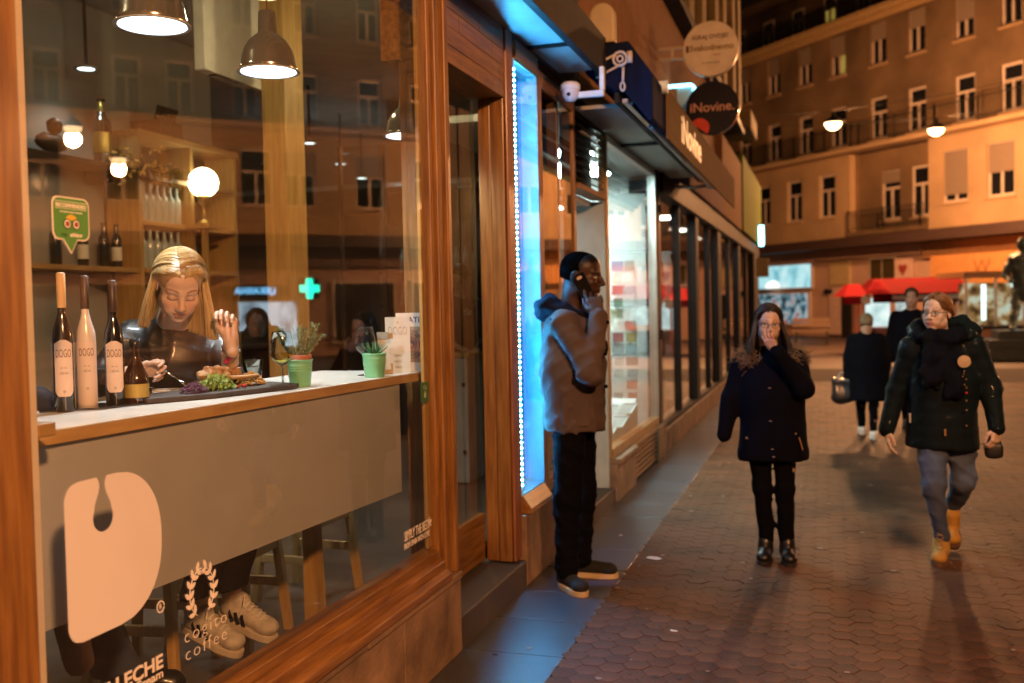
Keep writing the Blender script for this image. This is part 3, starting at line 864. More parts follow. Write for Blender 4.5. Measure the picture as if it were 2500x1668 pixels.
# kiosk window with golden frame
rb('frame', -.06,.015,7.74,7.775,.345,2.9,M_gold); rb('frame', -.06,.02,10.08,10.13,.345,2.9,M_alu)
rb('frame', -.06,.02,7.776,10.079,.345,.42,M_gold); rb('frame', -.06,.012,7.776,10.079,2.86,2.92,M_alu)
rb('pane', -.03,-.022,7.776,10.079,.42,2.86,M_win,0)
rb('plinth_stone', -.12,.06,7.745,8.56,0,.30,M_stone,.006); rb('plinth_cap', -.12,.085,7.745,8.56,.302,.343,M_stone,.006)
rb('plinth_stone', -.12,.06,9.80,10.34,0,.34,M_stone,.006)
rb('vent_back', -.12,-.06,8.561,9.799,0,.34,M_dark,0)
vf = rb('vent_frame', -.058,.045,8.562,9.798,.30,.342,mat('painted_wood_vent', (.25,.14,.07), .6))
for k in range(6):
    q = MB(); z = .03+k*.045
    q.prism([(-.05,z+.02),(.04,z),(.045,z+.014),(-.045,z+.034)], (0,9.798,0), (1,0,0), (0,0,1), 1.236); q.build('vent_slat', MATS['painted_wood_vent'], vf)
# dark post, then the long run of framed panes
rb('post', -.1,.03,10.16,10.33,.345,3.0,mat('dark_bronze_post', (.06,.045,.04), .4, metal=.5))
rb('hinge', .031,.055,10.2,10.26,1.2,1.3,M_dark); rb('hinge', .031,.055,10.2,10.26,2.5,2.58,M_dark)
edges = [10.36,11.85,11.92,13.3,13.62,15.1,15.14,16.2,16.75,18.4,18.5,20.2,20.7,22.6,22.7,24.6]
for k in range(0, len(edges), 2):
    y0, y1 = edges[k], edges[k+1]
    rb('pane', -.04,-.03,y0,y1,.30,2.72,M_win,0)
    if k+2 < len(edges): rb('post', -.09,.03 if edges[k+2]-y1 > .2 else .012,y1+.002,edges[k+2]-.002,.30,2.72,M_dark)
rb('post', -.4,.05,24.61,26.3,.0,2.72,M_dark)
rb('frame', -.09,.02,10.335,24.6,.255,.298,M_dark); rb('fascia', -.3,.06,10.335,26.5,2.722,2.98,M_dark,.01)
yy = 10.345
for L in (2.95,1.1,2.4,1.9,2.6,2.2,1.2):
    rb('plinth_stone', -.12,.04+rnd.uniform(0,.02),yy,yy+L-.008,0,.25,M_stone,.008); yy += L
rb('fascia_panel', -.2,.10,12.2,16.4,2.985,3.5,mat('mauve_panel', (.25,.15,.16), .9, spec=.05),.01)
rb('fascia_panel', -.2,.10,16.42,20.3,2.985,4.3,mat('orange_panel', (.28,.15,.07), .9, spec=.05),.01)
rb('fascia_panel', -.2,.13,20.35,26.4,2.985,4.5,mat('lime_green_panel', (.16,.21,.02), .9, spec=.05),.01)
rb('post_sign', .1,.4,24.4,24.5,2.15,2.6,mat('dull_ochre_sign', (.4,.27,.1), .5),.005)
# cladding of thin upright ribs above the shops
cl = rb('cladding', -.3,-.03,5.3,16.4,3.06,4.9,M_clad,0)
q = MB()
for k in range(int((16.35-6.9)/.045)):
    y = 6.95+k*.045; q.box(-.032,-.012,y,y+.026,3.3,4.88)
q.build('cladding_rib', M_clad, cl, kind='stuff')
rb('dark_recess', -.029,.0,5.3,6.93,3.06,4.88,mat('black_brown_board', (.05,.03,.022), .6),0)
rb('cornice', -.3,.16,5.3,20.4,4.9,5.02,M_dark,.01)
rb('upper_wall', -.4,-.05,-7,22.0,5.022,14,M_ustone,0)
for k in range(7):
    y = 11+k*1.6; rb('pilaster', -.048,.06+.02*(k % 2),y,y+.55,5.025,14,M_ustone,.03)
rb('upper_cornice', -.1,.3,20.4,22.2,5.03,5.4,M_ustone,.03)
# hidden core so nothing shows through
rb('core_wall', -7,-6.9,5.3,27,0,5,M_plaster,0); rb('core_wall', -7,-.31,26.4,26.6,0,5,M_plaster,0)
rb('ceiling', -6.9,-.1,10.0,26.4,2.9,2.95,mat('shop_ceiling', (.5,.5,.48), .8),0)
rb('ceiling', -1.2,-.1,6.77,9.999,2.9,2.95,MATS['shop_ceiling'],0)
q = MB(); q.prism([(-.50,6.77),(-.93,7.69),(-1.87,10.44),(-1.83,10.44),(-.86,7.69),(-.46,6.77)], (0,0,.0), (1,0,0), (0,1,0), 2.89); q.build('shop_back_wall', M_wwhite, row)
rb('party_wall', -1.82,-.1,10.36,10.42,0,2.9,M_wwhite,0)
rb('shop_floor', -1.2,-.1,6.77,10.35,.05,.11,mat('grey_shop_floor', (.3,.3,.3), .5),0)
rb('shop_back_wall', -3.2,-3.1,10.43,26.3,0,2.9,mat('beige_shop_wall', (.5,.42,.36), .7),0)
rb('shop_floor', -3.1,-.1,10.43,26.3,.04,.1,mat('tan_shop_floor', (.25,.2,.16), .4),0)

# ---- lights of the shops: real ceiling fittings
def fitting(x, y, z, lx, ly, s, label, col=(.76,1,.97)):
    t = thing('ceiling_light', label, 'ceiling light', (x,y,z), 'cool ceiling lights in the shops')
    q = MB(); q.box(x-lx/2-.02,x+lx/2+.02,y-ly/2-.02,y+ly/2+.02,z+.012,z+.04); q.build('housing', M_alu, t)
    q = MB(); q.box(x-lx/2,x+lx/2,y-ly/2,y+ly/2,z,z+.011); q.build('diffuser', emat('cool_diffuser_%g' % s, col, s), t)
fitting(-.42,8.15,2.84,.4,.35,150,'cool ceiling light above the first magazine racks')
fitting(-.6,9.2,2.84,.5,.9,135,'cool ceiling light above the postcard rack window')
fitting(-.3,7.25,2.3,.12,.3,12,'cool ceiling light inside the second doorway')
for k, y in enumerate((11.4,13.0,14.9,17.6,20)):
    fitting(-.7,y,2.84,.4,.6,45,'cool ceiling light in the dark framed shop, %s from the newsagent' % ['nearest','second','third','fourth','farthest'][k], (1,.95,.85))

# ---- pale display columns inside the far shop windows
for k, (y, c_) in enumerate(((11.2,(.7,.68,.62)),(12.4,(.62,.45,.3)),(13.9,(.7,.7,.68)),(15.3,(.6,.3,.25)),(17.4,(.66,.64,.6)),(19.4,(.6,.5,.4)))):
    t = thing('display_column', '%s display column from the newsagent inside the dark framed shop' % ords[k], 'display', (-.5,y,.1))
    q = MB(); q.box(-.62,-.3,y,y+.28,.101,1.9+.2*(k % 3)); q.build('panel', mat('display_panel_%d' % k, c_, .6), t, bevel=.01)
    q = MB(); q.box(-.66,-.26,y-.04,y+.32,.1,.1006+.12); q.build('base', M_dark, t)
    for z in (.6,1.1,1.55): q = MB(); q.box(-.64,-.28,y-.05,y-.002,z,z+.26); q.build('poster', mat('display_poster_%d' % (k % 3), [(.5,.1,.1),(.2,.35,.45),(.65,.6,.5)][k % 3], .5, var=.4, ns=14), t)
# ---- canopy over the entrance, lit blue from below
can = thing('entrance_canopy', 'dark metal entrance canopy with blue-lit underside', 'canopy', (.15,5.6,3.06))
b = MB(); b.box(-.01,.25,4.55,5.62,3.085,3.11); b.build('soffit_panel', M_pale, can)
b = MB(); b.box(-.01,.25,5.66,6.35,3.085,3.11); b.build('soffit_panel', M_pale, can)
b = MB(); b.box(.252,.30,4.35,6.42,3.05,3.3); b.build('fascia_bar', M_dark, can, bevel=.005)
b = MB(); b.box(-.01,.25,5.62,5.66,3.07,3.12); b.build('cross_bar', M_dark, can)
b = MB(); b.prism([(0,0),(.29,0),(.29,.26),(0,.26)], (-.01,4.548,3.05), (1,0,0), (0,0,1), .5); b.build('end_box', M_dark, can)

# ---- security camera on a white bracket
sec = thing('security_camera', 'white dome security camera under a white bracket by the awning', 'camera', (.2,6.15,2.95))
b = MB(); b.lathe([(0,-.075),(.03,-.07),(.05,-.045),(.056,-.01),(.058,.0)], 20, (.13,6.12,2.92)); b.build('dome', mat('smoked_white_plastic', (.7,.72,.75), .25), sec, smooth=True)
b = MB(); b.lathe([(.062,0),(.062,.03),(.045,.045)], 20, (.13,6.12,2.92)); b.build('dome_base', mat('white_plastic', (.8,.8,.78), .4), sec, smooth=True)
b = MB(); b.box(.1,.34,6.12,6.16,2.868,2.905); b.box(.315,.345,6.12,6.16,2.905,3.05); b.build('bracket', MATS['white_plastic'], sec, bevel=.004)
b = MB(); b.ico((.13,6.075,2.885),.014,2); b.build('lens', M_dark, sec, smooth=True)

# ---- folding awning
awn = thing('shop_awning', 'navy folding awning with bronze valance over the newsagent window', 'awning', (.3,9.4,3))
b = MB(); b.box(.0,.34,6.8,10.9,2.925,2.95); b.build('soffit_panel', M_pale, awn)
for y in (8.35,): 
    b = MB(); b.box(.0,.34,y,y+.06,2.9,2.923); b.build('soffit_rib', M_dark, awn)
b = MB(); b.box(.342,.372,6.45,11.0,2.885,2.95); b.build('rail', M_dark, awn)
b = MB(); b.box(.385,.42,6.5,10.9,2.89,2.915); b.build('rail', M_alu, awn)
b = MB(); b.tube([(.5,6.95,2.80),(.5,10.9,2.80)], .022, 10); b.build('rail', M_alu, awn, smooth=True)
b = MB(); b.prism([(.14,3.27),(.14,3.1),(.36,2.96),(.40,2.96),(.56,2.76),(.585,2.78),(.585,3.06),(.43,3.29)], (0,6.5,0), (1,0,0), (0,0,1), -6.0); b.build('hood', M_navy, awn, bevel=.01)
val = MB(); val.box(.59,.605,7.02,12.5,2.72,3.075); val = val.build('valance', M_bronze, awn, bevel=.003)
b = MB(); put_text(b, 'iNovine', .30, (.607,8.35,2.90), (0,1,0), (0,0,1), sx=1.35, bold=.006); b.build('lettering', mat('cream_print', (.85,.7,.45), .5), val)
b = MB(); b.tube([(.55,6.93,3.06),(.62,6.93,3.06)], .045, 12); b.build('end_cap', MATS['white_plastic'], awn)
arm = MB()
arm.tube([(.2,6.47,3.14),(.35,6.47,3.2),(.38,6.47,3.13),(.22,6.47,3.06)], .009, 6, closed=True)
arm.tube([(.38+.045*math.cos(R(a)),6.47,3.17+.045*math.sin(R(a))) for a in range(0,360,30)], .010, 6, closed=True)
arm.tube([(.38+.02*math.cos(R(a)),6.47,3.17+.02*math.sin(R(a))) for a in range(0,360,45)], .008, 6, closed=True)
arm.box(.43,.46,6.45,6.5,3.14,3.21)
arm.build('winding_gear', mat('pink_lit_white_metal', (.72,.7,.7), .4), awn, smooth=True)
b = MB(); b.tube([(.405,6.45,3.11),(.40,6.45,3.02)], .009, 6)
b.tube([(.398+.014*math.cos(R(a)),6.45,2.985+.028*math.sin(R(a))) for a in range(0,360,30)], .007, 6, closed=True); b.build('crank_eye', MATS['pink_lit_white_metal'], awn, smooth=True)
b = MB()
for k in range(3): b.tube([(.40+.03*k,6.6+.1*k,2.97),(.43+.03*k,6.6+.1*k,2.9),(.46+.03*k,6.66+.1*k,2.97)], .009, 6)
b.build('folded_arm', MATS['pink_lit_white_metal'], awn, smooth=True)
b = MB(); b.tube([(.1,10.95,2.84),(.3,10.95,2.82),(.45,11.0,2.84)], .02, 8); b.ico((.47,11.0,2.84),.04,2); b.build('folded_arm', M_alu, awn, smooth=True)
# siren box on the cladding
sir = thing('siren_box', 'cream rounded alarm siren box on the cladding above the awning', 'siren', (.22,6.6,3.3))
b = MB(); b.prism([(-.085,-.13),(.085,-.13)] + arc(0,.05,.085,0,180,10), (.25,6.62,3.43), (1,0,0), (0,0,1), .09); b.build('cover', mat('cream_plastic', (.6,.5,.32), .45), sir, bevel=.015)
b = MB(); b.box(.1,.34,6.52,6.64,3.291,3.30); b.build('mount', M_dark, sir)

# ---- round signs on brackets
def disc(mb, c, r, th, n=48): mb.prism([(r*math.cos(2*math.pi*k/n), r*math.sin(2*math.pi*k/n)) for k in range(n)], c, (1,0,0), (0,0,1), th)
s1 = thing('round_sign', 'round cream lottery sign with dark lettering on a bracket', 'sign', (.53,10.6,4.22))
b = MB(); disc(b, (.535,10.68,4.205), .285, .09); b.build('panel', mat('cream_acrylic', (.9,.8,.64), .4, coat=.05), s1, bevel=.006)
FX, FZ = (1,0,0), (0,0,1); fy = 10.585
b = MB(); put_text(b, 'IGRAJ OVDJE!', .062, (.535,fy,4.325), FX, FZ, bold=.001); b.build('lettering', mat('maroon_print', (.12,.03,.02), .5), s1)
b = MB(); put_text(b, 'Svakodnevno', .085, (.55,fy,4.215), FX, FZ, bold=.002); b.build('lettering', mat('mustard_print', (.28,.17,.02), .5), s1)
b = MB(); b.box(.285,.315,fy-.001,fy,4.18,4.25); b.build('lettering', MATS['maroon_print'], s1)
b = MB(); put_text(b, 'loto', .04, (.60,fy,4.14), FX, FZ); b.build('lettering', MATS['red_print'], s1)
b = MB(); put_text(b, 'Hrvatska Lutrija', .028, (.54,fy,4.06), FX, FZ); b.build('lettering', MATS['maroon_print'], s1)
b = MB(); b.box(-.02,.26,10.62,10.645,4.24,4.265); b.box(-.02,.26,10.62,10.645,4.13,4.155); b.box(.12,.145,10.62,10.645,4.156,4.239); b.build('bracket', mat('cream_metal', (.6,.5,.36), .4), s1)
s2 = thing('round_sign', 'round glossy navy newsagent sign with red dot, below the cream one', 'sign', (.56,10.6,3.6))
b = MB(); disc(b, (.545,10.68,3.595), .275, .09); b.build('panel', mat('navy_acrylic', (.006,.008,.025), .15, coat=.1), s2, bevel=.006)
b = MB(); put_text(b, 'iNovine.', .135, (.545,fy,3.60), FX, FZ, bold=.0015); b.build('lettering', mat('salmon_print', (.75,.4,.3), .5), s2)
q = MB(); pts = [(.545-.13+.1*math.cos(R(a)), 3.595-.2+.1*math.sin(R(a))) for a in range(0,360,10)]
q.prism([p for p in pts if math.hypot(p[0]-.545, p[1]-3.595) < .272], (0,fy,0), FX, FZ, -.001); q.build('red_dot', mat('bright_red_print', (.75,.05,.02), .4), s2)
b = MB(); b.box(-.02,.28,10.62,10.645,3.56,3.59); b.build('bracket', MATS['cream_metal'], s2)
b = MB(); b.tube([(.535,10.64,3.87),(.535,10.64,3.925)], .014, 8); b.build('hanger', MATS['cream_metal'], s2)
# cyan tube lamp on the cladding, cyan upright tube at the far corner
t = thing('neon_lamp', 'bent cyan neon lamp glowing behind the round signs', 'lamp', (.15,10.9,3.9))
b = MB(); b.tube([(.0,11.2,3.98),(.26,11.2,3.98),(.29,11.2,3.95),(.285,11.2,3.70)], .018, 8); b.build('tube', emat('cyan_neon', (.25,.85,1), 7), t)
b = MB(); b.box(.10,.265,11.21,11.23,3.66,3.97); b.build('plate', mat('pale_cyan_plate', (.4,.6,.65), .5), t)
t = thing('neon_lamp', 'upright cyan light tube at the corner of the green panel', 'lamp', (.2,25.1,2.9))
b = MB(); b.tube([(.2,25.1,2.93),(.2,25.1,3.42)], .06, 10); b.build('tube', emat('cyan_neon_far', (.35,.95,1), 9), t)
b = MB(); b.box(.1,.2,25.06,25.14,3.42,3.46); b.build('holder', M_dark, t)
# ------------------------------------------------------------------ the square: far building, lamps, stall, statue
M_st = mat('ochre_stucco_dimmed', (.23,.145,.075), .85, var=.4, ns=.35, bump=.3, bs=6)  # upper rows kept darker, the falloff of lamplight put into the stucco
M_st2 = mat('pale_stucco_lamplit', (.50,.34,.19), .85, var=.22, ns=.4, bump=.3, bs=6)  # lower storey made paler, lamplight put into its colour
M_wf = mat('offwhite_window_frame', (.62,.52,.43), .6)
M_pane = mat('dark_window_pane', (.012,.013,.016), .08, spec=.6)
M_blind = mat('brown_roller_blind', (.26,.2,.15), .7, ns=8, stretch=(1,1,14))
M_iron = mat('black_railing', (.02,.018,.016), .5, metal=.4)
M_gf = mat('pinkish_ground_floor_panel', (.55,.36,.28), .7, var=.15, ns=.7)
far = thing('corner_apartment_building', 'large ochre apartment building with rows of windows and iron balconies across the square', 'building', (1.49,45.46,0), rz=R(-47.4), local=True)
def fb(name, x0, x1, y0, y1, z0, z1, m, par=None, bev=0.):
    q = MB(); q.box(x0,x1,y0,y1,z0,z1); return q.build(name, m, par or far, bevel=bev)
XA, XB = -16., 33.
rowsAB = [-11.5,-9.3,-7.1,-4.95,-2.85,-.78,1.22,3.45,5.38,7.58,9.52,11.7,13.7,15.8,17.8,20.1,22.2,24.3,25.9,28.2,30.4]
rowC = [-10.2,-8.0,-5.8,-3.68,-1.56,.5,3.6,5.5-.35,7.12,9.06,11.3,13.5,15.6,17.85,20.4,21.9,24.2,26.1,28.4,30.6]
def band(z0, z1, xs, w, zb, zt, m, y=0., x0=XA, x1=XB):
    """one storey of wall with real openings"""
    xs = [x for x in xs if x0 + w/2 < x < x1 - w/2]
    q = MB(); q.box(x0,x1,y,y+.3,z0,zb); q.box(x0,x1,y,y+.3,zt,z1)
    cur = x0
    for x in xs: q.box(cur,x-w/2,y,y+.3,zb,zt); cur = x+w/2
    q.box(cur,x1,y,y+.3,zb,zt)
    q.build('wall', m, far)
    return xs
def wframe(w, h, tr):
    q = MB(); f = .10
    q.box(-w/2,-w/2+f,.1,.17,0,h); q.box(w/2-f,w/2,.1,.17,0,h); q.box(-w/2+f,w/2-f,.1,.17,0,f); q.box(-w/2+f,w/2-f,.1,.17,h-f,h)
    q.box(-w/2+f,w/2-f,.095,.168,h*tr-f/2,h*tr+f/2); q.box(-f/2,f/2,.095,.168,f,h*tr-f/2)
    return q.mesh('window', M_wf)
FM = {}
def window(x, z, w, h, y=0., blind=0., lit=None, tr=.64):
    k = (w,h,tr)
    if k not in FM:
        p1 = MB(); p1.box(-w/2+.10,-.05,.13,.14,.10,h*tr-.05); p2 = MB(); p2.box(.05,w/2-.10,.13,.14,.10,h*tr-.05); p3 = MB(); p3.box(-w/2+.10,w/2-.10,.13,.14,h*tr+.05,h-.10)
        FM[k] = (wframe(w,h,tr), [p.mesh('pane', M_pane) for p in (p1,p2,p3)])
    fr, ps = FM[k]
    o = bpy.data.objects.new('window', fr); COL.objects.link(o); o.parent = far; o.location = (x,y,z); o['_org'] = [0,0,0]
    for i, p in enumerate(ps):
        c = bpy.data.objects.new('pane', p); COL.objects.link(c); c.parent = o
        if lit and i in lit[1]:
            me = p.copy(); me.materials.clear(); me.materials.append(lit[0]); c.data = me
    q = MB(); q.box(-w/2-.06,w/2+.06,-.08,.06,-.08,-.005); q.build('sill', M_st2, o)
    if blind: q = MB(); q.box(-w/2+.05,w/2-.05,.06,.085,h*(1-blind),h-.03); q.build('blind', M_blind, o)
M_litw = emat_var('lit_curtain', [(.5,.3,.05),(.9,.65,.12)], .5, 2.)
band(10.35,12.95, rowsAB, .86, 10.98, 12.66, M_st)
bl = [.35,.3,.5,.4,.45,.45,.5,.42,.42,.6,.3,.5,.4,.45,.0,.3,.4,.3,.2,.5,.4]
for k, x in enumerate(rowsAB): window(x, 10.98, .86, 1.68, blind=bl[k], lit=(M_litw,(1,)) if abs(x-1.22) < .1 else None)
band(7.62,10.35, rowsAB, .9, 8.0, 9.68, M_st)
for k, x in enumerate(rowsAB): window(x, 8.0, .9, 1.68, lit=None)
# first floor: outer planes and a recessed middle
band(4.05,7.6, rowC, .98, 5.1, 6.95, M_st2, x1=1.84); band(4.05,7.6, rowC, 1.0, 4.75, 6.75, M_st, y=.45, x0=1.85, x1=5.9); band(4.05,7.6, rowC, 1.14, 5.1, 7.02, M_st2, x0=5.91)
for k, x in enumerate(rowC):
    if 1.84 < x < 5.9: window(x, 4.75, 1.0, 2.0, y=.45, blind=.25 if x < 4 else 0)
    elif x > 5.9: window(x, 5.1, 1.14, 1.92, blind=.85 if abs(x-7.12) < .1 else (.55 if abs(x-9.06) < .1 else (.4 if k % 3 else .0)), tr=.6)
    else: window(x, 5.1, .98, 1.85)
fb('wall', 1.84,1.9,.3,.46,4.05,7.6,M_st); fb('wall', 5.86,5.92,.3,.46,4.05,7.6,M_st)
# balcony slabs with railings
def railing(x0, x1, y, z, h=.85):
    q = MB(); q.box(x0,x1,y-.02,y+.02,z+h-.03,z+h); q.box(x0,x1,y-.015,y+.015,z+.1,z+.13)
    n = int((x1-x0)/.14)
    for i in range(n+1): xx = x0+(x1-x0)*i/n; q.box(xx-.008,xx+.008,y-.008,y+.008,z+.131,z+h-.031)
    for i in range(int((x1-x0)/1.9)+1): xx = x0+1.9*i; q.box(xx-.025,xx+.025,y-.021,y+.025,z,z+h+.05)
    q.build('railing', M_iron, far)
fb('balcony_slab', XA,XB,-.75,.0,7.60,7.78,M_st2,bev=.03); railing(XA,XB,-.68,7.78)
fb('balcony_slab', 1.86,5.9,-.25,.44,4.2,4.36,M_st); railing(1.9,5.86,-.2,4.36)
fb('cornice', XA,XB,-.55,.3,12.96,13.2,mat('ochre_cornice', (.42,.28,.12), .8),bev=.05); fb('cornice', XA,XB,-.3,.0,12.75,12.955,MATS['ochre_cornice'],bev=.03)
fb('attic_wall', XA,XB,1.6,1.9,13.2,16.2,M_st)
for x in rowsAB[2:10]: window(x-.1, 13.6, .8, 1.5, y=1.45, lit=(M_litw,(0,1)) if abs(x+.78) < .1 else None)
railing(XA,XB,-.3,13.2,.9)
fb('roof', XA,XB,1.4,9,16.2,16.6,mat('dark_roof_sheet', (.03,.025,.025), .8)); fb('side_wall', XB-.3,XB,.31,9,0,16.2,M_st); fb('side_wall', XA,XA+.3,.31,9,0,16.2,M_st)
# dark canopy band above the shops
fb('canopy_band', XA,XB,-1.1,.3,3.72,4.04,mat('dark_brown_canopy', (.06,.035,.03), .5),bev=.02); fb('canopy_band', XA,XB,-1.15,-1.101,3.70,4.1,MATS['dark_brown_canopy'])
# ground floor
M_blue = emat_var('backlit_blue_print', [(.15,.45,.55),(.45,.85,.9),(.8,1,1)], 1.0, 1.6, (1,1,.7))
M_shopw = emat_var('lit_shop_goods', [(.04,.03,.04),(.25,.5,.6),(.9,.95,.95),(.5,.15,.15)], .55, 2.6, None, (.38,.5,.58,.66))
M_warm = emat_var('lit_bakery_goods', [(.08,.03,.015),(.5,.25,.08),(.9,.8,.55),(.8,1,.9)], .8, 2.2, None, (.36,.48,.56,.66))
def gpanel(x0, x1, z0, z1, m, y=-.02, name='panel', th=.1): return fb(name,x0,x1,y,y+th,z0,z1,m)
fb('ground_floor_wall', XA,XB,.1,.3,0,3.72,M_gf)
gpanel(-4.6,5.6,3.28,3.7,M_gf,-.1,'fascia_board'); gpanel(5.7,12.5,3.1,3.7,mat('orange_fascia_board', (.5,.27,.13), .7),-.12,'fascia_board'); gpanel(12.6,30,3.1,3.7,M_gf,-.1,'fascia_board')
w1 = gpanel(-4.2,-.40,2.08,3.26,M_wf,-.06,'shop_window'); 
q = MB(); q.box(-4.1,-.5,-.075,-.062,2.16,3.18); q.build('pane', M_blue, w1)
q = MB(); q.lathe([(0,0),(.4,.0),(.34,.16),(.2,.3),(0,.36)], 20, (-2.9,-.1,2.18)); q.build('logo', emat('white_arch_light', (1,.95,.85), 1.6), w1)
w2 = gpanel(-4.3,-.55,.45,1.98,M_wf,-.06,'shop_window'); q = MB(); q.box(-4.2,-.7,-.075,-.062,.55,1.9); q.build('pane', M_shopw, w2)
gpanel(.6,1.75,2.2,3.2,mat('yellowish_shutter', (.5,.38,.2), .7),-.0,'shutter'); gpanel(.55,1.8,.1,2.1,mat('pale_pink_board', (.6,.42,.36), .7),-.0,'shutter')
gpanel(1.3,1.85,0,1.9,mat('black_doorway', (.01,.01,.01), .6),-.03,'doorway'); gpanel(.3,.75,1.85,2.05,M_dark,-.05,'small_sign')
w3 = gpanel(2.9,4.35,2.3,3.25,M_wf,-.02,'shop_window')
for a, c in ((2.97,3.55),(3.6,4.28)): q = MB(); q.box(a,c,-.035,-.022,2.36,3.18); q.build('pane', mat('dim_olive_pane', (.06,.045,.02), .2), w3)
for x in (4.75,6.75):
    hp = gpanel(x-.42,x+.42,2.25,3.15,mat('pale_heart_board', (.62,.42,.36), .7),-.13,'heart_board')
    q = MB(); q.prism([(0,-.26),(.2,0),(.21,.13),(.13,.2),(.04,.17),(0,.11),(-.04,.17),(-.13,.2),(-.21,.13),(-.2,0)], (x,-.132,2.72), (1,0,0), (0,0,1), .01); q.build('heart', mat('dark_red_print', (.3,.04,.03), .6), hp)
aw = fb('brown_awning', 7.1,13.2,-1.2,-.14,3.0,3.1,mat('orange_brown_awning', (.48,.22,.07), .7))
q = MB(); q.prism([(-1.6,2.0),(-1.2,3.0),(-1.16,3.0),(-1.56,2.0)], (13.2,0,0), (0,1,0), (0,0,1), -6.1) if False else q.box(7.1,13.2,-1.25,-1.21,2.0,3.1); q.build('valance', MATS['orange_brown_awning'], aw)
q = MB(); put_text(q, 'W', .7, (9.3,-1.252,2.6), (1,0,0), (0,0,1)); q.build('lettering', mat('brown_print', (.25,.1,.03), .6), aw)
w4 = gpanel(7.2,13,.3,2.0,M_wf,-.06,'shop_window'); q = MB(); q.box(7.3,12.9,-.075,-.062,.4,1.95); q.build('pane', M_warm, w4)
for a in (14,17,25,28): 
    w5 = gpanel(a,a+2.4,.4,2.6,M_wf,-.06,'shop_window'); q = MB(); q.box(a+.1,a+2.3,-.075,-.062,.5,2.5); q.build('pane', mat('dim_shop_pane', (.05,.04,.035), .15), w5)
# the pharmacy seen mirrored in the restaurant glass
w6 = gpanel(20.6,22.75,.3,1.95,M_wf,-.06,'shop_window'); q = MB(); q.box(20.7,22.65,-.075,-.062,.4,1.9); q.build('pane', emat_var('pharmacy_window_glow', [(.1,.14,.18),(.6,.8,.95),(1,1,1)], 4.5, 1.5, (1,1,.5)), w6)
sg = gpanel(21.0,23.2,2.1,2.45,mat('dark_sign_board', (.03,.05,.08), .5),-.12,'pharmacy_sign')
q = MB(); put_text(q, 'LJEKARNA', .3, (22.1,-.135,2.27), (1,0,0), (0,0,1), bold=.01); q.build('lettering', emat('blue_sign_light', (.2,.6,1), 9), sg)
cxs = fb('cross_sign', 20.16,20.84,-.9,-.8,1.98,2.66,M_dark)
q = MB(); a = .34; c_ = .12
q.prism([(-c_,-a),(c_,-a),(c_,-c_),(a,-c_),(a,c_),(c_,c_),(c_,a),(-c_,a),(-c_,c_),(-a,c_),(-a,-c_),(-c_,-c_)], (20.5,-.905,2.32), (1,0,0), (0,0,1), .02); q.build('green_cross', emat('green_cross_light', (.02,1,.6), 11), cxs)

# ---- suspended street lamps
def street_lamp(x, y, z, label, power, rad=.24):
    t = thing('street_lamp', label, 'street lamp', (x,y,z), 'hanging half-globe street lamps')
    q = MB(); q.lathe([(rad*1.02,.0),(rad*1.06,.02),(rad*.85,.1),(rad*.4,.17),(.06,.2),(.05,.32),(0,.33)], 24, (x,y,z)); q.build('cap', M_iron, t, smooth=True)
    q = MB(); q.lathe([(0,-rad*.85),(rad*.35,-rad*.8),(rad*.7,-rad*.58),(rad*.93,-rad*.25),(rad,0)], 24, (x,y,z-.003), cap=False); q.build('bowl', emat('sodium_bowl_glow', (1,.62,.28), 14), t, smooth=True)
    q = MB(); q.tube([(x-9,y+2,z+1.1),(x-3,y+.7,z+.45),(x,y,z+.33),(x+3,y-.7,z+.45),(x+9,y-2,z+1.1)], .008, 4); q.build('wire', M_iron, t)
    lamp('street_bulb', (x,y,z-rad*1.3), power, (1,.43,.165), .2, t)
street_lamp(1.95,30.7,6.72,'hanging street lamp left of the pair over the square',3400)
street_lamp(4.95,33.0,6.70,'hanging street lamp right of the pair over the square',5200)
street_lamp(17.0,21.6,6.5,'street lamp seen mirrored high in the restaurant glass',3200)
street_lamp(18.0,24.6,6.15,'street lamp seen mirrored behind the flower bunch',1500)
street_lamp(4.0,-1.6,4.5,'street lamp over the street, out of view to the right',3200)
fl_ = thing('added_floodlight', 'unseen shielded floodlight added over the street for its pool of light', 'floodlight', (3.4,3.2,6.2))  # unseen lamp added to make the pale pool of light on the paving
b = MB(); b.obox((3.4,3.14,6.28), (.14,.12,.06), Matrix.Rotation(R(-38),3,'X')); b.build('housing', M_iron, fl_)
b = MB(); b.tube([(3.4,3.1,6.33),(3.4,3.0,6.6),(3.4,3.0,8)], .012, 6); b.build('hanger', M_iron, fl_)
dv_ = Vector((1.7,10.3,0))-Vector((3.4,3.2,6.2))
lamp('flood_bulb', (3.4,3.2,6.2), 1700, (.88,1,.80), .12, fl_, spot=46, rot=dv_.to_track_quat('-Z','Y').to_euler())

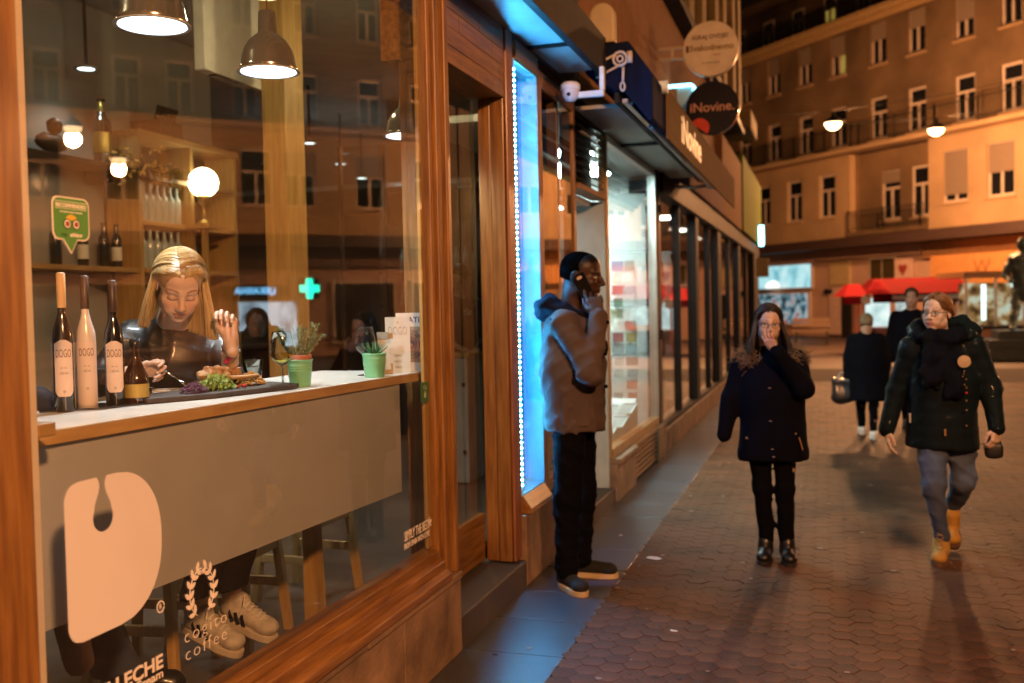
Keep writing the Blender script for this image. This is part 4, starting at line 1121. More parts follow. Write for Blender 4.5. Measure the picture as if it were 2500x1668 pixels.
# ---- market stall with red canopy
M_red = mat('red_canopy_cloth', (.12,.004,.006), .9, spec=.1)
M_redl = mat('red_cloth_lit_tone', (.25,.01,.016), .9, spec=.1)  # brighter copy of the canopy red, lamplight put into the colour
stl = thing('market_stall', 'red canopied market stall with pink posts and lit display', 'stall', (3.9,31.2,0), rz=R(16.8), local=True)
def ml(name, fn, m, bev=0., par=None, **kw):
    q = MB(); fn(q); return q.build(name, m, par or stl, bevel=bev, **kw)
ml('canopy', lambda q: (q.add([(-1.15,-.6,1.72),(2.05,-.6,1.72),(2.05,1.2,1.72),(-1.15,1.2,1.72),(-.85,0.2,2.16),(1.55,.2,2.2),(1.55,.6,2.2),(-.85,.6,2.16)],
    [(0,1,5,4),(1,2,6,5),(2,3,7,6),(3,0,4,7),(4,5,6,7),(3,2,1,0)])), M_red)
ml('valance', lambda q: q.box(-1.15,2.05,-.63,-.605,1.46,1.72), M_red)
ml('valance_print', lambda q: q.box(-.6,1.75,-.645,-.632,1.54,1.66), mat('white_banner', (.75,.7,.7), .6))
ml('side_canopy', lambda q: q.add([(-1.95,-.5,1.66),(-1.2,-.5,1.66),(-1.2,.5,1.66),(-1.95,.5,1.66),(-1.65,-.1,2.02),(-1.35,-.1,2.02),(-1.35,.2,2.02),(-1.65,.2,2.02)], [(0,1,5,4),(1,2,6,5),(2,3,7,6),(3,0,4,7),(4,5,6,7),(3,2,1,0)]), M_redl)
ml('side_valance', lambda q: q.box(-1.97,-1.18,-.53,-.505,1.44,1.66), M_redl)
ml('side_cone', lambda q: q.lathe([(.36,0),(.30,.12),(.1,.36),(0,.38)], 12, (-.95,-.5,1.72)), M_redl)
for x in (-1.62,-1.5,-1.36): ml('post', lambda q: q.bar((x,-.45,0),(x+.0,-.45,1.5),.06,.06), mat('pink_red_post', (.6,.16,.12), .5))
for x in (2.0,): ml('post', lambda q: q.bar((x,-.5,0),(x,-.5,1.7),.06,.06), MATS['pink_red_post'])
ml('display', lambda q: q.box(-.95,-.25,.5,.6,.75,1.6), emat_var('stall_display_glow', [(.3,.5,.5),(.9,1,.95)], 1.3, 2))
ml('display', lambda q: q.box(-.05,.5,.5,.6,.9,1.55), emat_var('stall_display_glow_b', [(.2,.2,.2),(.8,.95,.9)], .9, 3))
ml('counter', lambda q: q.box(-.9,1.9,-.2,.5,.0,.72), mat('stall_counter', (.25,.1,.09), .6))
q = MB(); disc_pts = [(.14*math.cos(R(a)), .14*math.sin(R(a))) for a in range(0,360,20)]
q.prism(disc_pts, (-1.32,-.536,1.55), (1,0,0), (0,0,1), .01); q.build('round_badge', mat('white_badge', (.75,.75,.8), .5), stl)
lamp('stall_bulb', (4.3,31.0,1.62), 12, (1,.93,.85), .12)
bpy.data.objects['stall_bulb'].parent = stl; bpy.data.objects['stall_bulb'].location = (.4,-.1,1.6)
# ---- glazed bakery kiosk behind the statue
kb = thing('bakery_kiosk', 'brightly lit glass bakery kiosk behind the statue', 'kiosk', (6.0,29.7,0), rz=R(16), local=True)
ml('base', lambda q: q.box(-.9,1.4,-.5,1.2,0,.72), mat('kiosk_base', (.3,.14,.09), .6), par=kb)
ml('counter_top', lambda q: q.box(-.95,1.45,-.55,1.2,.722,.78), M_dark, par=kb)
ml('goods', lambda q: q.box(-.8,1.3,.2,.25,.8,1.95), M_warm, par=kb)
for x in (-.88,-.1,.62,1.36): ml('frame_post', lambda q: q.box(x-.03,x+.03,-.45,-.4,.78,2.1), M_alu, par=kb)
for x in (-.35,.45): ml('light_tube', lambda q: q.box(x-.05,x+.05,-.3,-.25,.95,1.9), emat('kiosk_tube', (.8,1,.95), 3.), par=kb)
ml('pane', lambda q: q.box(-.85,1.33,-.43,-.42,.8,2.05), M_win, par=kb)
ml('roof', lambda q: q.box(-1.0,1.5,-.6,1.25,2.1,2.25), mat('kiosk_roof', (.3,.15,.07), .6), par=kb)
# ---- bench
bn = thing('stone_bench', 'pale slatted bench in front of the lit shop', 'bench', (1.25,37.4,0))
for k in range(3): b = MB(); b.box(.55,1.85,37.2+.16*k,37.34+.16*k,.44,.5); b.build('slat', mat('pale_bench_wood', (.16,.1,.06), .7), bn)
for k in range(2): b = MB(); b.box(.55,1.85,37.68,37.72,.62+.17*k,.76+.17*k); b.build('back_slat', MATS['pale_bench_wood'], bn)
for x in (.65,1.7): b = MB(); b.box(x,x+.08,37.2,37.72,0,.439); b.build('leg', M_iron, bn)
# ---- pedestal of the statue (figure built with the people)
pd = thing('statue_pedestal', 'stepped dark granite pedestal under the bronze statue', 'pedestal', (6.2,27.7,0))
M_ped = mat('dark_green_granite', (.05,.07,.07), .4, var=.25, ns=8)
for k, (h0, h1, e) in enumerate(((0,.25,1.05),(.252,.5,.82),(.502,.72,.58))):
    b = MB(); b.box(6.35-e,6.35+e+.9,27.75-e,27.75+e,h0,h1); b.build('step_block', M_ped, pd, bevel=.01)
# ------------------------------------------------------------------ figure modelling: smooth-blended volumes -> one surface
def rotm(yaw=0., pitch=0., roll=0.):
    return np.array((Matrix.Rotation(yaw,3,'Z') @ Matrix.Rotation(pitch,3,'X') @ Matrix.Rotation(roll,3,'Y')), dtype=np.float64)
class Vol:
    def __init__(s): s.ops = []; s.disp = None
    def rc(s, a, b, r1, r2=None, k=.02, flat=None, sub=False):
        """tapered capsule; flat=(yaw, fy) squeezes the section along the rotated y axis"""
        r2 = r1 if r2 is None else r2
        a = np.array(a, float); b = np.array(b, float); m = max(r1, r2)
        s.ops.append(('rc', a, b, r1, r2, flat, k, sub, np.minimum(a,b)-m, np.maximum(a,b)+m)); return s
    def ell(s, c, r, k=.02, rot=None, sub=False):
        c = np.array(c, float); r = np.array(r, float); m = r.max()
        s.ops.append(('el', c, r, rot, None, None, k, sub, c-m, c+m)); return s
    def box(s, c, h, r, k=.01, rot=None, sub=False):
        c = np.array(c, float); h = np.array(h, float); m = np.linalg.norm(h)+r
        s.ops.append(('bx', c, h, r, rot, None, k, sub, c-m, c+m)); return s
    def cut(s, p, n):
        n = np.array(n, float); s.ops.append(('pl', np.array(p, float), n/np.linalg.norm(n), None, None, None, 0, True, None, None)); return s
    def bounds(s):
        lo = np.min([o[8] for o in s.ops if o[8] is not None and not o[7]], axis=0); hi = np.max([o[9] for o in s.ops if o[9] is not None and not o[7]], axis=0)
        return lo, hi
    def mesh(s, vox, lo=None, hi=None):
        if lo is None:
            lo, hi = s.bounds()
        lo = np.array(lo, float)-2.5*vox; hi = np.array(hi, float)+2.5*vox
        n = np.ceil((hi-lo)/vox).astype(int)+1
        ax = [lo[i]+vox*np.arange(n[i]) for i in range(3)]
        f = np.full(tuple(n), .5, np.float32)
        for kind, a, b, c, d, e, k, sub, l, h in s.ops:
            if l is None:
                X_, Y_, Z_ = ax[0][:,None,None]-a[0], ax[1][None,:,None]-a[1], ax[2][None,None,:]-a[2]
                f = np.maximum(f, (X_*b[0]+Y_*b[1]+Z_*b[2]).astype(np.float32)); continue
            pad = k+3*vox
            i0 = np.clip(np.floor((l-pad-lo)/vox).astype(int), 0, n); i1 = np.clip(np.ceil((h+pad-lo)/vox).astype(int)+1, 0, n)
            if np.any(i1 <= i0): continue
            sl = tuple(slice(i0[q], i1[q]) for q in range(3))
            X_, Y_, Z_ = ax[0][sl[0]][:,None,None], ax[1][sl[1]][None,:,None], ax[2][sl[2]][None,None,:]
            if kind == 'rc':
                if e is not None:
                    yaw, fy = e; cy, sy = math.cos(yaw), math.sin(yaw)
                    def tr(x, y): x = x-a[0]; y = y-a[1]; return x*cy+y*sy, (-x*sy+y*cy)/fy
                    px, py = tr(X_, Y_); pz = Z_-a[2]
                    bx_, by_ = tr(b[0], b[1]); ba = np.array([bx_, by_, b[2]-a[2]])
                else: px, py, pz = X_-a[0], Y_-a[1], Z_-a[2]; ba = b-a
                t = np.clip((px*ba[0]+py*ba[1]+pz*ba[2])/max(ba@ba, 1e-9), 0, 1)
                dd = np.sqrt((px-t*ba[0])**2+(py-t*ba[1])**2+(pz-t*ba[2])**2)-(c+(d-c)*t)
                if e is not None: dd = dd*min(1, e[1]*1.15)
            elif kind == 'el':
                x, y, z = X_-a[0], Y_-a[1], Z_-a[2]
                if c is not None:
                    x, y, z = c[0,0]*x+c[1,0]*y+c[2,0]*z, c[0,1]*x+c[1,1]*y+c[2,1]*z, c[0,2]*x+c[1,2]*y+c[2,2]*z
                k0 = np.sqrt((x/b[0])**2+(y/b[1])**2+(z/b[2])**2); k1 = np.sqrt((x/b[0]**2)**2+(y/b[1]**2)**2+(z/b[2]**2)**2)
                dd = k0*(k0-1)/np.maximum(k1, 1e-6)
            else:
                x, y, z = X_-a[0], Y_-a[1], Z_-a[2]
                if d is not None:
                    x, y, z = d[0,0]*x+d[1,0]*y+d[2,0]*z, d[0,1]*x+d[1,1]*y+d[2,1]*z, d[0,2]*x+d[1,2]*y+d[2,2]*z
                qx, qy, qz = np.abs(x)-b[0], np.abs(y)-b[1], np.abs(z)-b[2]
                dd = np.sqrt(np.maximum(qx,0)**2+np.maximum(qy,0)**2+np.maximum(qz,0)**2)+np.minimum(np.maximum(np.maximum(qx,qy),qz),0)-c
            dd = dd.astype(np.float32); g = f[sl]
            if sub:
                hh = np.clip(.5-.5*(g+dd)/max(k,1e-6), 0, 1); f[sl] = g+(-dd-g)*hh+k*hh*(1-hh) if k else np.maximum(g,-dd)
            else:
                hh = np.clip(.5+.5*(g-dd)/max(k,1e-6), 0, 1); f[sl] = g+(dd-g)*hh-k*hh*(1-hh)
        if s.disp is not None:
            near = np.abs(f) < .06
            ii = np.argwhere(near)
            P = lo+ii*vox
            f[near] += s.disp(P).astype(np.float32)
        return nets(f, lo, vox)
def nets(f, lo, vox):
    ins = f < 0
    nx, ny, nz = f.shape
    cnt = np.zeros((nx-1,ny-1,nz-1), np.int8)
    cor = [(i,j,k) for i in (0,1) for j in (0,1) for k in (0,1)]
    for i,j,k in cor: cnt += ins[i:nx-1+i, j:ny-1+j, k:nz-1+k]
    act = (cnt > 0) & (cnt < 8)
    ci = np.argwhere(act)
    idx = np.full(act.shape, -1, np.int64); idx[act] = np.arange(len(ci))
    pos = np.zeros((len(ci),3)); num = np.zeros(len(ci))
    vals = {c: f[ci[:,0]+c[0], ci[:,1]+c[1], ci[:,2]+c[2]] for c in cor}
    for c0 in cor:
        for q in range(3):
            if c0[q]: continue
            c1 = list(c0); c1[q] = 1; c1 = tuple(c1)
            v0, v1 = vals[c0], vals[c1]
            m = (v0 < 0) != (v1 < 0)
            t = v0[m]/(v0[m]-v1[m])
            p = np.tile(np.array(c0, float), (m.sum(),1)); p[:,q] += t
            pos[m] += p; num[m] += 1
    V = lo+(ci+pos/num[:,None])*vox
    F = []
    for q in range(3):
        a, b = (q+1) % 3, (q+2) % 3
        s0 = [slice(None)]*3; s1 = [slice(None)]*3
        s0[q] = slice(0,-1); s1[q] = slice(1,None)
        ch = ins[tuple(s0)] != ins[tuple(s1)]
        e = np.argwhere(ch)
        e = e[(e[:,a] > 0) & (e[:,b] > 0) & (e[:,a] < f.shape[a]-1) & (e[:,b] < f.shape[b]-1)]
        def cell(da, db):
            c = e.copy(); c[:,a] -= da; c[:,b] -= db
            return idx[c[:,0],c[:,1],c[:,2]]
        quad = np.stack([cell(1,1),cell(0,1),cell(0,0),cell(1,0)],1)
        fl = ins[e[:,0],e[:,1],e[:,2]]
        quad[~fl] = quad[~fl][:,::-1]
        F.append(quad)
    F = np.concatenate(F)
    F = F[(F >= 0).all(1)]
    return V, F
_rw = np.random.RandomState(5)
def wob(P, scale, amp, seed=0, an=(1,1,1)):
    """cheap smooth noise: sum of sines"""
    r = np.random.RandomState(seed+11); out = np.zeros(len(P)); Q = P*np.array(an)
    for i in range(7):
        d = r.normal(size=3); d /= np.linalg.norm(d)
        out += np.sin(Q@d*scale*(.6+.9*r.rand())+r.rand()*6.3)
    return out*amp/2.6
def join(parts):
    V = []; F = []; o = 0
    for v, f in parts: V.append(v); F.append(f+o); o += len(v)
    return np.concatenate(V), np.concatenate(F)
def vol_obj(name, VF, m, parent, cols=None, **kw):
    V, F = VF
    me = bpy.data.meshes.new(name)
    org = np.array(parent.get('_org', (0,0,0))) if parent is not None else np.zeros(3)
    v = (V-org).astype(np.float32)
    me.vertices.add(len(v)); me.vertices.foreach_set('co', v.ravel())
    me.loops.add(F.size); me.loops.foreach_set('vertex_index', F.astype(np.int32).ravel())
    me.polygons.add(len(F)); me.polygons.foreach_set('loop_start', np.arange(0, F.size, 4, dtype=np.int32)); me.polygons.foreach_set('loop_total', np.full(len(F), 4, np.int32))
    me.polygons.foreach_set('use_smooth', np.ones(len(F), bool))
    me.update(calc_edges=True)
    me.validate()
    me.materials.append(m)
    if cols is not None:
        at = me.color_attributes.new('col', 'FLOAT_COLOR', 'POINT')
        c4 = np.ones((len(v),4), np.float32); c4[:,:3] = cols
        at.data.foreach_set('color', c4.ravel())
    o = bpy.data.objects.new(name, me)
    COL.objects.link(o)
    o['_org'] = list(org)
    if parent is not None: o.parent = parent
    tag(o, **kw)
    return o

def head_vol(c, R_, sc=1., male=False, mouth=0.):
    """skull, face, ears, neck root; c = head centre (between the ears), R_ = 3x3, face towards local -y"""
    S = Vol(); c = np.array(c, float)
    def W(p): return c+R_@(np.array(p)*sc)
    def E(p, r, k=.02, sub=False): S.ell(W(p), np.array(r)*sc, k*sc, R_, sub)
    E((0,.015,.045),(.073,.092,.08),.02)
    E((0,-.022,.055),(.064,.068,.058),.03)                    # forehead
    E((0,-.03,-.03),(.058,.064,.078),.035)
    E((0,-.068,-.092),(.024 if not male else .03,.022,.020),.03)
    for q in (-1,1):
        E((q*.044,-.018,-.062),(.018 if not male else .023,.034,.026),.03)
        E((q*.042,-.066,-.020),(.021,.019,.019),.028)
        E((q*.026,-.072,-.052),(.022,.018,.022),.02)
        S.rc(W((q*.012,-.0865,.030)), W((q*.046,-.076,.031)), .0085*sc, .007*sc, .016*sc)
        E((q*.032,-.1005,.008),(.018,.0145,.0125),.012,True)   # socket
        E((q*.032,-.0775,.006),(.0155,.0135,.0125),.003)        # lidded eye
        E((q*.013,-.1025,-.027),(.0085,.0105,.0075),.006)       # nostril wing
        E((q*.075,.014,-.002),(.0085,.020,.031),.007)
        E((q*.083,.008,.002),(.006,.011,.018),.006,True)
        E((q*.0065,-.109,-.034),(.0032,.004,.003),.003,True)
    S.rc(W((0,-.090,.018)), W((0,-.1145,-.020)), .0085*sc, .0112*sc, .012*sc)
    E((0,-.113,-.024),(.0115,.010,.010),.006)
    E((0,-.0905,-.046),(.020,.010,.012),.014)
    E((-.008,-.0965,-.0525),(.0145,.0075,.0050),.004); E((.008,-.0965,-.0525),(.0145,.0075,.0050),.004)
    E((0,-.0955,-.0645),(.0185,.0085,.0066),.005)
    E((0,-.108,-.0582),(.0235,.0095,.0018+mouth),.0025,True)
    E((0,-.094,-.0775),(.016,.006,.004),.008,True)
    return S, W
def head_cols(V, c, R_, sc, skin, lip, brow, eye=None, stubble=None, cheek=.0):
    L = ((V-np.array(c))@R_)/sc
    col = np.tile(np.array(skin, float), (len(V),1))
    def blend(mask, cc): col[:] = col*(1-mask[:,None])+np.array(cc)*mask[:,None]
    x, y, z = L[:,0], L[:,1], L[:,2]; ax = np.abs(x); fr = y < -.06
    if cheek: blend(np.exp(-((ax-.042)/.02)**2-((z+.028)/.018)**2)*fr*cheek, (skin[0]*1.1, skin[1]*.62, skin[2]*.6))
    if stubble is not None: blend(((z < -.03) & (y < .02)).astype(float)*.6*np.clip((-.03-z)/.02,0,1), stubble)
    lipm = ((ax/.024)**2+((z+.0585)/.0125)**2 < 1) & (y < -.08)
    blend(lipm.astype(float)*.75, lip)
    blend(((ax < .023) & (np.abs(z+.0583) < .0016) & fr).astype(float)*.75, np.array(lip)*.35)
    bz = .034+.006*np.sin(np.clip((ax-.012)/.04,0,1)*2.6)
    blend(((ax > .013) & (ax < .053) & (np.abs(z-bz) < .0042*(1.2-ax*12)) & fr).astype(float)*.75, brow)
    ex = (ax-.032)/.0165
    if eye is None:      # lowered lids: lash line
        blend(((np.abs(ex) < 1.05) & (np.abs(z-(.001-.0035*(1-ex**2))) < .0024) & fr).astype(float)*.9, (.02,.012,.01))
        blend(((np.abs(ex) < 1) & (np.abs(z-.0165) < .0016) & fr).astype(float)*.4, np.array(skin)*.35)
        blend(((np.abs(ex) < 1) & (z > .002) & (z < .016) & fr).astype(float)*.25, (.25,.12,.08))
    else:
        alm = (np.abs(ex) < 1) & (np.abs(z-.006) < .0072*(1-ex**2)**.7) & fr
        blend(alm.astype(float), (.62,.58,.54))
        blend((alm & ((ax-.032)**2+(z-.0065)**2 < .0062**2)).astype(float), eye)
        blend(((np.abs(ex) < 1.08) & (np.abs(z-(.006+.0078*(1-np.clip(ex,-1,1)**2)**.7)) < .0019) & fr).astype(float)*.85, (.02,.012,.01))
    return col
def norm(v): v = np.array(v, float); return v/np.linalg.norm(v)
def hand_vol(S, w, f, t, n, curl=((.5,.7,.4),)*4, thumb=((.65,.6,.35),(.9,.15,.3),(1,-.1,.2)), sc=1., spread=.10, tscale=1.):
    """palm and five fingers. w wrist, f towards the knuckles, t towards the thumb, n out of the palm face"""
    w = np.array(w, float); f = norm(f); t = norm(np.array(t)-f*np.dot(t,f)); n = norm(np.array(n)-f*np.dot(n,f)-t*np.dot(n,t))
    tips = []
    S.rc(w-f*.05*sc, w+f*.012*sc, .025*sc, .0225*sc, .02*sc)
    kn = [.030,.0105,-.0095,-.0285]; kl = [.088,.092,.087,.079]
    L = [(.042,.026,.021),(.047,.029,.022),(.043,.027,.021),(.034,.021,.019)]
    rr = [.0090,.0093,.0088,.0078]
    for i in range(4):
        b0 = w+f*.012*sc+t*kn[i]*.55*sc; kp = w+f*kl[i]*sc+t*kn[i]*sc
        S.rc(b0, kp, .0135*sc, .0115*sc, .014*sc)
        cu = curl[i] if len(curl) > 1 else curl[0]; a = 0.; p = kp
        base = norm(f+t*spread*(1.5-i)*.6)
        for j in range(3):
            a += cu[j]; d = base*math.cos(a)+n*math.sin(a)
            q = p+d*L[i][j]*sc
            S.rc(p, q, rr[i]*(1-.09*j)*sc, rr[i]*(1-.09*(j+1))*sc, .004*sc); p = q
        tips.append(p)
    S.ell(w+f*.04*sc+n*.008*sc+t*.018*sc, (.02*sc,.02*sc,.02*sc), .02*sc)
    p = w+f*.022*sc+t*.02*sc+n*.004*sc
    for j, (l, r) in enumerate(((.044,.0135),(.033,.0105),(.027,.0092))):
        cf, ct_, cn = thumb[j]; d = norm(f*cf+t*ct_+n*cn); q = p+d*l*sc*tscale
        S.rc(p, q, r*sc, r*.88*sc, .006*sc); p = q
    tips.append(p)
    return tips
def shoe(parent, heel, toe, m_up, m_sole, h=.07, w=.045, sole=.022, boot=0., up=(0,0,1), ank=None):
    """shoe from heel point to toe point (both on the ground line), with its sole as a sub-part"""
    heel = np.array(heel, float); toe = np.array(toe, float); d = norm(toe-heel); L = np.linalg.norm(toe-heel); u = norm(np.array(up)-d*np.dot(up,d))
    S = Vol()
    S.rc(heel+d*.045+u*(sole+.036), toe-d*.05+u*(sole+.022), .042*w/.045, .034*w/.045, .02)
    S.ell(toe-d*.045+u*(sole+.02), (.045,.045,.032), .02)
    S.rc(heel+d*.05+u*(sole+.03), heel+d*.075+u*(h+.01), .04, .038, .02)
    if boot: S.rc(heel+d*.055+u*.06, (np.array(ank, float) if ank is not None else heel+d*.06+u*boot), .045, .047, .02)
    S.cut(heel+u*sole, -u)
    o = vol_obj('shoe', S.mesh(.006), m_up, parent)
    sd = np.cross(d, u)
    pts = []
    for a in range(0, 360, 15):
        ca, sa = math.cos(R(a)), math.sin(R(a))
        lx = (L/2+.006)*np.sign(ca)*abs(ca)**.75; ly = (w*(.92 if ca < 0 else 1.08)+.003)*np.sign(sa)*abs(sa)**.85
        pts.append((lx, ly))
    q = MB(); mid = (heel+toe)/2
    q.prism(pts, tuple(mid), tuple(d), tuple(-sd) if np.dot(np.cross(d,-sd),u) > 0 else tuple(sd), sole*1.05)
    q.build('sole', m_sole, o, bevel=.003)
    return o
def strands(name, roots, m, parent, r=.0022, n=4, kind=None):
    q = MB()
    for path in roots:
        k = len(path)
        q.tube(path, [r*(1-.55*i/(k-1)) for i in range(k)], 3, cap=False)
    return q.build(name, m, parent, smooth=True)
# ------------------------------------------------------------------ things on the window counter
CZ = 1.2905
M_clear, _nt, _out = _new('clear_drinking_glass')
_g = _nt.nodes.new('ShaderNodeBsdfGlass'); _g.inputs['IOR'].default_value = 1.45; _g.inputs['Roughness'].default_value = 0.0; _g.inputs[0].default_value = (.97,.985,.975,1)
_nt.links.new(_g.outputs[0], _out.inputs[0])
camxy = Vector((1.63,0,0))
def to_cam(x, y):
    d = Vector((1.63-x, -y, 0)).normalized(); return d, Vector((-d.y, d.x, 0))      # towards viewer, viewer's right
def wrap_text(mb, txt, size, c, r, z, dirv, sx=1., bold=0.):
    """lettering bent round an upright cylinder"""
    vs, fs = text_mesh(txt, size, .0002, sx=sx, bold=bold); a0 = math.atan2(dirv.y, dirv.x)
    mb.add([(c[0]+(r+.0006+v[2])*math.cos(a0+v[0]/r), c[1]+(r+.0006+v[2])*math.sin(a0+v[0]/r), z+v[1]) for v in vs], fs)
def half_label(mb, c, prof, dirv, half, n=12):
    """strip of label following a lathe profile [(r,z)] over +-half radians; half may depend on z"""
    a0 = math.atan2(dirv.y, dirv.x); o = len(mb.v)
    for r, z in prof:
        hf = half(z) if callable(half) else half
        for i in range(n+1): a = a0+hf*(2*i/n-1); mb.v.append((c[0]+r*math.cos(a), c[1]+r*math.sin(a), z))
    for k in range(len(prof)-1):
        for i in range(n): mb.f.append((o+k*(n+1)+i, o+k*(n+1)+i+1, o+(k+1)*(n+1)+i+1, o+(k+1)*(n+1)+i)); mb.m.append(mb.cur)
M_blk_b = mat('black_wine_glass', (.008,.007,.007), .07, coat=.8)
M_pinkp = mat('peach_paper', (.8,.66,.6), .75, var=.05); M_ink = mat('brown_ink', (.2,.12,.1), .7); M_capc = mat('cream_wax_cap', (.7,.45,.22), .5); M_capd = mat('dark_brown_cap', (.06,.03,.02), .4)
def tall_bottle(x, y, h, glass, label, cap, full=False):
    t = thing('tall_bottle', label, 'bottle', (x,y,CZ)); dv, rt = to_cam(x, y); k = h/.40; r = .0285
    pr = [(0,0),(r*.9,0),(r,.006),(r,.205*k),(r*.93,.232*k),(r*.62,.262*k),(.012,.284*k),(.011,.30*k),(.011,.385*k),(.0,.385*k)]
    q = MB(); q.lathe([(a, b) for a, b in pr], 24, (x,y,CZ)); q.build('glass', glass, t, autos=40)
    q = MB(); q.lathe([(.0118,.30*k),(.0128,.303*k),(.0125,.398*k),(.008,.402*k),(0,.402*k)], 16, (x,y,CZ), cap=False); q.build('cap', cap, t, smooth=True)
    q = MB()
    if not full:
        zz = [.045,.05,.06,.10,.15,.19,.197,.203,.208]; hw = lambda z: {0:.55,1:.75}.get(zz.index(round((z-CZ)/k,3)), .95) if (z-CZ)/k < .2 else {7:.55,8:.25}[zz.index(round((z-CZ)/k,3))] if round((z-CZ)/k,3) in zz[7:] else .95
        half_label(q, (x,y), [(r+.0007, CZ+b*k) for b in zz], dv, hw); lab = q.build('paper_label', M_pinkp, t, smooth=True)
    else:
        q.cur = 0; half_label(q, (x,y), [(r+.0006, CZ+b) for b in (.012,.2*k)], dv, 1.2); lab = q.build('paper_label', M_pinkp, t, smooth=True)
    q = MB(); wrap_text(q, 'DOGO', .034, (x,y), r+.0008, CZ+.168*k, dv, sx=.42)
    lt = q.build('label_lettering', M_ink, lab)
    q = MB(); wrap_text(q, '~ ~', .02, (x,y), r+.0008, CZ+.128*k, dv, sx=.6); wrap_text(q, '- 2014 -', .010, (x,y), r+.0008, CZ+.112*k, dv); wrap_text(q, 'o', .014, (x,y), r+.0008, CZ+.06*k, dv)
    q.build('label_ornament', M_ink, lab)
tall_bottle(-.494,2.385,.405,M_blk_b,'tall dark wine bottle with cream cap, leftmost on the counter',M_capc)
tall_bottle(-.516,2.507,.40,mat('pink_frosted_glass', (.86,.76,.72), .25, coat=.4),'tall frosted pink bottle between two dark ones',M_capd,True)
tall_bottle(-.455,2.556,.385,M_blk_b,'tall dark wine bottle with dark cap beside the brown bottle',M_capd)
tray = thing('bottle_tray', 'low black tray under the three tall bottles', 'tray', (-.47,2.5,CZ))
q = MB(); q.prism([(-.545,2.335),(-.415,2.455),(-.375,2.62),(-.42,2.66),(-.58,2.54)], (0,0,CZ+.0005), (1,0,0), (0,1,0), .006); q.build('plate', mat('black_gloss_acrylic', (.01,.01,.012), .1, coat=.5), tray, bevel=.002)
dv, rt = to_cam(-.56, 2.55)
cd = thing('printed_card', 'white printed card standing behind the tall bottles', 'card', (-.58,2.52,CZ))
q = MB(); q.prism([(-.07,0),(.05,0),(.05,.19),(-.07,.19)], (-.575,2.53,CZ+.007), tuple(rt), (0,0,1), .002); q.build('sheet', mat('white_card', (.72,.66,.6), .8), cd)
q = MB()
for k in range(5): q.prism([(.03,.025+.032*k),(.047,.025+.032*k),(.047,.042+.032*k),(.03,.042+.032*k)], (-.575,2.53,CZ+.007), tuple(rt), (0,0,1), .0028)
q.build('print', mat('blue_red_print', (.12,.1,.25), .7, col2=(.45,.08,.06), ns=40), cd)
# amber bottle with gold label
ab = thing('amber_bottle', 'brown oil bottle with a gold label next to the plate', 'bottle', (-.43,2.60,CZ))
q = MB(); q.lathe([(0,0),(.036,0),(.039,.006),(.039,.075),(.036,.088),(.025,.115),(.015,.142),(.0125,.153),(.0125,.184),(.015,.186),(.015,.198),(0,.198)], 24, (-.425,2.615,CZ)); q.build('glass', mat('amber_glass', (.03,.009,.003), .06, coat=.7), ab, autos=40)
q = MB(); dv, rt = to_cam(-.425,2.615); half_label(q, (-.425,2.615), [(.0398,CZ+.022),(.0398,CZ+.064)], dv, 1.3); q.build('paper_label', mat('gold_foil_label', (.52,.36,.08), .4, metal=.3), ab, smooth=True)
q = MB(); q.lathe([(.0155,.18),(.016,.182),(.016,.203),(0,.204)], 14, (-.425,2.615,CZ), cap=False); q.build('cap', mat('black_cap', (.015,.015,.015), .3), ab, smooth=True)
# serving board and the meal on it
bd = thing('serving_board', 'long dark wooden serving board holding the meal', 'board', (-.4,2.95,CZ))
q = MB(); q.prism([(-.375,2.60),(-.27,2.80),(-.185,3.16),(-.195,3.22),(-.36,3.30),(-.46,3.0),(-.52,2.74),(-.47,2.62)], (0,0,CZ+.001), (1,0,0), (0,1,0), .017); q.build('plank', mat('charred_oak', (.055,.035,.025), .6, col2=(.03,.02,.015), ns=6, stretch=(9,1,9), bump=.4, bs=40), bd, bevel=.004)
BZ = CZ+.019; g_ = random.Random(12)
def heap(name, label, c, rad, hgt, n, m, fn):
    t = thing(name, label, 'food', (c[0],c[1],BZ)); q = MB()
    for i in range(n):
        a = g_.uniform(0,6.28); rr = math.sqrt(g_.random()); z = hgt*(1-rr**2)*g_.uniform(.5,1)
        fn(q, Vector((c[0]+rad[0]*rr*math.cos(a), c[1]+rad[1]*rr*math.sin(a), BZ+.004+z)))
    q.build('morsels', m, t, smooth=False, kind='stuff'); return t
def curl_strip(q, p):
    d = Vector((g_.gauss(0,1),g_.gauss(0,1),g_.gauss(0,.5))).normalized(); e = d.orthogonal().normalized(); L = g_.uniform(.012,.024)
    q.tube([p-d*L*.6, p+e*.005, p+d*L*.6], .0016, 4)
def leaf(q, p):
    d = Vector((g_.gauss(0,1),g_.gauss(0,1),abs(g_.gauss(.2,.6)))).normalized(); e = d.orthogonal().normalized(); nrm = d.cross(e); L = g_.uniform(.009,.020); w = L*.42
    q.add([p-d*L, p-d*.2*L+e*w+nrm*.003, p+d*.6*L+e*w*.7, p+d*L+nrm*.003, p+d*.6*L-e*w*.7, p-d*.2*L-e*w+nrm*.003, p+nrm*-.002], [(0,1,6),(1,2,6),(2,3,6),(3,4,6),(4,5,6),(5,0,6)])
def crumb(q, p): q.ico(tuple(p), g_.uniform(.003,.0065), 1, .25)
heap('red_cabbage_heap','heap of shredded purple cabbage at the front of the board',(-.345,2.80),(.036,.045),.03,150,mat('purple_cabbage', (.10,.015,.06), .5),curl_strip)
heap('salad_heap','heap of curly green salad in the middle of the board',(-.35,2.925),(.055,.08),.046,300,mat('salad_green', (.16,.30,.05), .5, col2=(.32,.40,.12), ns=60),leaf)
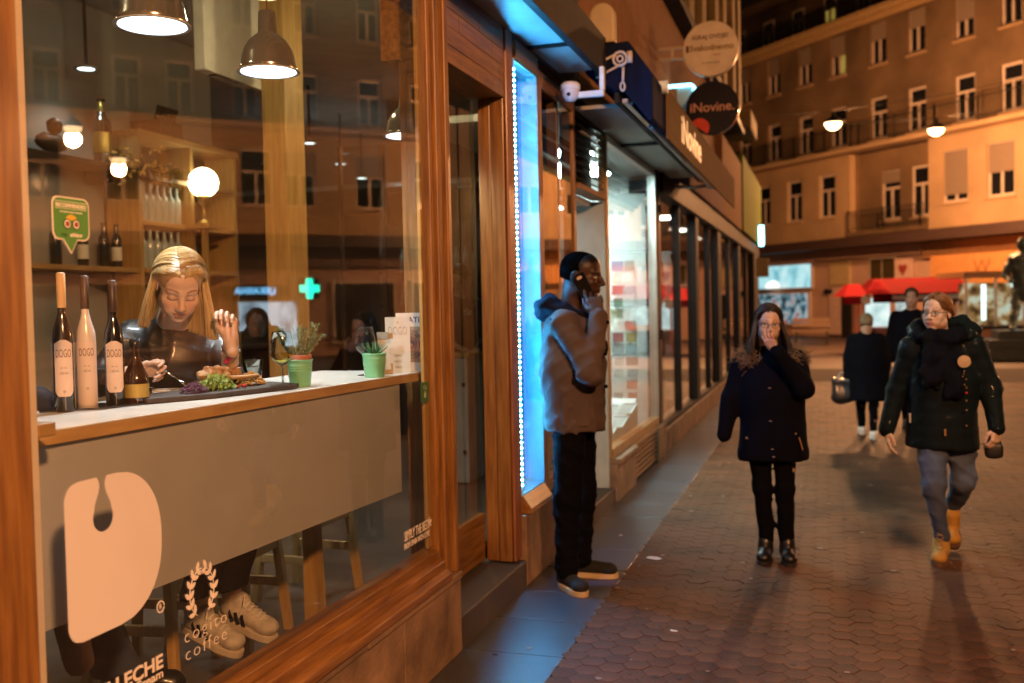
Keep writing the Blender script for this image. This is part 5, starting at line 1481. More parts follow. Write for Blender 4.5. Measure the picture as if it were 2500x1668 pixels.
heap('tomato_bits','few red tomato bits at the salad edge',(-.285,2.99),(.014,.03),.008,14,mat('tomato_red', (.45,.03,.02), .3, coat=.4),crumb)
heap('couscous_heap','golden crumbly couscous at the far end of the board',(-.34,3.13),(.045,.06),.042,330,mat('golden_couscous', (.52,.30,.06), .6, col2=(.38,.18,.03), ns=80),crumb)
ck = thing('roast_chops', 'browned roast chops lying across the salad', 'food', (-.39,3.0,BZ))
S = Vol()
for a, b_, r_ in (((-.405,2.95,BZ+.05),(-.385,3.03,BZ+.055),.022),((-.38,3.0,BZ+.048),(-.36,3.08,BZ+.05),.02),((-.42,3.02,BZ+.04),(-.40,3.10,BZ+.045),.02)): S.rc(a, b_, r_, r_*.75, .01)
S.disp = lambda P: wob(P, 120, .006, 3)+wob(P, 300, .0016, 5)
vol_obj('meat', S.mesh(.003), mat('browned_meat', (.30,.11,.03), .35, col2=(.55,.33,.14), ns=45, coat=.35, bump=.4, bs=200), ck)
q = MB(); q.tube([(-.335,3.0,BZ+.035),(-.305,3.06,BZ+.034),(-.29,3.10,BZ+.036)], [.008,.0065,.008], 8); q.build('bone', mat('roast_bone', (.5,.3,.12), .5), ck, smooth=True)
pl = thing('plate', 'white side plate with cutlery between woman and board', 'plate', (-.55,2.93,CZ))
q = MB(); q.lathe([(0,.002),(.06,.002),(.065,.004),(.085,.014),(.088,.015),(.086,.011),(.065,.0),(0,.0)], 36, (-.55,2.94,CZ+.0005)); q.build('dish', mat('white_porcelain', (.8,.78,.74), .15, coat=.4), pl, smooth=True)
kn = thing('knife', 'steel knife resting on the white side plate', 'knife', (-.52,2.9,CZ+.02))
q = MB(); q.bar((-.60,2.86,CZ+.019),(-.47,2.97,CZ+.019),.014,.003); q.build('blade', MATS.get('polished_steel') or mat('polished_steel', (.72,.70,.68), .12, metal=1), kn)
q = MB(); q.bar((-.68,2.79,CZ+.02),(-.602,2.858,CZ+.02),.012,.008); q.build('handle', MATS['polished_steel'], kn, bevel=.002)
rk = thing('ramekin', 'small glass ramekin of white sauce by the brown bottle', 'bowl', (-.50,2.72,CZ))
q = MB(); q.lathe([(.024,0),(.027,.002),(.034,.032),(.035,.035),(.033,.034),(.026,.008),(0,.006)], 24, (-.545,2.80,CZ)); q.build('bowl', M_clear, rk, smooth=True)
q = MB(); q.lathe([(0,.026),(.031,.026),(.027,.009),(0,.008)], 24, (-.545,2.80,CZ), cap=False); q.build('sauce', mat('white_sauce', (.7,.62,.5), .4), rk, smooth=True)
# water tumbler
def tumbler(x, y, h, r, label):
    t = thing('water_glass', label, 'glass', (x,y,CZ))
    q = MB(); q.lathe([(0,.0),(r*.76,0),(r*.79,.004),(r,h),(r*.985,h+.0015),(r*.965,h),(r*.75,.012),(0,.010)], 32, (x,y,CZ)); q.build('wall', M_clear, t, smooth=True)
    q = MB(); q.lathe([(0,.0105),(r*.745,.0125),(r*.86,h*.52),(0,h*.525)], 32, (x,y,CZ), cap=False); q.build('water', glass_mat('water', (.93,.96,.97), 1.0, 1.33), t, smooth=True)
tumbler(-.56,3.50,.088,.041,'half full water tumbler behind the couscous')
def wine_glass(x, y, label, wcol, lvl, k=1.):
    t = thing('wine_glass', label, 'glass', (x,y,CZ))
    q = MB(); q.lathe([(.0,.0005),(.036,.0005),(.037,.002),(.02,.0045),(.006,.008),(.0038,.02),(.0035,.075),(.0055,.085),(.020,.094),(.036,.108),(.0445,.13),(.0435,.15),(.034,.205),(.0332,.207),(.0325,.205),(.0425,.149),(.0435,.13),(.035,.109),(.019,.0955),(0,.089)], 40, (x,y,CZ)); q.build('glass', M_clear, t, smooth=True)
    q = MB(); q.lathe([(0,.0895),(.0188,.0965),(.0345,.1098),(.0428,.1295),(.0428,lvl),(0,lvl)], 40, (x,y,CZ), cap=False); q.build('wine', wcol, t, smooth=True)
wine_glass(-.235,3.175,'glass of white wine in front of the rosemary pot',glass_mat('white_wine', (.93,.86,.42), .9, 1.33),.131)
wine_glass(-.235,3.86,'glass of red wine behind the aloe pot',mat('red_wine', (.02,.002,.004), .05, coat=.6),.136)
# mint pots
M_mint = mat('mint_enamel', (.22,.62,.33), .35, coat=.3, var=.05)
def mint_pot(x, y, h, r, label):
    t = thing('mint_pot', label, 'plant pot', (x,y,CZ))
    pr = [(0,0),(r*.80,0),(r*.815,.003)]
    for k in range(3): z = h*(.60+.09*k); pr += [(r*(.82+.16*z/h),z-.003),(r*(.82+.16*z/h)+.0018,z),(r*(.82+.16*z/h),z+.003)]
    pr += [(r*.985,h-.004),(r*1.03,h-.002),(r*1.03,h+.002),(r*.97,h+.001),(r*.8,.01),(0,.01)]
    q = MB(); q.lathe(pr, 36, (x,y,CZ)); q.build('bucket', M_mint, t, smooth=True)
    q = MB(); q.lathe([(0,h*.85),(r*.93,h*.85)], 24, (x,y,CZ), cap=False); q.build('soil', mat('potting_soil', (.04,.025,.015), .9), t)
    return t
p1 = mint_pot(-.235,3.30,.098,.0475,'mint green pot with rosemary behind the wine glass')
q = MB(); q.lathe([(.040,.07),(.0445,.116),(.042,.117),(.038,.08)], 28, (-.235,3.30,CZ)); q.build('terracotta_liner', mat('terracotta', (.42,.13,.06), .8), p1, smooth=True)
rs = thing('rosemary', 'dense rosemary growing from the mint pot', 'plant', (-.235,3.30,CZ+.1))
stm = MB(); nd = MB()
for i in range(17):
    a = g_.uniform(0,6.28); sp_ = g_.uniform(.15,.75); L = g_.uniform(.08,.135)
    b0 = Vector((-.235+.018*math.cos(a),3.30+.018*math.sin(a),CZ+.105)); d = Vector((math.cos(a)*sp_,math.sin(a)*sp_,1)).normalized()
    pts = [b0+d*L*u+Vector((math.cos(a),math.sin(a),0))*.02*u*u for u in (0,.33,.66,1)]
    stm.tube(pts, .0016, 4)
    for k in range(80):
        u = g_.uniform(.10,1); p = pts[0].lerp(pts[3],u)+Vector((math.cos(a),math.sin(a),0))*.003; dd = (d*.9+Vector((g_.gauss(0,.75),g_.gauss(0,.75),g_.gauss(0,.4)))).normalized()*g_.uniform(.012,.021); e = dd.orthogonal().normalized()*.0024
        nd.add([p-e,p+e,p+dd],[(0,1,2)])
stm.build('stem', mat('woody_stem', (.12,.09,.04), .8), rs, kind='stuff'); nd.build('needle', mat('rosemary_green', (.055,.13,.045), .6, col2=(.14,.22,.07), ns=50), rs, kind='stuff')
p2 = mint_pot(-.15,3.765,.097,.05,'mint green pot with a small aloe near the menus')
al = thing('aloe', 'spiky small aloe in the right mint pot', 'plant', (-.15,3.765,CZ+.09))
for i in range(15):
    a = i*2.4; el = .35+.05*i; L = .075-.0015*i; q = MB()
    d = Vector((math.cos(a)*math.cos(el),math.sin(a)*math.cos(el),math.sin(el)+.15)).normalized(); b0 = Vector((-.15,3.765,CZ+.086))
    q.tube([b0,b0+d*L*.4,b0+d*L*.8+Vector((0,0,.006)),b0+d*L+Vector((0,0,.012))],[.006,.0065,.0035,.0006],6,flat=(1,.5)); q.build('leaf', mat('aloe_green', (.05,.17,.06), .45), al, smooth=True)
# menus, clip stand, magazine
dv, rt = to_cam(-.15,4.02); up = Vector((0,0,1)); back = -dv
def card(name, label, cat, c, w, h, m, lean=.04, th=.003, rt_=None):
    t = thing(name, label, cat, tuple(c)); r_ = rt_ or rt
    u_ = (up+back*lean).normalized(); q = MB(); q.prism([(-w/2,0),(w/2,0),(w/2,h),(-w/2,h)], tuple(c), tuple(r_), tuple(u_), -th); q.build('sheet', m, t); return t, u_, r_
c0 = Vector((-.142,4.02,CZ))
mg, u_, r_ = card('magazine', 'travel magazine with a stone rosette cover behind the menu', 'magazine', c0+Vector((-.035,.075,0))+rt*.05, .135, .262, mat('magazine_paper', (.72,.69,.64), .45), .06, .004)
q = MB(); o_ = c0+Vector((-.035,.075,0))+rt*.05+dv*.0005; put_text(q, 'CROATIA', .036, tuple(o_+u_*.23-r_*.012), tuple(r_), tuple(u_), sx=.95, bold=.0006); q.build('lettering', mat('indigo_print', (.05,.05,.2), .6), mg)
q = MB(); q.prism([(-.05,.04),(.05,.04),(.05,.20),(-.05,.20)], tuple(o_), tuple(r_), tuple(u_), .0004); q.build('cover_photo', mat('stone_photo', (.35,.27,.2), .5, col2=(.2,.14,.1), ns=60), mg)
q = MB(); cc = o_+u_*.12+dv*.0008
for k in range(3): q.tube([tuple(cc+r_*(.046-.011*k)*math.cos(R(a))+u_*(.062-.014*k)*math.sin(R(a))) for a in range(0,360,12)], .0022, 4, closed=True)
for k in range(16): a = R(22.5*k); q.tube([tuple(cc+r_*.006*math.cos(a)+u_*.008*math.sin(a)), tuple(cc+r_*.022*math.cos(a)+u_*.03*math.sin(a))], .0022, 4)
q.build('rosette', mat('slate_blue_print', (.07,.06,.13), .6), mg)
mn, u_, r_ = card('menu_card', 'white menu card with tall letters in front of the magazine', 'menu', c0-rt*.012, .108, .245, mat('menu_paper', (.70,.69,.62), .7), .03, .006)
q = MB(); o_ = c0-rt*.012+dv*.0006; put_text(q, 'DOGO', .052, tuple(o_+u_*.183), tuple(r_), tuple(u_), sx=.52, bold=-.0012); q.build('lettering', mat('grey_print', (.25,.23,.22), .7), mn)
q = MB(); q.prism([(.0055*(1 if i % 2 == 0 else .5)*math.cos(i*math.pi/5), .0055*(1 if i % 2 == 0 else .5)*math.sin(i*math.pi/5)) for i in range(10)], tuple(o_+u_*.222), tuple(r_), tuple(u_), .0006); q.build('star', mat('gold_print', (.55,.4,.06), .5), mn)
q = MB()
for k in range(3): put_text(q, 'MENU', .011, tuple(o_+u_*(.075-.025*k)), tuple(r_), tuple(u_), sx=1.1)
q.build('small_print', MATS['grey_print'], mn)
cl_ = thing('clip_stand', 'wooden clip stand holding a tall narrow bill card', 'menu stand', tuple(c0+dv*.05-rt*.07))
b0 = c0+dv*.05-rt*.065
q = MB(); q.obox(tuple(b0+up*.022), (.030,.012,.022), Matrix((rt, dv, up)).transposed()); q.build('block', M_lwy, cl_, bevel=.003)
q = MB(); q.prism([(-.034,.02),(.022,.02),(.006,.165),(-.034,.165)], tuple(b0+dv*.0135), tuple(rt), tuple((up+back*.06).normalized()), .002); q.build('sheet', MATS['menu_paper'], cl_)
q = MB(); q.prism([(-.036,.152),(.012,.152),(.012,.182),(-.036,.182)], tuple(b0+dv*.0165), tuple(rt), tuple((up+back*.06).normalized()), .004); q.build('clip', mat('grey_clip', (.32,.34,.3), .5), cl_)
q = MB(); q.obox(tuple(b0+rt*.022+up*.165), (.010,.006,.012), Matrix((rt, dv, up)).transposed()); q.build('peg', M_lwy, cl_)

# ------------------------------------------------------------------ newsagent goods
rk_ = thing('postcard_rack', 'white wire rack full of cards inside the newsagent window', 'rack', (-.38,9.6,.11))
q = MB()
for x in (-.72,-.42,-.12): q.tube([(x,9.62,.11),(x,9.62,2.2)], .009, 6)
for k in range(13): z = .62+.115*k; q.tube([(-.73,9.60,z),(-.11,9.60,z)], .004, 5)
q.build('wire_frame', mat('white_wire', (.75,.76,.75), .4), rk_)
pal = [(.5,.5,.48),(.06,.16,.2),(.4,.07,.05),(.07,.18,.09),(.6,.58,.52),(.09,.12,.28),(.5,.34,.08),(.2,.22,.2),(.35,.45,.47),(.03,.05,.06),(.62,.62,.6)]
cms = [mat('card_print_%d' % i, c, .45, var=.5, ns=22, col2=(c[0]*.35+.05,c[1]*.35+.04,c[2]*.35+.04)) for i, c in enumerate(pal)]
cme = {}
for r_ in range(12):
    for c_ in range(5):
        if g_.random() < .15: continue
        w = g_.choice((.09,.105,.12)); h = g_.choice((.08,.09,.10)); key = (w,h,g_.randrange(len(cms)))
        if key not in cme:
            q = MB(); q.prism([(-w/2,0),(w/2,0),(w/2,h),(-w/2,h)], (0,0,0), (1,0,0), (0,.2,1), .004); cme[key] = q.mesh('card', cms[key[2]])
        o = bpy.data.objects.new('card', cme[key]); COL.objects.link(o); o.location = (-.66+.125*c_+g_.uniform(-.012,.012), 9.575+g_.uniform(-.006,.006), .63+.115*r_)
        tag(o, '%s card from the left in the %s row of the wire rack' % (ords[c_], ords[11-r_]), 'card', 'cards in the wire rack')
ns = thing('newspaper_shelf', 'sloping white shelf of newspapers low in the newsagent window', 'shelf', (-.3,8.6,.42))
q = MB(); q.prism([(8.0,.40),(9.3,.40),(9.3,.68),(8.0,.46)], (-.62,0,0), (0,1,0), (0,0,1), .56); q.build('slope', M_wwhite, ns)
for k in range(8):
    cx, cy = -.55+.155*(k % 4), 8.45+.42*(k//4)+.05*(k % 2); c = Vector((cx,cy,.466+(cy-8.0)*.169)); sl = Vector((0,1.3,.22)).normalized()
    t = thing('newspaper', '%s newspaper on the sloping shelf, %s row' % (ords[k % 4], 'front' if k < 4 else 'rear'), 'newspaper', tuple(c), 'newspapers in the window')
    q = MB(); q.prism([(-.07,-.17),(.07,-.17),(.07,.17),(-.07,.17)], tuple(c), (1,0,0), tuple(sl), .006); q.build('sheet', mat('newsprint', (.6,.61,.58), .7, var=.2, ns=30), t)
    q = MB(); q.prism([(-.055,-.1),(.03,-.1),(.03,.08),(-.055,.08)], tuple(c+Vector((0,0,.007))), (1,0,0), tuple(sl), .001); q.build('front_photo', cms[(k*3+1) % len(cms)], t)
    q = MB(); q.prism([(-.06,.11),(.06,.11),(.06,.15),(-.06,.15)], tuple(c+Vector((0,0,.007))), (1,0,0), tuple(sl), .001); q.build('headline', MATS['red_print'] if k in (1,4) else MATS['black_print'], t)
# ------------------------------------------------------------------ people
V3 = lambda *a: np.array(a, float)
def ridge(P, scale, amp, seed=0, an=(1,1,1)):
    """cloth creases: warped ridges"""
    r = np.random.RandomState(seed+31); out = np.zeros(len(P)); Q = P*np.array(an)
    for i in range(3):
        d = r.normal(size=3); d /= np.linalg.norm(d); e = r.normal(size=3); e /= np.linalg.norm(e)
        s = np.sin(Q@d*scale*(.7+.6*r.rand())+1.6*np.sin(Q@e*scale*.45+r.rand()*6)+r.rand()*6)
        out += (1-np.abs(s))**2
    return (out-1.0)*amp*-.7
def place(base, rz):
    c, s = math.cos(rz), math.sin(rz); b = V3(*base)
    f = lambda p: V3(b[0]+c*p[0]-s*p[1], b[1]+s*p[0]+c*p[1], b[2]+p[2])
    g = lambda d: V3(c*d[0]-s*d[1], s*d[0]+c*d[1], d[2])
    return f, g
def cap_hair(c, R_, sc, infl=.010, low=-.055, front=.055, m=None, parent=None, amp=.0012, vox=.004, face=None, name='hair'):
    S = Vol(); W = lambda p: V3(*c)+R_@(np.array(p)*sc)
    S.ell(W((0,.015,.045)), (np.array((.073,.092,.08))+infl)*sc, .01, R_)
    S.ell(W((0,-.018,.057)), (np.array((.064,.068,.058))+infl)*sc, .02, R_)
    S.ell(W((0,.05,-.01)), (np.array((.064,.05,.07))+infl)*sc, .03, R_)
    fr = face or ((0,-.112,.0),(.072,.066,.094))
    S.ell(W(fr[0]), np.array(fr[1])*sc, .012, R_, True)
    for q in (-1,1): S.ell(W((q*.088,-.004,-.02)), np.array((.03,.036,.048))*sc, .01, R_, True)
    S.cut(W((0,0,low)), R_@V3(0,.25,-1))
    S.disp = lambda P: wob((P-V3(*c))@R_, 260, amp, 3, (1,.35,1))
    return vol_obj(name, S.mesh(vox), m, parent)
def skull_pt(ph, sd, y, lift):
    """point on the skull outline at angle ph from the crown, in the section at y"""
    best = None
    for cy, cz, rx, ry, rz in ((.015,.045,.073,.092,.08),(-.018,.057,.064,.068,.058)):
        h = 1-((y-cy)/ry)**2
        if h <= .02: continue
        h = math.sqrt(h); x = (rx*h+lift)*math.sin(ph); z = cz+(rz*h+lift)*math.cos(ph); d = math.hypot(x, z-.05)
        if best is None or d > best[0]: best = (d, x, z)
    if best is None: best = (0, (.02+lift)*math.sin(ph), .05+(.02+lift)*math.cos(ph))
    return sd*best[1], best[2]
def long_hair(c, R_, sc, ends, m, parent, part=-.01, n=420, seed=1, curl=.0, r=.0023, name='hair', front=-.066, back=.10, sweep=1., bias=.5, vol=.011):
    """strands combed from a parting over the skull, then falling. ends(side, u) -> (drop length, drift vector)"""
    g = random.Random(seed); paths = []; c = V3(*c)
    for i in range(n):
        sd = 1 if g.random() < bias else -1
        u = g.random(); y0 = front+(back-front)*u; lift = g.uniform(.003,vol)
        pts = []; a0 = math.asin(max(-1,min(1,part/.07)))*sd; edge = i % 5 < 2
        if edge:                     # roots along the hairline, combed back to the temples
            a0 = max(a0, g.uniform(0, 1.25)); y0 = -.083+.034*(a0/1.25)**2+g.uniform(0,.03); u = (y0-front)/(back-front)
        for j in range(10):
            ph = a0+(R(96)-a0)*j/9
            yy = y0+(.052*max(0,1-u)**1.3*sweep*(.8 if edge else 1)+.006)*(j/9)**(1.4 if sweep <= 1 or edge else 1.0)+g.gauss(0,.0008)
            x, z = skull_pt(ph, sd, yy, lift*(1+.3*j/9))
            pts.append(c+R_@(V3(x, yy, z)*sc))
        L, dr = ends(sd, u)
        L *= g.uniform(.94,1.02); dr = V3(*dr)
        p0 = pts[-1]; k = 9; ph = g.uniform(0,6.3); out = R_@V3(sd,0,0)
        jit = V3(g.gauss(0,.005), g.gauss(0,.005), 0)
        for j in range(1, k+1):
            t = j/k
            p = p0+out*.006*math.sin(t*2.5)+V3(0,0,-1)*L*t+dr*t**1.2+jit*t
            if curl: p = p+V3(math.cos(ph+t*9), math.sin(ph+t*9), 0)*curl*t
            pts.append(p)
        paths.append([tuple(p) for p in pts])
    ms = m if isinstance(m, (list, tuple)) else [m]
    for q, mm in enumerate(ms): strands(name, paths[q::len(ms)], mm, parent, r)
def hair_mat(name, c1, c2): return mat(name, c1, .38, col2=c2, ns=14, stretch=(7,7,.6), spec=.5, coat=.15)
def skinmat(): return vmat('skin', .48, sss=.12, spec=.4)
def make_body(root, parts, colfn):
    V, F = join(parts)
    return vol_obj('body', (V, F), skinmat(), root, cols=colfn(V))
def limb(S, pts, rs, k=.03):
    for i in range(len(pts)-1): S.rc(pts[i], pts[i+1], rs[i], rs[i+1], k)

def walker(label, base, rz, J, sk, o):
    """a clothed standing or walking figure; J in local metres (x right in view, y away, z up), o holds options"""
    W, G = place(base, rz)
    t = thing('person', label, 'person', tuple(base))
    ty = rz+J.get('tyaw', 0.); hm = rotm(rz+J['hyaw'], J.get('hpitch',0.), J.get('hroll',0.)); hs = o.get('hs', .93)
    hc = W(J['head']); vx = o.get('vox', .012); hv = o.get('hvox', .004)
    j = {k: W(v) for k, v in J.items() if isinstance(v, tuple)}
    # --- body: torso and limbs, head and neck, hands
    B = Vol(); pel = (j['HL']+j['HR'])/2; nk = j['neck']
    B.rc(pel, nk-V3(0,0,.1), .12, .12, .05, flat=(ty,.7))
    for s in 'LR':
        limb(B, [j['S'+s], j['E'+s], j['W'+s]], [.045,.036,.026]); limb(B, [j['H'+s], j['K'+s], j['A'+s]], [.075,.05,.036])
    parts = [B.mesh(.018)]
    S, HW = head_vol(hc, hm, hs, o.get('male', False), o.get('mouth', 0.))
    S.rc(HW((0,.025,-.05)), nk+V3(0,0,-.04), (.06 if o.get('male') else .05)*hs, .066 if o.get('male') else .058, .03)
    parts.append(S.mesh(hv)); tips = {}
    for s in 'LR':
        if 'hand'+s in J:
            h = J['hand'+s]; Hn = Vol()
            tips[s] = hand_vol(Hn, j['W'+s], G(h['f']), G(h['t']), G(h['n']), h.get('curl', ((.5,.6,.4),)), h.get('thumb', ((.65,.6,.35),(.9,.15,.3),(1,-.1,.2))), h.get('sc', .95))
            parts.append(Hn.mesh(o.get('handvox', .004)))
    def cf(V):
        c = head_cols(V, hc, hm, hs, sk['skin'], sk['lip'], sk['brow'], sk.get('eye'), sk.get('stubble'), sk.get('cheek', 0.))
        if 'crop' in sk:             # cropped hair grows out of the scalp
            L = ((V-hc)@hm)/hs; x, y, z = L[:,0], L[:,1], L[:,2]
            line = np.where(y < -.03, .082-.3*np.abs(x), np.where(y < .03, .082-(y+.03)*1.6-.023*(np.abs(x) > .05), -.014-(y-.03)*1.1))+.004*np.sin(x*300)+.003*np.sin(y*340)
            mk = np.clip((z-line)/.010, 0, 1)*(np.abs(z) < .2)*(np.abs(y) < .15); c = c*(1-mk[:,None])+np.array(sk['crop'])*mk[:,None]
        return c
    make_body(t, parts, cf)
    # --- trousers
    T = Vol(); tr = o['legs']
    T.rc(j['HL']+V3(0,0,.04), j['HR']+V3(0,0,.04), .1, .1, .05)
    for s in 'LR': limb(T, [j['H'+s], j['K'+s], j['A'+s]], tr, .03)
    for s in 'LR': T.cut if False else None
    T.disp = lambda P: wob(P, 16, o.get('tfold', .0028), 4, (1,1,.6))+ridge(P, 34, o.get('tcr', .006), 7, (.6,.6,1.3))
    vol_obj('trousers', T.mesh(vx), o['tmat'], t)
    # --- coat
    C = Vol(); cr = o['coat']          # (hem radius, waist radius, chest radius)
    hem = W((J['HL'][0]/2+J['HR'][0]/2+o.get('hemx', 0), J['HL'][1]/2+J['HR'][1]/2, o['hem']))
    wa = (pel+nk)/2*1.0; wa = pel*.55+nk*.45; ch = nk-V3(0,0,.17); fl = (ty, o.get('flat', .72))
    C.rc(hem-V3(0,0,.12), wa, cr[0], cr[1], .06, flat=fl); C.rc(wa, ch, cr[1], cr[2], .06, flat=fl)
    C.rc(j['SL'], j['SR'], .06, .06, .08); C.rc(ch+V3(0,0,.04), nk, .11, .062, .06)
    for s in 'LR': limb(C, [j['S'+s], j['E'+s], j['W'+s]], o['sleeve'], .035)
    C.cut(hem, (0,0,-1))
    if o.get('cuff', True):
        for s in 'LR':
            d = norm(j['W'+s]-j['E'+s])
    pf = o.get('puff', 0.)
    def disp(P):
        d = wob(P, 14, o.get('fold', .004), 9, (1,1,.7))+ridge(P, o.get('fs', 24), o.get('crease', .006), 2, (1,1,.8))
        if pf: d = d+pf*(1-np.abs(np.sin(P[:,2]*math.pi/.075+.4*np.sin(P[:,0]*9)))**.6)
        return d
    C.disp = disp
    ct_ = vol_obj('coat', C.mesh(vx), o['cmat'], t)
    return t, j, W, G, hc, hm, hs, ct_, tips

M_black = mat('black_wool', (.005,.005,.008), .9, bump=.3, bs=260, spec=.05)
M_blackt = mat('black_denim', (.004,.004,.006), .9, spec=.05, bump=.25, bs=320)
M_boot = mat('black_leather_boot', (.012,.011,.011), .35, coat=.3)
M_bsole = mat('black_rubber', (.015,.015,.015), .7)
M_wsole = mat('cream_rubber_sole', (.6,.46,.28), .6)
SKF = dict(skin=(.60,.36,.25), lip=(.45,.16,.13), brow=(.14,.07,.035))

# ===== woman holding her hand before her mouth, navy parka
JA = dict(head=(-.012,-.02,1.432), hyaw=R(6), hpitch=R(6), hroll=R(3), neck=(-.01,.02,1.275), SL=(.145,.02,1.205), SR=(-.165,.03,1.195),
    EL=(.185,-.13,1.06), WL=(.035,-.20,1.275), ER=(-.235,.02,.985), WR=(-.285,-.02,.765), HL=(.085,.02,.80), HR=(-.075,.02,.80),
    KL=(.072,-.01,.44), KR=(-.062,.0,.44), AL=(.078,.02,.12), AR=(-.04,.03,.12),
    handL=dict(f=(-.55,-.05,.8), t=(-.25,.3,-.45), n=(-.1,.95,.1), curl=((.35,.55,.35),(.35,.5,.3),(.4,.5,.3),(.45,.5,.3)), sc=.88))
M_parka = mat('navy_parka_cloth', (.004,.0045,.010), .85, bump=.3, bs=240, spec=.05)
t, j, W, G, hc, hm, hs, ct_, tips = walker('woman in navy parka with fur hood covering her mouth with one hand', (1.325,6.19,0), R(2.8), JA,
    dict(SKF, eye=(.05,.03,.02)), dict(coat=(.215,.185,.165), hem=.615, legs=[.082,.053,.043], sleeve=[.068,.06,.047], cmat=M_parka, tmat=M_blackt, hs=.92, flat=.82, hemx=.0))
for sx, zz in ((.0,1.06),(.004,.865),(.012,.70),(.018,.655)):
    q = MB(); p = W((sx-.01,-.155 if zz > .8 else -.165,zz)); q.lathe([(0,-.004),(.009,-.003),(.009,.003),(0,.004)], 10, (p[0],p[1],p[2])); q.build('snap_button', mat('pale_snap_metal', (.7,.6,.6), .25, metal=.8), t)
for sx, zz in ((-.145,.755),(.135,.785)):
    q = MB(); p = W((sx,-.10,zz)); q.ico(tuple(p), .010, 1); q.build('snap_button', MATS['pale_snap_metal'], t)
q = MB(); p = W((.155,-.115,.765)); q.tube([tuple(p), tuple(p+V3(.012,-.003,-.04)), tuple(p+V3(.02,0,-.075))], .0035, 5); q.build('zip_pull', mat('brown_cord_pull', (.4,.2,.08), .6), t)
q = MB(); p = W((.20,-.03,1.18)); q.prism(rrect(.03,.045,.005), tuple(p), (.7,-.7,0), (0,0,1), .004); q.build('sleeve_patch', mat('red_patch', (.3,.03,.03), .7), t)
# fur trim of the hood
g_ = random.Random(4); fur = []
for i in range(2600):
    a = g_.uniform(-2.6, 2.6)
    cx, cy, cz = .165*math.sin(a), .03+.10*math.cos(a), 1.245+.03*math.cos(a*1.5)
    p = W((cx+g_.gauss(0,.022), cy+g_.gauss(0,.02), cz+g_.gauss(0,.022)))
    d = norm(V3(math.sin(a)*.7+g_.gauss(0,.4), g_.gauss(0,.5)-.2, g_.gauss(.25,.5)))*g_.uniform(.03,.06)
    fur.append([tuple(p), tuple(p+d*.6), tuple(p+d+V3(0,0,-.008))])
strands('fur_trim', fur, mat('tawny_fur', (.32,.2,.11), .8, col2=(.10,.06,.03), ns=20), t, .0022, 3)
MH_A = hair_mat('dark_brown_hair', (.045,.022,.012), (.018,.009,.006))
cap_hair(hc, hm, hs, .004, -.05, m=mat('dark_hair_roots', (.02,.011,.008), .9, spec=.1), parent=t, amp=.0, face=((0,-.122,.006),(.078,.074,.106)))
long_hair(hc, hm, hs, lambda s, u: (.21+.06*u, (s*.03+ (.02 if s > 0 else 0), -.03+.06*u, 0)), MH_A, t, part=.004, n=1000, seed=2, curl=.007, r=.002, vol=.016)
def glasses(hc, hm, hs, m, parent):
    Wh = lambda p: tuple(hc+hm@(np.array(p)*hs))
    q = MB()
    for s in (-1,1):
        q.tube([Wh((s*.033+.0235*math.cos(R(a)), -.108+.004*abs(math.cos(R(a))), .006+.0155*math.sin(R(a)))) for a in range(0,360,20)], .0017, 5, closed=True)
        q.tube([Wh((s*.056,-.103,.010)), Wh((s*.071,-.06,.012)), Wh((s*.078,.01,.010))], .0017, 5)
    q.tube([Wh((-.010,-.109,.008)), Wh((0,-.112,.011)), Wh((.010,-.109,.008))], .0016, 5)
    g = q.build('glasses', m, parent, smooth=True)
    for s in (-1,1):
        q = MB(); q.add([Wh((s*.033+.0225*math.cos(R(a)), -.1075, .006+.0145*math.sin(R(a)))) for a in range(0,360,20)], [tuple(range(18))]); q.build('lens', glass_mat('spectacle_lens', (.95,.95,.95), .5), g)
M_spec = mat('dark_spectacle_frame', (.02,.015,.015), .3)
glasses(hc, hm, hs, M_spec, t)
for a, k in (('L',1),('R',-1)):
    A_ = JA['A'+a]; shoe(t, W((A_[0],A_[1]+.06,0)), W((A_[0]+k*.02,A_[1]-.17,0)), M_boot, M_bsole, .09, .042, .018, boot=.2, ank=W((A_[0],A_[1]+.01,.24)))

# ===== woman in quilted coat, jeans and yellow boots
JB = dict(head=(-.015,-.03,1.478), hyaw=R(-24), hpitch=R(2), hroll=R(2), neck=(.0,.02,1.335), SL=(.175,.03,1.285), SR=(-.165,.0,1.27),
    EL=(.275,.05,1.03), WL=(.30,-.05,.81), ER=(-.245,.06,1.01), WR=(-.30,.03,.775), HL=(.10,.02,.83), HR=(-.05,.0,.83),
    KL=(.125,.03,.475), KR=(-.035,-.13,.475), AL=(.065,.36,.24), AR=(.005,-.02,.13),
    handL=dict(f=(-.1,-.25,-.95), t=(-.5,-.6,.2), n=(-.8,.5,0), curl=((.7,.9,.6),), sc=.9), handR=dict(f=(.05,-.1,-1), t=(.2,-.95,0), n=(.95,.1,0), curl=((.3,.4,.3),), sc=.9))
M_quilt = mat('dark_green_quilted_nylon', (.004,.007,.008), .75, spec=.1, bump=.15, bs=120, coat=.1)
M_jeans = mat('blue_denim', (.09,.12,.20), .9, var=.35, ns=5, bump=.3, bs=380, col2=(.04,.055,.11))
t, j, W, G, hc, hm, hs, ct_, tips = walker('woman in dark quilted coat and scarf wearing glasses, jeans and yellow boots', (2.289,6.41,0), R(-5.9), JB,
    dict(SKF, skin=(.62,.40,.29), eye=(.08,.07,.05)), dict(coat=(.218,.182,.16), hem=.672, crease=.003, legs=[.10,.068,.05], sleeve=[.066,.06,.05], cmat=M_quilt, tmat=M_jeans, hs=.92, flat=.86, puff=.0035, hemx=-.02, tfold=.0045, tcr=.011))
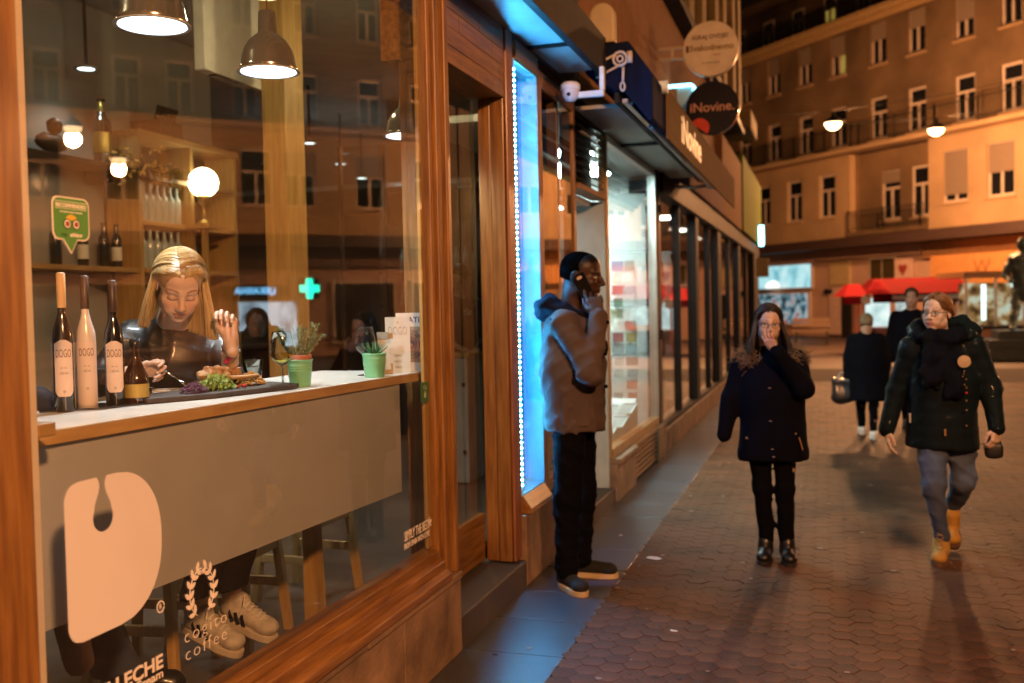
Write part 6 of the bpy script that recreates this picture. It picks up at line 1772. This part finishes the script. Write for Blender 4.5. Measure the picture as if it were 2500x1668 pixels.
shoe(t, W((.005,.05,0)), W((-.015,-.20,0)), mat('yellow_nubuck', (.50,.27,.05), .75, bump=.2, bs=200), mat('brown_rubber_sole', (.12,.06,.03), .7), .1, .044, .03, boot=.18, ank=W((.005,-.005,.19)))
shoe(t, W((.055,.42,.13)), W((.07,.24,.01)), MATS['yellow_nubuck'], MATS['brown_rubber_sole'], .1, .044, .03, boot=.15)
q = MB()
for k in range(5):
    for s in (-1,1): p = W((-.005,-.115+.018*k,.085+.026*k)); q.tube([tuple(W((-.005-.02*s,-.125+.018*k,.08+.026*k))), tuple(W((-.005,-.142+.018*k,.09+.026*k))), tuple(W((-.005+.02*s,-.122+.018*k,.10+.026*k)))], .003, 5)
q.build('laces', mat('tan_lace', (.35,.2,.08), .8), t)
# scarf: thick loop and a hanging end
S = Vol()
for i in range(16):
    a0, a1 = 2*math.pi*i/16, 2*math.pi*(i+1)/16
    P = lambda a: W((.0+.105*math.sin(a), .01-.10*math.cos(a)*(1 if math.cos(a) > 0 else .9), 1.345+.02*math.cos(a*1)-.03*max(0,math.cos(a))))
    S.rc(P(a0), P(a1), .045, .045, .03)
S.rc(W((-.03,-.115,1.30)), W((-.045,-.165,1.10)), .055, .06, .03, flat=(R(-6),.55)); S.rc(W((.06,-.11,1.28)), W((.075,-.16,1.02)), .05, .05, .03, flat=(R(-6),.55))
S.disp = lambda P: wob(P, 75, .009, 6, (1,1,.8))+wob(P, 150, .002, 8)
vol_obj('scarf', S.mesh(.008), M_black, t)
S = Vol()
for i in range(12):
    a0, a1 = R(-115+230*i/12), R(-115+230*(i+1)/12)
    P = lambda a: W((.02+.145*math.sin(a), .05+.11*math.cos(a), 1.36+.05*math.cos(a)))
    S.rc(P(a0), P(a1), .05, .05, .03)
S.disp = lambda P: wob(P, 60, .008, 3)
vol_obj('hood', S.mesh(.009), M_quilt, t)
MH_B = hair_mat('auburn_hair', (.19,.075,.024), (.09,.035,.012))
cap_hair(hc, hm, hs, .005, -.045, m=mat('auburn_roots', (.10,.04,.015), .9, spec=.1), parent=t, amp=.0, face=((0,-.122,.006),(.078,.074,.106)))
g_ = random.Random(9)
long_hair(hc, hm, hs, lambda s_, u: (.075 if s_ < 0 else .05, tuple(G((-.006*s_, .05, 0)))), [MH_B, hair_mat('auburn_hair_light', (.27,.11,.035), (.15,.06,.02))], t, part=.022, n=1100, seed=6, r=.0017, vol=.012, sweep=1.2)
glasses(hc, hm, hs, M_spec, t)
# badge and little pins on the coat front
q = MB(); p = W((.128,-.15,1.20)); q.lathe([(0,0),(.034,0),(.036,.006),(0,.009)], 18, (0,0,0)); Mx = Matrix.Rotation(R(90),3,'X'); q.v = [tuple(Vector(p)+Mx @ Vector(v)) for v in q.v]; q.build('round_badge', mat('tan_badge', (.42,.25,.12), .5), t)
for k in range(7):
    p = W((.13+g_.uniform(-.012,.012),-.155,1.145-.016*k)); q = MB(); q.ico(tuple(p), .007, 1); q.build('pin', mat('gold_pin', (.7,.42,.2), .25, metal=.9), t)
for zz, c_ in ((1.02,'red'),(.975,'gold'),(.92,'gold'),(.83,'gold')):
    p = W((.14,-.165,zz)); q = MB(); q.ico(tuple(p), .008, 1); q.build('pin', MATS['gold_pin'] if c_ == 'gold' else mat('red_pin', (.6,.03,.06), .3), t)
q = MB(); p = W((-.165,-.115,.865)); q.box(p[0]-.005,p[0]+.005,p[1]-.012,p[1],p[2]-.03,p[2]+.025); q.build('zip_pull', M_alu, t)
q = MB(); p = W((.025,-.17,.79)); q.box(p[0]-.006,p[0]+.006,p[1]-.012,p[1],p[2]-.02,p[2]+.02); q.build('zip_pull', MATS['gold_pin'], t)
bg_ = thing('handbag', 'small black handbag hanging from the hand of the woman in yellow boots', 'bag', tuple(W((.29,-.03,.62))))
S = Vol(); S.box(W((.285,-.02,.675)), (.035,.02,.03), .015, .01); S.disp = lambda P: wob(P, 60, .004, 2)
vol_obj('pouch', S.mesh(.008), M_boot, bg_)
q = MB(); q.tube([tuple(W((.25,-.03,.71))), tuple(W((.27,-.045,.755))), tuple(W((.30,-.05,.765))), tuple(W((.325,-.03,.71)))], .006, 6); q.build('strap', M_boot, bg_)

# ===== man with a phone, in profile, brown jacket
JM = dict(head=(.075,-.02,1.725), hyaw=R(74), hpitch=R(6), hroll=R(0), neck=(.015,.0,1.55), SR=(-.02,-.19,1.475), SL=(.03,.19,1.475), tyaw=R(78),
    ER=(.105,-.265,1.205), WR=(.165,-.19,1.505), EL=(.02,.27,1.2), WL=(.16,.22,1.02), HR=(-.0,-.085,.93), HL=(.045,.085,.93),
    KR=(-.025,-.10,.50), KL=(.07,.10,.50), AR=(-.035,-.12,.115), AL=(.05,.11,.115),
    handR=dict(f=(-.22,.30,.92), t=(-.75,.1,-.3), n=(-.15,.95,-.15), curl=((.10,.18,.1),(.55,.6,.3),(.75,.75,.4),(.9,.8,.5)), thumb=((.75,.5,.1),(.9,.2,.25),(1,0,.2)), sc=1.16))
M_brown = mat('brown_wool_jacket', (.10,.075,.07), .9, bump=.35, bs=200, spec=.15, var=.15)
t, j, W, G, hc, hm, hs, ct_, tips = walker('man in brown wool jacket standing in profile talking on a phone', (.262,5.43,0), R(14.2), JM,
    dict(skin=(.05,.023,.013), lip=(.055,.02,.014), brow=(.01,.007,.006), eye=(.01,.006,.005), crop=(.003,.0025,.0025)),
    dict(coat=(.195,.20,.185), hem=.87, legs=[.10,.077,.064], sleeve=[.078,.068,.05], cmat=M_brown, tmat=M_blackt, hs=1.14, flat=.88, male=True, fold=.005, fs=32, crease=.011, hemx=.0, tfold=.005, tcr=.010))
cap_hair(hc, hm, hs, .0025, -.03, m=mat('cropped_black_hair', (.0035,.003,.003), 1., bump=1., bs=700, spec=.0), parent=t, amp=.0, vox=.0035, face=((0,-.120,-.014),(.082,.068,.088)))
S = Vol()     # dark hooded collar
for i in range(14):
    a0, a1 = 2*math.pi*i/14, 2*math.pi*(i+1)/14
    P = lambda a: W((-.01+.10*math.cos(a), .11*math.sin(a), 1.535-.05*math.cos(a)))
    S.rc(P(a0), P(a1), .036, .036, .03)
S.rc(W((-.12,-.05,1.56)), W((-.13,.05,1.54)), .06, .06, .04); S.rc(W((.12,-.05,1.49)), W((.185,-.03,1.33)), .04, .035, .03)
S.disp = lambda P: wob(P, 60, .008, 3)
vol_obj('hood', S.mesh(.009), mat('navy_fleece', (.006,.007,.016), .9, spec=.1), t)
q = MB()
for k in range(2): q.tube([tuple(W((-.10+.02*k,-.19,1.50-.012*k))), tuple(W((.04+.03*k,-.205,1.44-.02*k))), tuple(W((.12+.03*k,-.165,1.36-.03*k)))], .006, 5)
q.build('shoulder_strap', M_black, t, smooth=True)
q = MB(); q.prism(rrect(.15,.16,.02), tuple(W((.03,-.185,.99))), tuple(G((1,.04,0))), (0,0,1), .01); q.build('jacket_pocket', M_brown, t, bevel=.004)
for zz in (1.12,1.30): q = MB(); p = W((.20,-.10,zz)); q.ico(tuple(p), .012, 2); q.build('button', M_black, t, smooth=True)
q = MB(); p = W((.212,-.215,1.475)); q.ico(tuple(p), .011, 2); q.build('button', M_black, t, smooth=True)
shoe(t, W((-.07,-.05,0)), W((.06,-.29,0)), mat('black_suede', (.012,.012,.012), .9), M_wsole, .075, .047, .028)
shoe(t, W((-.03,.16,0)), W((.255,.09,0)), MATS['black_suede'], M_wsole, .075, .047, .028)
ph = thing('mobile_phone', 'black mobile phone held at the ear of the man', 'phone', tuple(W((.10,-.125,1.66))))
Mp = Matrix([list(G((.38,.25,-.89))), list(G((.2,-.95,-.2))), list(G((.9,.1,.4)))]).transposed()
ux = Vector(G((.42,.12,-.9))).normalized(); uy = Vector(G((.9,.1,.43))).normalized(); uy = (uy-ux*uy.dot(ux)).normalized()
pc = W((.085,-.128,1.675))
q = MB(); q.prism(rrect(.145,.07,.01), tuple(Vector(pc)), tuple(ux), tuple(uy), -.009); q.build('case', mat('black_phone_glass', (.008,.008,.01), .08, coat=.6), ph, bevel=.002)
q = MB(); q.prism(rrect(.016,.03,.006), tuple(Vector(pc)-ux*.05+ux.cross(uy)*.0005), tuple(ux), tuple(uy), .0012); q.build('camera_lens', mat('pale_lens_ring', (.6,.5,.5), .15), ph)
q = MB(); q.prism(rrect(.03,.006,.002), tuple(Vector(pc)+ux*.073), tuple(uy), tuple(ux.cross(uy)), .004); q.build('metal_edge', M_alu, ph)

# ===== far figures
def far_person(label, base, rz, h, o, skin=SKF, hair=None, back=False, stoop=0., bag=False):
    s = h/1.7
    J = dict(head=(0,-.03-stoop*.6,1.575*s), hyaw=R(180) if back else 0., hpitch=R(10 if stoop else 2), neck=(0,.0-stoop*.4,1.41*s), SL=(.17*s,.01-stoop*.3,1.35*s), SR=(-.17*s,.01-stoop*.3,1.35*s),
        EL=(.23*s,.04,1.08*s), WL=(.24*s,-.03,.85*s), ER=(-.23*s,.04,1.08*s), WR=(-.25*s,-.03,.85*s), HL=(.08*s,.02,.86*s), HR=(-.08*s,.02,.86*s),
        KL=(.085*s,-.06,.47*s), KR=(-.08*s,.05,.47*s), AL=(.08*s,-.10,.1), AR=(-.07*s,.16,.12), tyaw=0.,
        handL=dict(f=(0,-.1,-1), t=(0,-1,0), n=(-1,0,0)), handR=dict(f=(0,-.1,-1), t=(0,-1,0), n=(1,0,0)))
    d = dict(coat=(.2*s,.19*s,.18*s), hem=.62*s, legs=[.09*s,.065*s,.05*s], sleeve=[.075*s,.07*s,.055*s], cmat=M_black, tmat=M_blackt, hs=.93*max(.93,s), flat=.75, vox=.018, hvox=.007, handvox=.007)
    d.update(o)
    r = walker(label, base, rz, J, dict(skin, eye=(.05,.03,.02)), d)
    t, j, W, G, hc, hm, hs = r[:7]
    if hair: cap_hair(hc, hm, hs, .012, -.05, m=hair, parent=t, vox=.008, amp=.003)
    for a in 'LR':
        A_ = J['A'+a]; k = 1 if not back else -1
        shoe(t, W((A_[0],A_[1]+.06*k,A_[2]-.1)), W((A_[0],A_[1]-.17*k,A_[2]-.1)), d.get('smat', M_boot), d.get('ssole', M_bsole), .08, .044, .02)
    return r
MH_G = mat('grey_blond_hair', (.28,.19,.11), .9, col2=(.14,.09,.05), ns=30, spec=.1); MH_K = mat('grey_brown_hair', (.10,.06,.04), .9, col2=(.05,.03,.02), ns=30, spec=.1)
M_sneak = mat('white_sneaker_leather', (.75,.7,.64), .5)
M_capd_ = mat('matte_dark_hair', (.02,.012,.008), .95, spec=.08)
r = far_person('short grey-haired woman in black coat and white sneakers walking away', (2.09,11.93,0), R(-2), 1.40, dict(hem=.42, coat=(.25,.23,.2), smat=M_sneak, ssole=M_sneak), hair=MH_G, back=True, stoop=.05)
W = r[2]
hb = thing('handbag', 'slouchy black handbag in the left hand of the woman walking away', 'bag', tuple(W((-.27,.0,.42))))
S = Vol(); S.box(W((-.27,-.02,.55)), (.07,.05,.10), .03, .02); S.rc(W((-.33,-.02,.46)), W((-.2,-.02,.46)), .07, .07, .03); S.disp = lambda P: wob(P, 40, .008, 2)
vol_obj('pouch', S.mesh(.012), M_boot, hb)
q = MB(); q.tube([tuple(W((-.31,-.02,.66))), tuple(W((-.28,-.03,.74))), tuple(W((-.22,-.03,.74))), tuple(W((-.2,-.02,.66)))], .009, 6); q.build('strap', mat('silver_strap', (.5,.5,.5), .4), hb)
far_person('man with receding hair in dark coat facing the camera beyond the crowd', (2.62,12.6,0), R(-6), 1.70, dict(male=True), dict(skin=(.50,.27,.18), lip=(.35,.14,.1), brow=(.15,.09,.06)), hair=MH_K)

# ===== waiter inside, seen through the door
JW = dict(head=(.02,-.02,1.68), hyaw=R(-35), hpitch=R(25), neck=(.0,.0,1.50), SL=(.17,.02,1.43), SR=(-.17,.0,1.43), EL=(.24,-.08,1.17), WL=(.12,-.25,1.08), ER=(-.22,-.05,1.19), WR=(-.03,-.24,1.10),
    HL=(.08,.02,.93), HR=(-.08,.02,.93), KL=(.08,0,.5), KR=(-.08,0,.5), AL=(.08,.02,.1), AR=(-.08,.02,.1),
    handL=dict(f=(-.5,-.7,-.4), t=(-.7,.3,0), n=(0,-.3,-1)), handR=dict(f=(.85,-.3,-.35), t=(.2,-.9,0), n=(0,-.2,-1), curl=((.3,.4,.3),)))
M_navy_t = mat('navy_polo_cotton', (.012,.016,.035), .85)
t, j, W, G, hc, hm, hs, ct_, tips = walker('waiter in navy polo shirt leaning on a cabinet inside the entrance', (-1.36,8.05,.14), R(25), JW, dict(SKF, skin=(.55,.32,.21)),
    dict(coat=(.165,.165,.165), hem=.84, legs=[.10,.07,.06], sleeve=[.07,.058,.03], cmat=M_navy_t, tmat=M_blackt, hs=.94, male=True, flat=.7, vox=.014, hvox=.006))
cap_hair(hc, hm, hs, .009, -.05, m=MH_A, parent=t, vox=.007)
S = Vol(); limb(S, [j['ER']*.55+j['SR']*.45, j['ER'], j['WR']], [.05,.043,.03])
vol_obj('forearm_skin', S.mesh(.01), mat('bare_forearm', (.5,.28,.18), .5), t) if False else None
q = MB(); p = W((.06,-.15,1.36)); put_text(q, '*', .14, tuple(p), tuple(G((1,0,0))), (0,0,1)); q.build('shirt_emblem', mat('white_print', (.8,.8,.8), .6), t)
for a in 'LR': A_ = JW['A'+a]; shoe(t, W((A_[0],.07,0)), W((A_[0],-.17,0)), M_boot, M_bsole)
cab = thing('serving_cabinet', 'pale narrow serving cabinet beside the waiter inside the door', 'cabinet', (-1.2,8.0,.14))
q = MB(); q.box(-1.42,-1.12,7.55,7.92,.15,1.17); q.build('carcass', mat('pale_cabinet_paint', (.45,.42,.34), .6), cab, bevel=.004)
q = MB(); q.box(-1.44,-1.10,7.53,7.94,1.172,1.20); q.build('top', M_lwy, cab, bevel=.003)
for z in (.4,.95): q = MB(); q.ico((-1.15,7.535,z),.018,2); q.build('knob', M_dark, cab, smooth=True)
# ===== seated woman at the window counter
wm = thing('person', 'blond woman in black leather top eating at the window counter', 'person', (-.9,3.3,.14))
fy_ = R(50); fd = V3(math.sin(fy_), -math.cos(fy_), 0); ld = V3(math.cos(fy_), math.sin(fy_), 0)   # facing, her left
chest = V3(-.715,3.20,1.43); nk = V3(-.665,3.15,1.535)
SL = chest+ld*.165+V3(0,0,.055); SR = chest-ld*.165+V3(0,0,.05)
hc = V3(-.560,3.035,1.668); hm = rotm(R(42), R(36), R(4)); hs = .97
EL = V3(-.455,3.175,1.325); WL = V3(-.372,3.062,1.472); ER = V3(-.83,2.93,1.335); WR = V3(-.668,2.945,1.372)
PEL = V3(-.90,3.34,.94); HL = PEL+ld*.085; HR = PEL-ld*.085; KL = V3(-.50,3.33,.86); KR = V3(-.52,3.19,.86); AL = V3(-.60,3.355,.455); AR = V3(-.68,3.225,.44)
B = Vol(); B.rc(PEL, chest, .12, .125, .05, flat=(fy_,.7)); limb(B, [SL,EL,WL], [.042,.036,.025]); limb(B, [SR,ER,WR], [.042,.036,.025]); limb(B, [HL,KL,AL], [.075,.05,.036]); limb(B, [HR,KR,AR], [.075,.05,.036])
B.rc(chest, nk, .08, .055, .05)
parts = [B.mesh(.010)]
S, HW = head_vol(hc, hm, hs)
S.rc(HW((0,.022,-.05)), nk, .048, .052, .035); S.rc(nk, chest+V3(0,0,.03), .055, .09, .05)
parts.append(S.mesh(.0028, hc-V3(.14,.14,.19), hc+V3(.14,.14,.14)))
Hn = Vol()   # raised left hand, loosely curled, back of the hand to the right
cdir = norm(V3(1.63,0,1.57)-WL); rgt = V3(.954,.299,0)
limb(Hn, [EL*.35+WL*.65, WL], [.031,.024])
tl = hand_vol(Hn, WL, norm(V3(0,0,1)-rgt*.12-cdir*.25), -rgt, cdir, ((.85,1.25,.6),(1.0,1.3,.6),(1.1,1.3,.6),(1.15,1.3,.6)), ((.85,.35,.25),(.95,.0,.35),(.9,-.3,.5)), .86)
parts.append(Hn.mesh(.0032))
Hn = Vol()   # right hand holding the fork
tr_ = hand_vol(Hn, WR, norm(rgt*.95+V3(0,0,.12)+cdir*.15), norm(cdir*.35+V3(0,0,.8)), norm(cdir*.6-V3(0,0,.75)), ((.55,.75,.5),(.7,.85,.55),(.85,.9,.55),(.95,.9,.6)), ((.85,.25,.3),(.95,.05,.25),(1,-.1,.15)), .86)
parts.append(Hn.mesh(.0032))
SKW = dict(skin=(.74,.49,.37), lip=(.36,.12,.10), brow=(.16,.08,.04))
make_body(wm, parts, lambda V: head_cols(V, hc, hm, hs, SKW['skin'], SKW['lip'], SKW['brow'], None, None, .35))
# top: glossy black leather with three-quarter sleeves
C = Vol(); C.rc(PEL, chest-V3(0,0,.02), .135, .15, .06, flat=(fy_,.72)); C.rc(SL-ld*.03, SR+ld*.03, .058, .058, .07); C.ell(chest+fd*.03-V3(0,0,.04), (.12,.12,.09), .10)
C.rc(chest+V3(0,0,.03), nk-V3(0,0,.012), .095, .064, .05)
limb(C, [SL,EL,EL*.72+WL*.28], [.056,.048,.042]); limb(C, [SR,ER,ER*.45+WR*.55], [.056,.048,.038])
C.ell(nk+fd*.03+V3(0,0,.03), (.062,.062,.045), .012, None, True)
C.disp = lambda P: wob(P, 18, .003, 12)+ridge(P, 42, .006, 3, (1,1,.8))
vol_obj('leather_top', C.mesh(.0075), mat('black_glossy_leather', (.008,.0075,.008), .42, coat=.2, bump=.15, bs=150), wm)
T = Vol(); T.rc(HL, HR, .11, .11, .05); AL2 = KL*.12+AL*.88; AR2 = KR*.12+AR*.88
limb(T, [HL,KL,AL2], [.10,.075,.062]); limb(T, [HR,KR,AR2], [.10,.075,.062])
T.cut(AL2+V3(0,0,-.005), (0.2,0,-1)); T.disp = lambda P: wob(P, 36, .006, 4)
vol_obj('trousers', T.mesh(.011), M_blackt, wm)
# hair: dark parting, straight blond lengths
MH_W = [mat('blond_hair_%d' % i, c, .36, col2=tuple(v*.6 for v in c), ns=16, stretch=(9,9,.5), spec=.6, coat=.2) for i, c in enumerate(((.82,.60,.27),(.66,.44,.16),(.40,.24,.09),(.76,.57,.30)))]
cap_hair(hc, hm, hs, .006, -.02, m=mat('blond_hair_roots', (.40,.26,.11), .6, col2=(.24,.14,.06), ns=40), parent=wm, amp=.0, face=((0,-.122,.01),(.080,.078,.110)))
def ends(s, u):
    if s > 0: return (.225+.03*u, tuple(fd*(.03-.05*u)+ld*.015))
    return (.185+.02*u, tuple(-fd*(.02+.05*u)-ld*(.035)))
long_hair(hc, hm, hs, ends, MH_W, wm, part=-.016, n=4200, seed=3, r=.0011, front=-.058, sweep=1.75, bias=.55, vol=.019)
# bracelets, fork
br = MB(); ax = norm(WL-EL); u_ = norm(np.cross(ax, V3(0,0,1))); v_ = np.cross(ax, u_); bc = WL-ax*.035
br.tube([tuple(bc+(u_*math.cos(R(a))+v_*math.sin(R(a)))*.0285) for a in range(0,360,24)], .0035, 6, closed=True); br.build('bracelet', mat('black_cord', (.02,.02,.02), .6), wm)
for k in range(15):
    a = R(24*k); p = bc-ax*.012+(u_*math.cos(a)+v_*math.sin(a))*.030; q = MB(); q.ico(tuple(p), .0055, 1); q.build('bracelet_bead', mat('silver_bead', (.6,.5,.45), .25, metal=.8), wm)
q = MB(); p = bc-ax*.022+norm(cdir-ax*np.dot(cdir,ax))*.033-rgt*.012
for k in range(5): q.ico(tuple(p+V3(*np.random.RandomState(k).normal(size=3))*.006), .008, 1)
q.build('pink_charm', mat('hot_pink_thread', (.75,.03,.15), .7), wm)
fk = thing('fork', 'steel fork in the right hand of the seated woman', 'fork', (-.5,2.95,1.33))
f0 = V3(-.655,2.95,1.425); f1 = V3(-.575,2.927,1.39); f2 = V3(-.485,2.925,1.338); f3 = V3(-.452,2.926,1.315)
M_steel = mat('polished_steel', (.72,.70,.68), .12, metal=1)
q = MB(); q.tube([tuple(f0),tuple(f1),tuple(f2*.7+f1*.3)], [.0042,.0035,.003], 8); q.build('handle', M_steel, fk, smooth=True)
q = MB(); q.tube([tuple(f2*.7+f1*.3),tuple(f2),tuple(f2*.4+f3*.6)], [.003,.008,.009], 8, flat=(1,.35)); q.build('neck', M_steel, fk, smooth=True)
for k in range(4): q = MB(); o_ = norm(np.cross(f3-f2, V3(0,0,1)))*(.0045*(k-1.5)); q.tube([tuple(f2*.45+f3*.55+o_), tuple(f3+o_+V3(.012,0,-.006))], .0014, 5); q.build('tine', M_steel, fk)
# white sneakers with stripes and laces
for heel, toe, nm in ((V3(-.735,3.235,.36), V3(-.475,3.215,.275), 0), (V3(-.66,3.365,.372), V3(-.41,3.35,.292), 1)):
    u = norm(V3(.28,0,1)); sh_ = shoe(wm, heel, toe, mat('white_sneaker_canvas', (.6,.52,.43), .6, bump=.3, bs=180, var=.2, ns=30), mat('cream_sneaker_sole', (.6,.5,.38), .6), .085, .046, .026, up=u)
    d = norm(toe-heel); sd = np.cross(d, u); q = MB()
    for k in range(6):
        p = heel+d*(.10+.020*k)+u*(.112-.005*k)
        q.tube([tuple(p-sd*.03-u*.014), tuple(p), tuple(p+sd*.03-u*.014)], .0042, 5); 
    q.tube([tuple(heel+d*.10+u*.112), tuple(heel+d*.11+u*.14+sd*.03), tuple(heel+d*.13+u*.11+sd*.055), tuple(heel+d*.12+u*.06+sd*.056)], .0035, 5)
    q.build('laces', mat('white_lace', (.75,.7,.62), .7), sh_)
    for s in (-1,1):
        for k in range(3):
            q = MB(); p = heel+d*(.075+.028*k)+sd*s*.0415+u*.045; q.obox(tuple(p), (.006,.004,.024), Matrix([list(d*.88+u*.47), list(sd), list(u*.88-d*.47)]).transposed()); q.build('stripe', M_black, sh_)
# ===== second diner, almost hidden behind the cream pilaster
dn = thing('person', 'second diner in navy jumper and jeans mostly hidden behind the cream pilaster', 'person', (-.95,2.35,.14))
hc2 = V3(-.66,2.245,1.70); hm2 = rotm(R(95), R(8)); ch2 = V3(-.80,2.24,1.42)
B = Vol(); B.rc(V3(-.9,2.38,.93), ch2, .12, .12, .05); limb(B, [V3(-.6,2.44,.86),V3(-.58,2.5,.5)], [.06,.045])
S, HW2 = head_vol(hc2, hm2, .95, True); S.rc(HW2((0,.02,-.05)), ch2+V3(.02,0,.1), .05, .055, .03)
make_body(dn, [B.mesh(.016), S.mesh(.005)], lambda V: head_cols(V, hc2, hm2, .95, (.58,.35,.25), (.4,.16,.13), (.12,.07,.04), (.05,.03,.02)))
cap_hair(hc2, hm2, .95, .009, -.05, m=MH_A, parent=dn, vox=.006)
C = Vol(); C.rc(V3(-.92,2.38,.92), ch2, .15, .16, .05, flat=(R(90),.72)); C.rc(ch2+V3(0,-.17,.03), ch2+V3(0,.15,.03), .06, .06, .06); limb(C, [ch2+V3(0,.15,.03),V3(-.7,2.52,1.2),V3(-.62,2.42,1.32)], [.06,.055,.045]); limb(C, [ch2+V3(0,-.17,.03),V3(-.7,2.12,1.2),V3(-.55,2.2,1.32)], [.06,.055,.045])
C.disp = lambda P: wob(P, 40, .006, 3); vol_obj('jumper', C.mesh(.012), M_navy_t, dn)
T = Vol(); limb(T, [V3(-.9,2.46,.93),V3(-.60,2.50,.84),V3(-.56,2.63,.46)], [.10,.078,.066]); limb(T, [V3(-.9,2.3,.93),V3(-.62,2.30,.84),V3(-.66,2.34,.46)], [.10,.078,.066])
T.rc(V3(-.562,2.62,.47), V3(-.555,2.635,.43), .074, .074, .01); T.cut(V3(-.55,2.63,.425), (.1,.2,-1)); T.disp = lambda P: wob(P, 36, .006, 4)
vol_obj('jeans', T.mesh(.010), mat('dark_indigo_denim', (.03,.045,.085), .85, bump=.3, bs=380), dn)
shoe(dn, V3(-.60,2.60,.34), V3(-.42,2.80,.30), M_boot, M_bsole, .09, .046, .024, boot=.12)
shoe(dn, V3(-.72,2.33,.34), V3(-.46,2.36,.30), M_boot, M_bsole, .09, .046, .024, boot=.12)
stool(-.95, 2.40, 'oak bar stool under the half hidden second diner', R(3))
# ===== bronze statue on the pedestal
st = thing('bronze_statue', 'dark bronze statue of a standing man on the granite pedestal', 'statue', (6.2,27.65,.72))
W, G = place((6.40,27.6,.72), R(-12)); S = Vol(); k = 1.3
def sp(*p): return W(tuple(q*k for q in p))
S.ell(sp(0,-.02,1.63), (.1*k,.12*k,.14*k), .03); S.rc(sp(0,0,1.5), sp(0,0,1.4), .07, .09, .05)
S.rc(sp(0,.02,.75), sp(0,0,1.32), .24, .25, .08, flat=(R(-12),.7)); S.rc(sp(-.2,0,1.38), sp(.2,0,1.38), .1, .1, .08)
limb(S, [sp(-.22,0,1.36),sp(-.3,.06,1.08),sp(-.2,-.14,.95)], [.1,.085,.07]); limb(S, [sp(.22,0,1.36),sp(.3,.06,1.08),sp(.22,-.12,.88)], [.1,.085,.07])
limb(S, [sp(-.1,.02,.8),sp(-.14,-.02,.42),sp(-.17,-.12,.04)], [.13,.1,.085]); limb(S, [sp(.1,.02,.8),sp(.12,.06,.42),sp(.12,.1,.04)], [.13,.1,.085])
S.rc(sp(-.17,-.1,.03), sp(-.19,-.26,.02), .06, .05, .03); S.rc(sp(.12,.1,.03), sp(.13,-.06,.02), .06, .05, .03)
S.cut(W((0,0,.001)), (0,0,-1)); S.disp = lambda P: wob(P, 16, .018, 3)+ridge(P, 12, .03, 5)
vol_obj('figure', S.mesh(.02), mat('dark_bronze', (.16,.24,.27), .45, metal=.3, var=.3, ns=5), st)
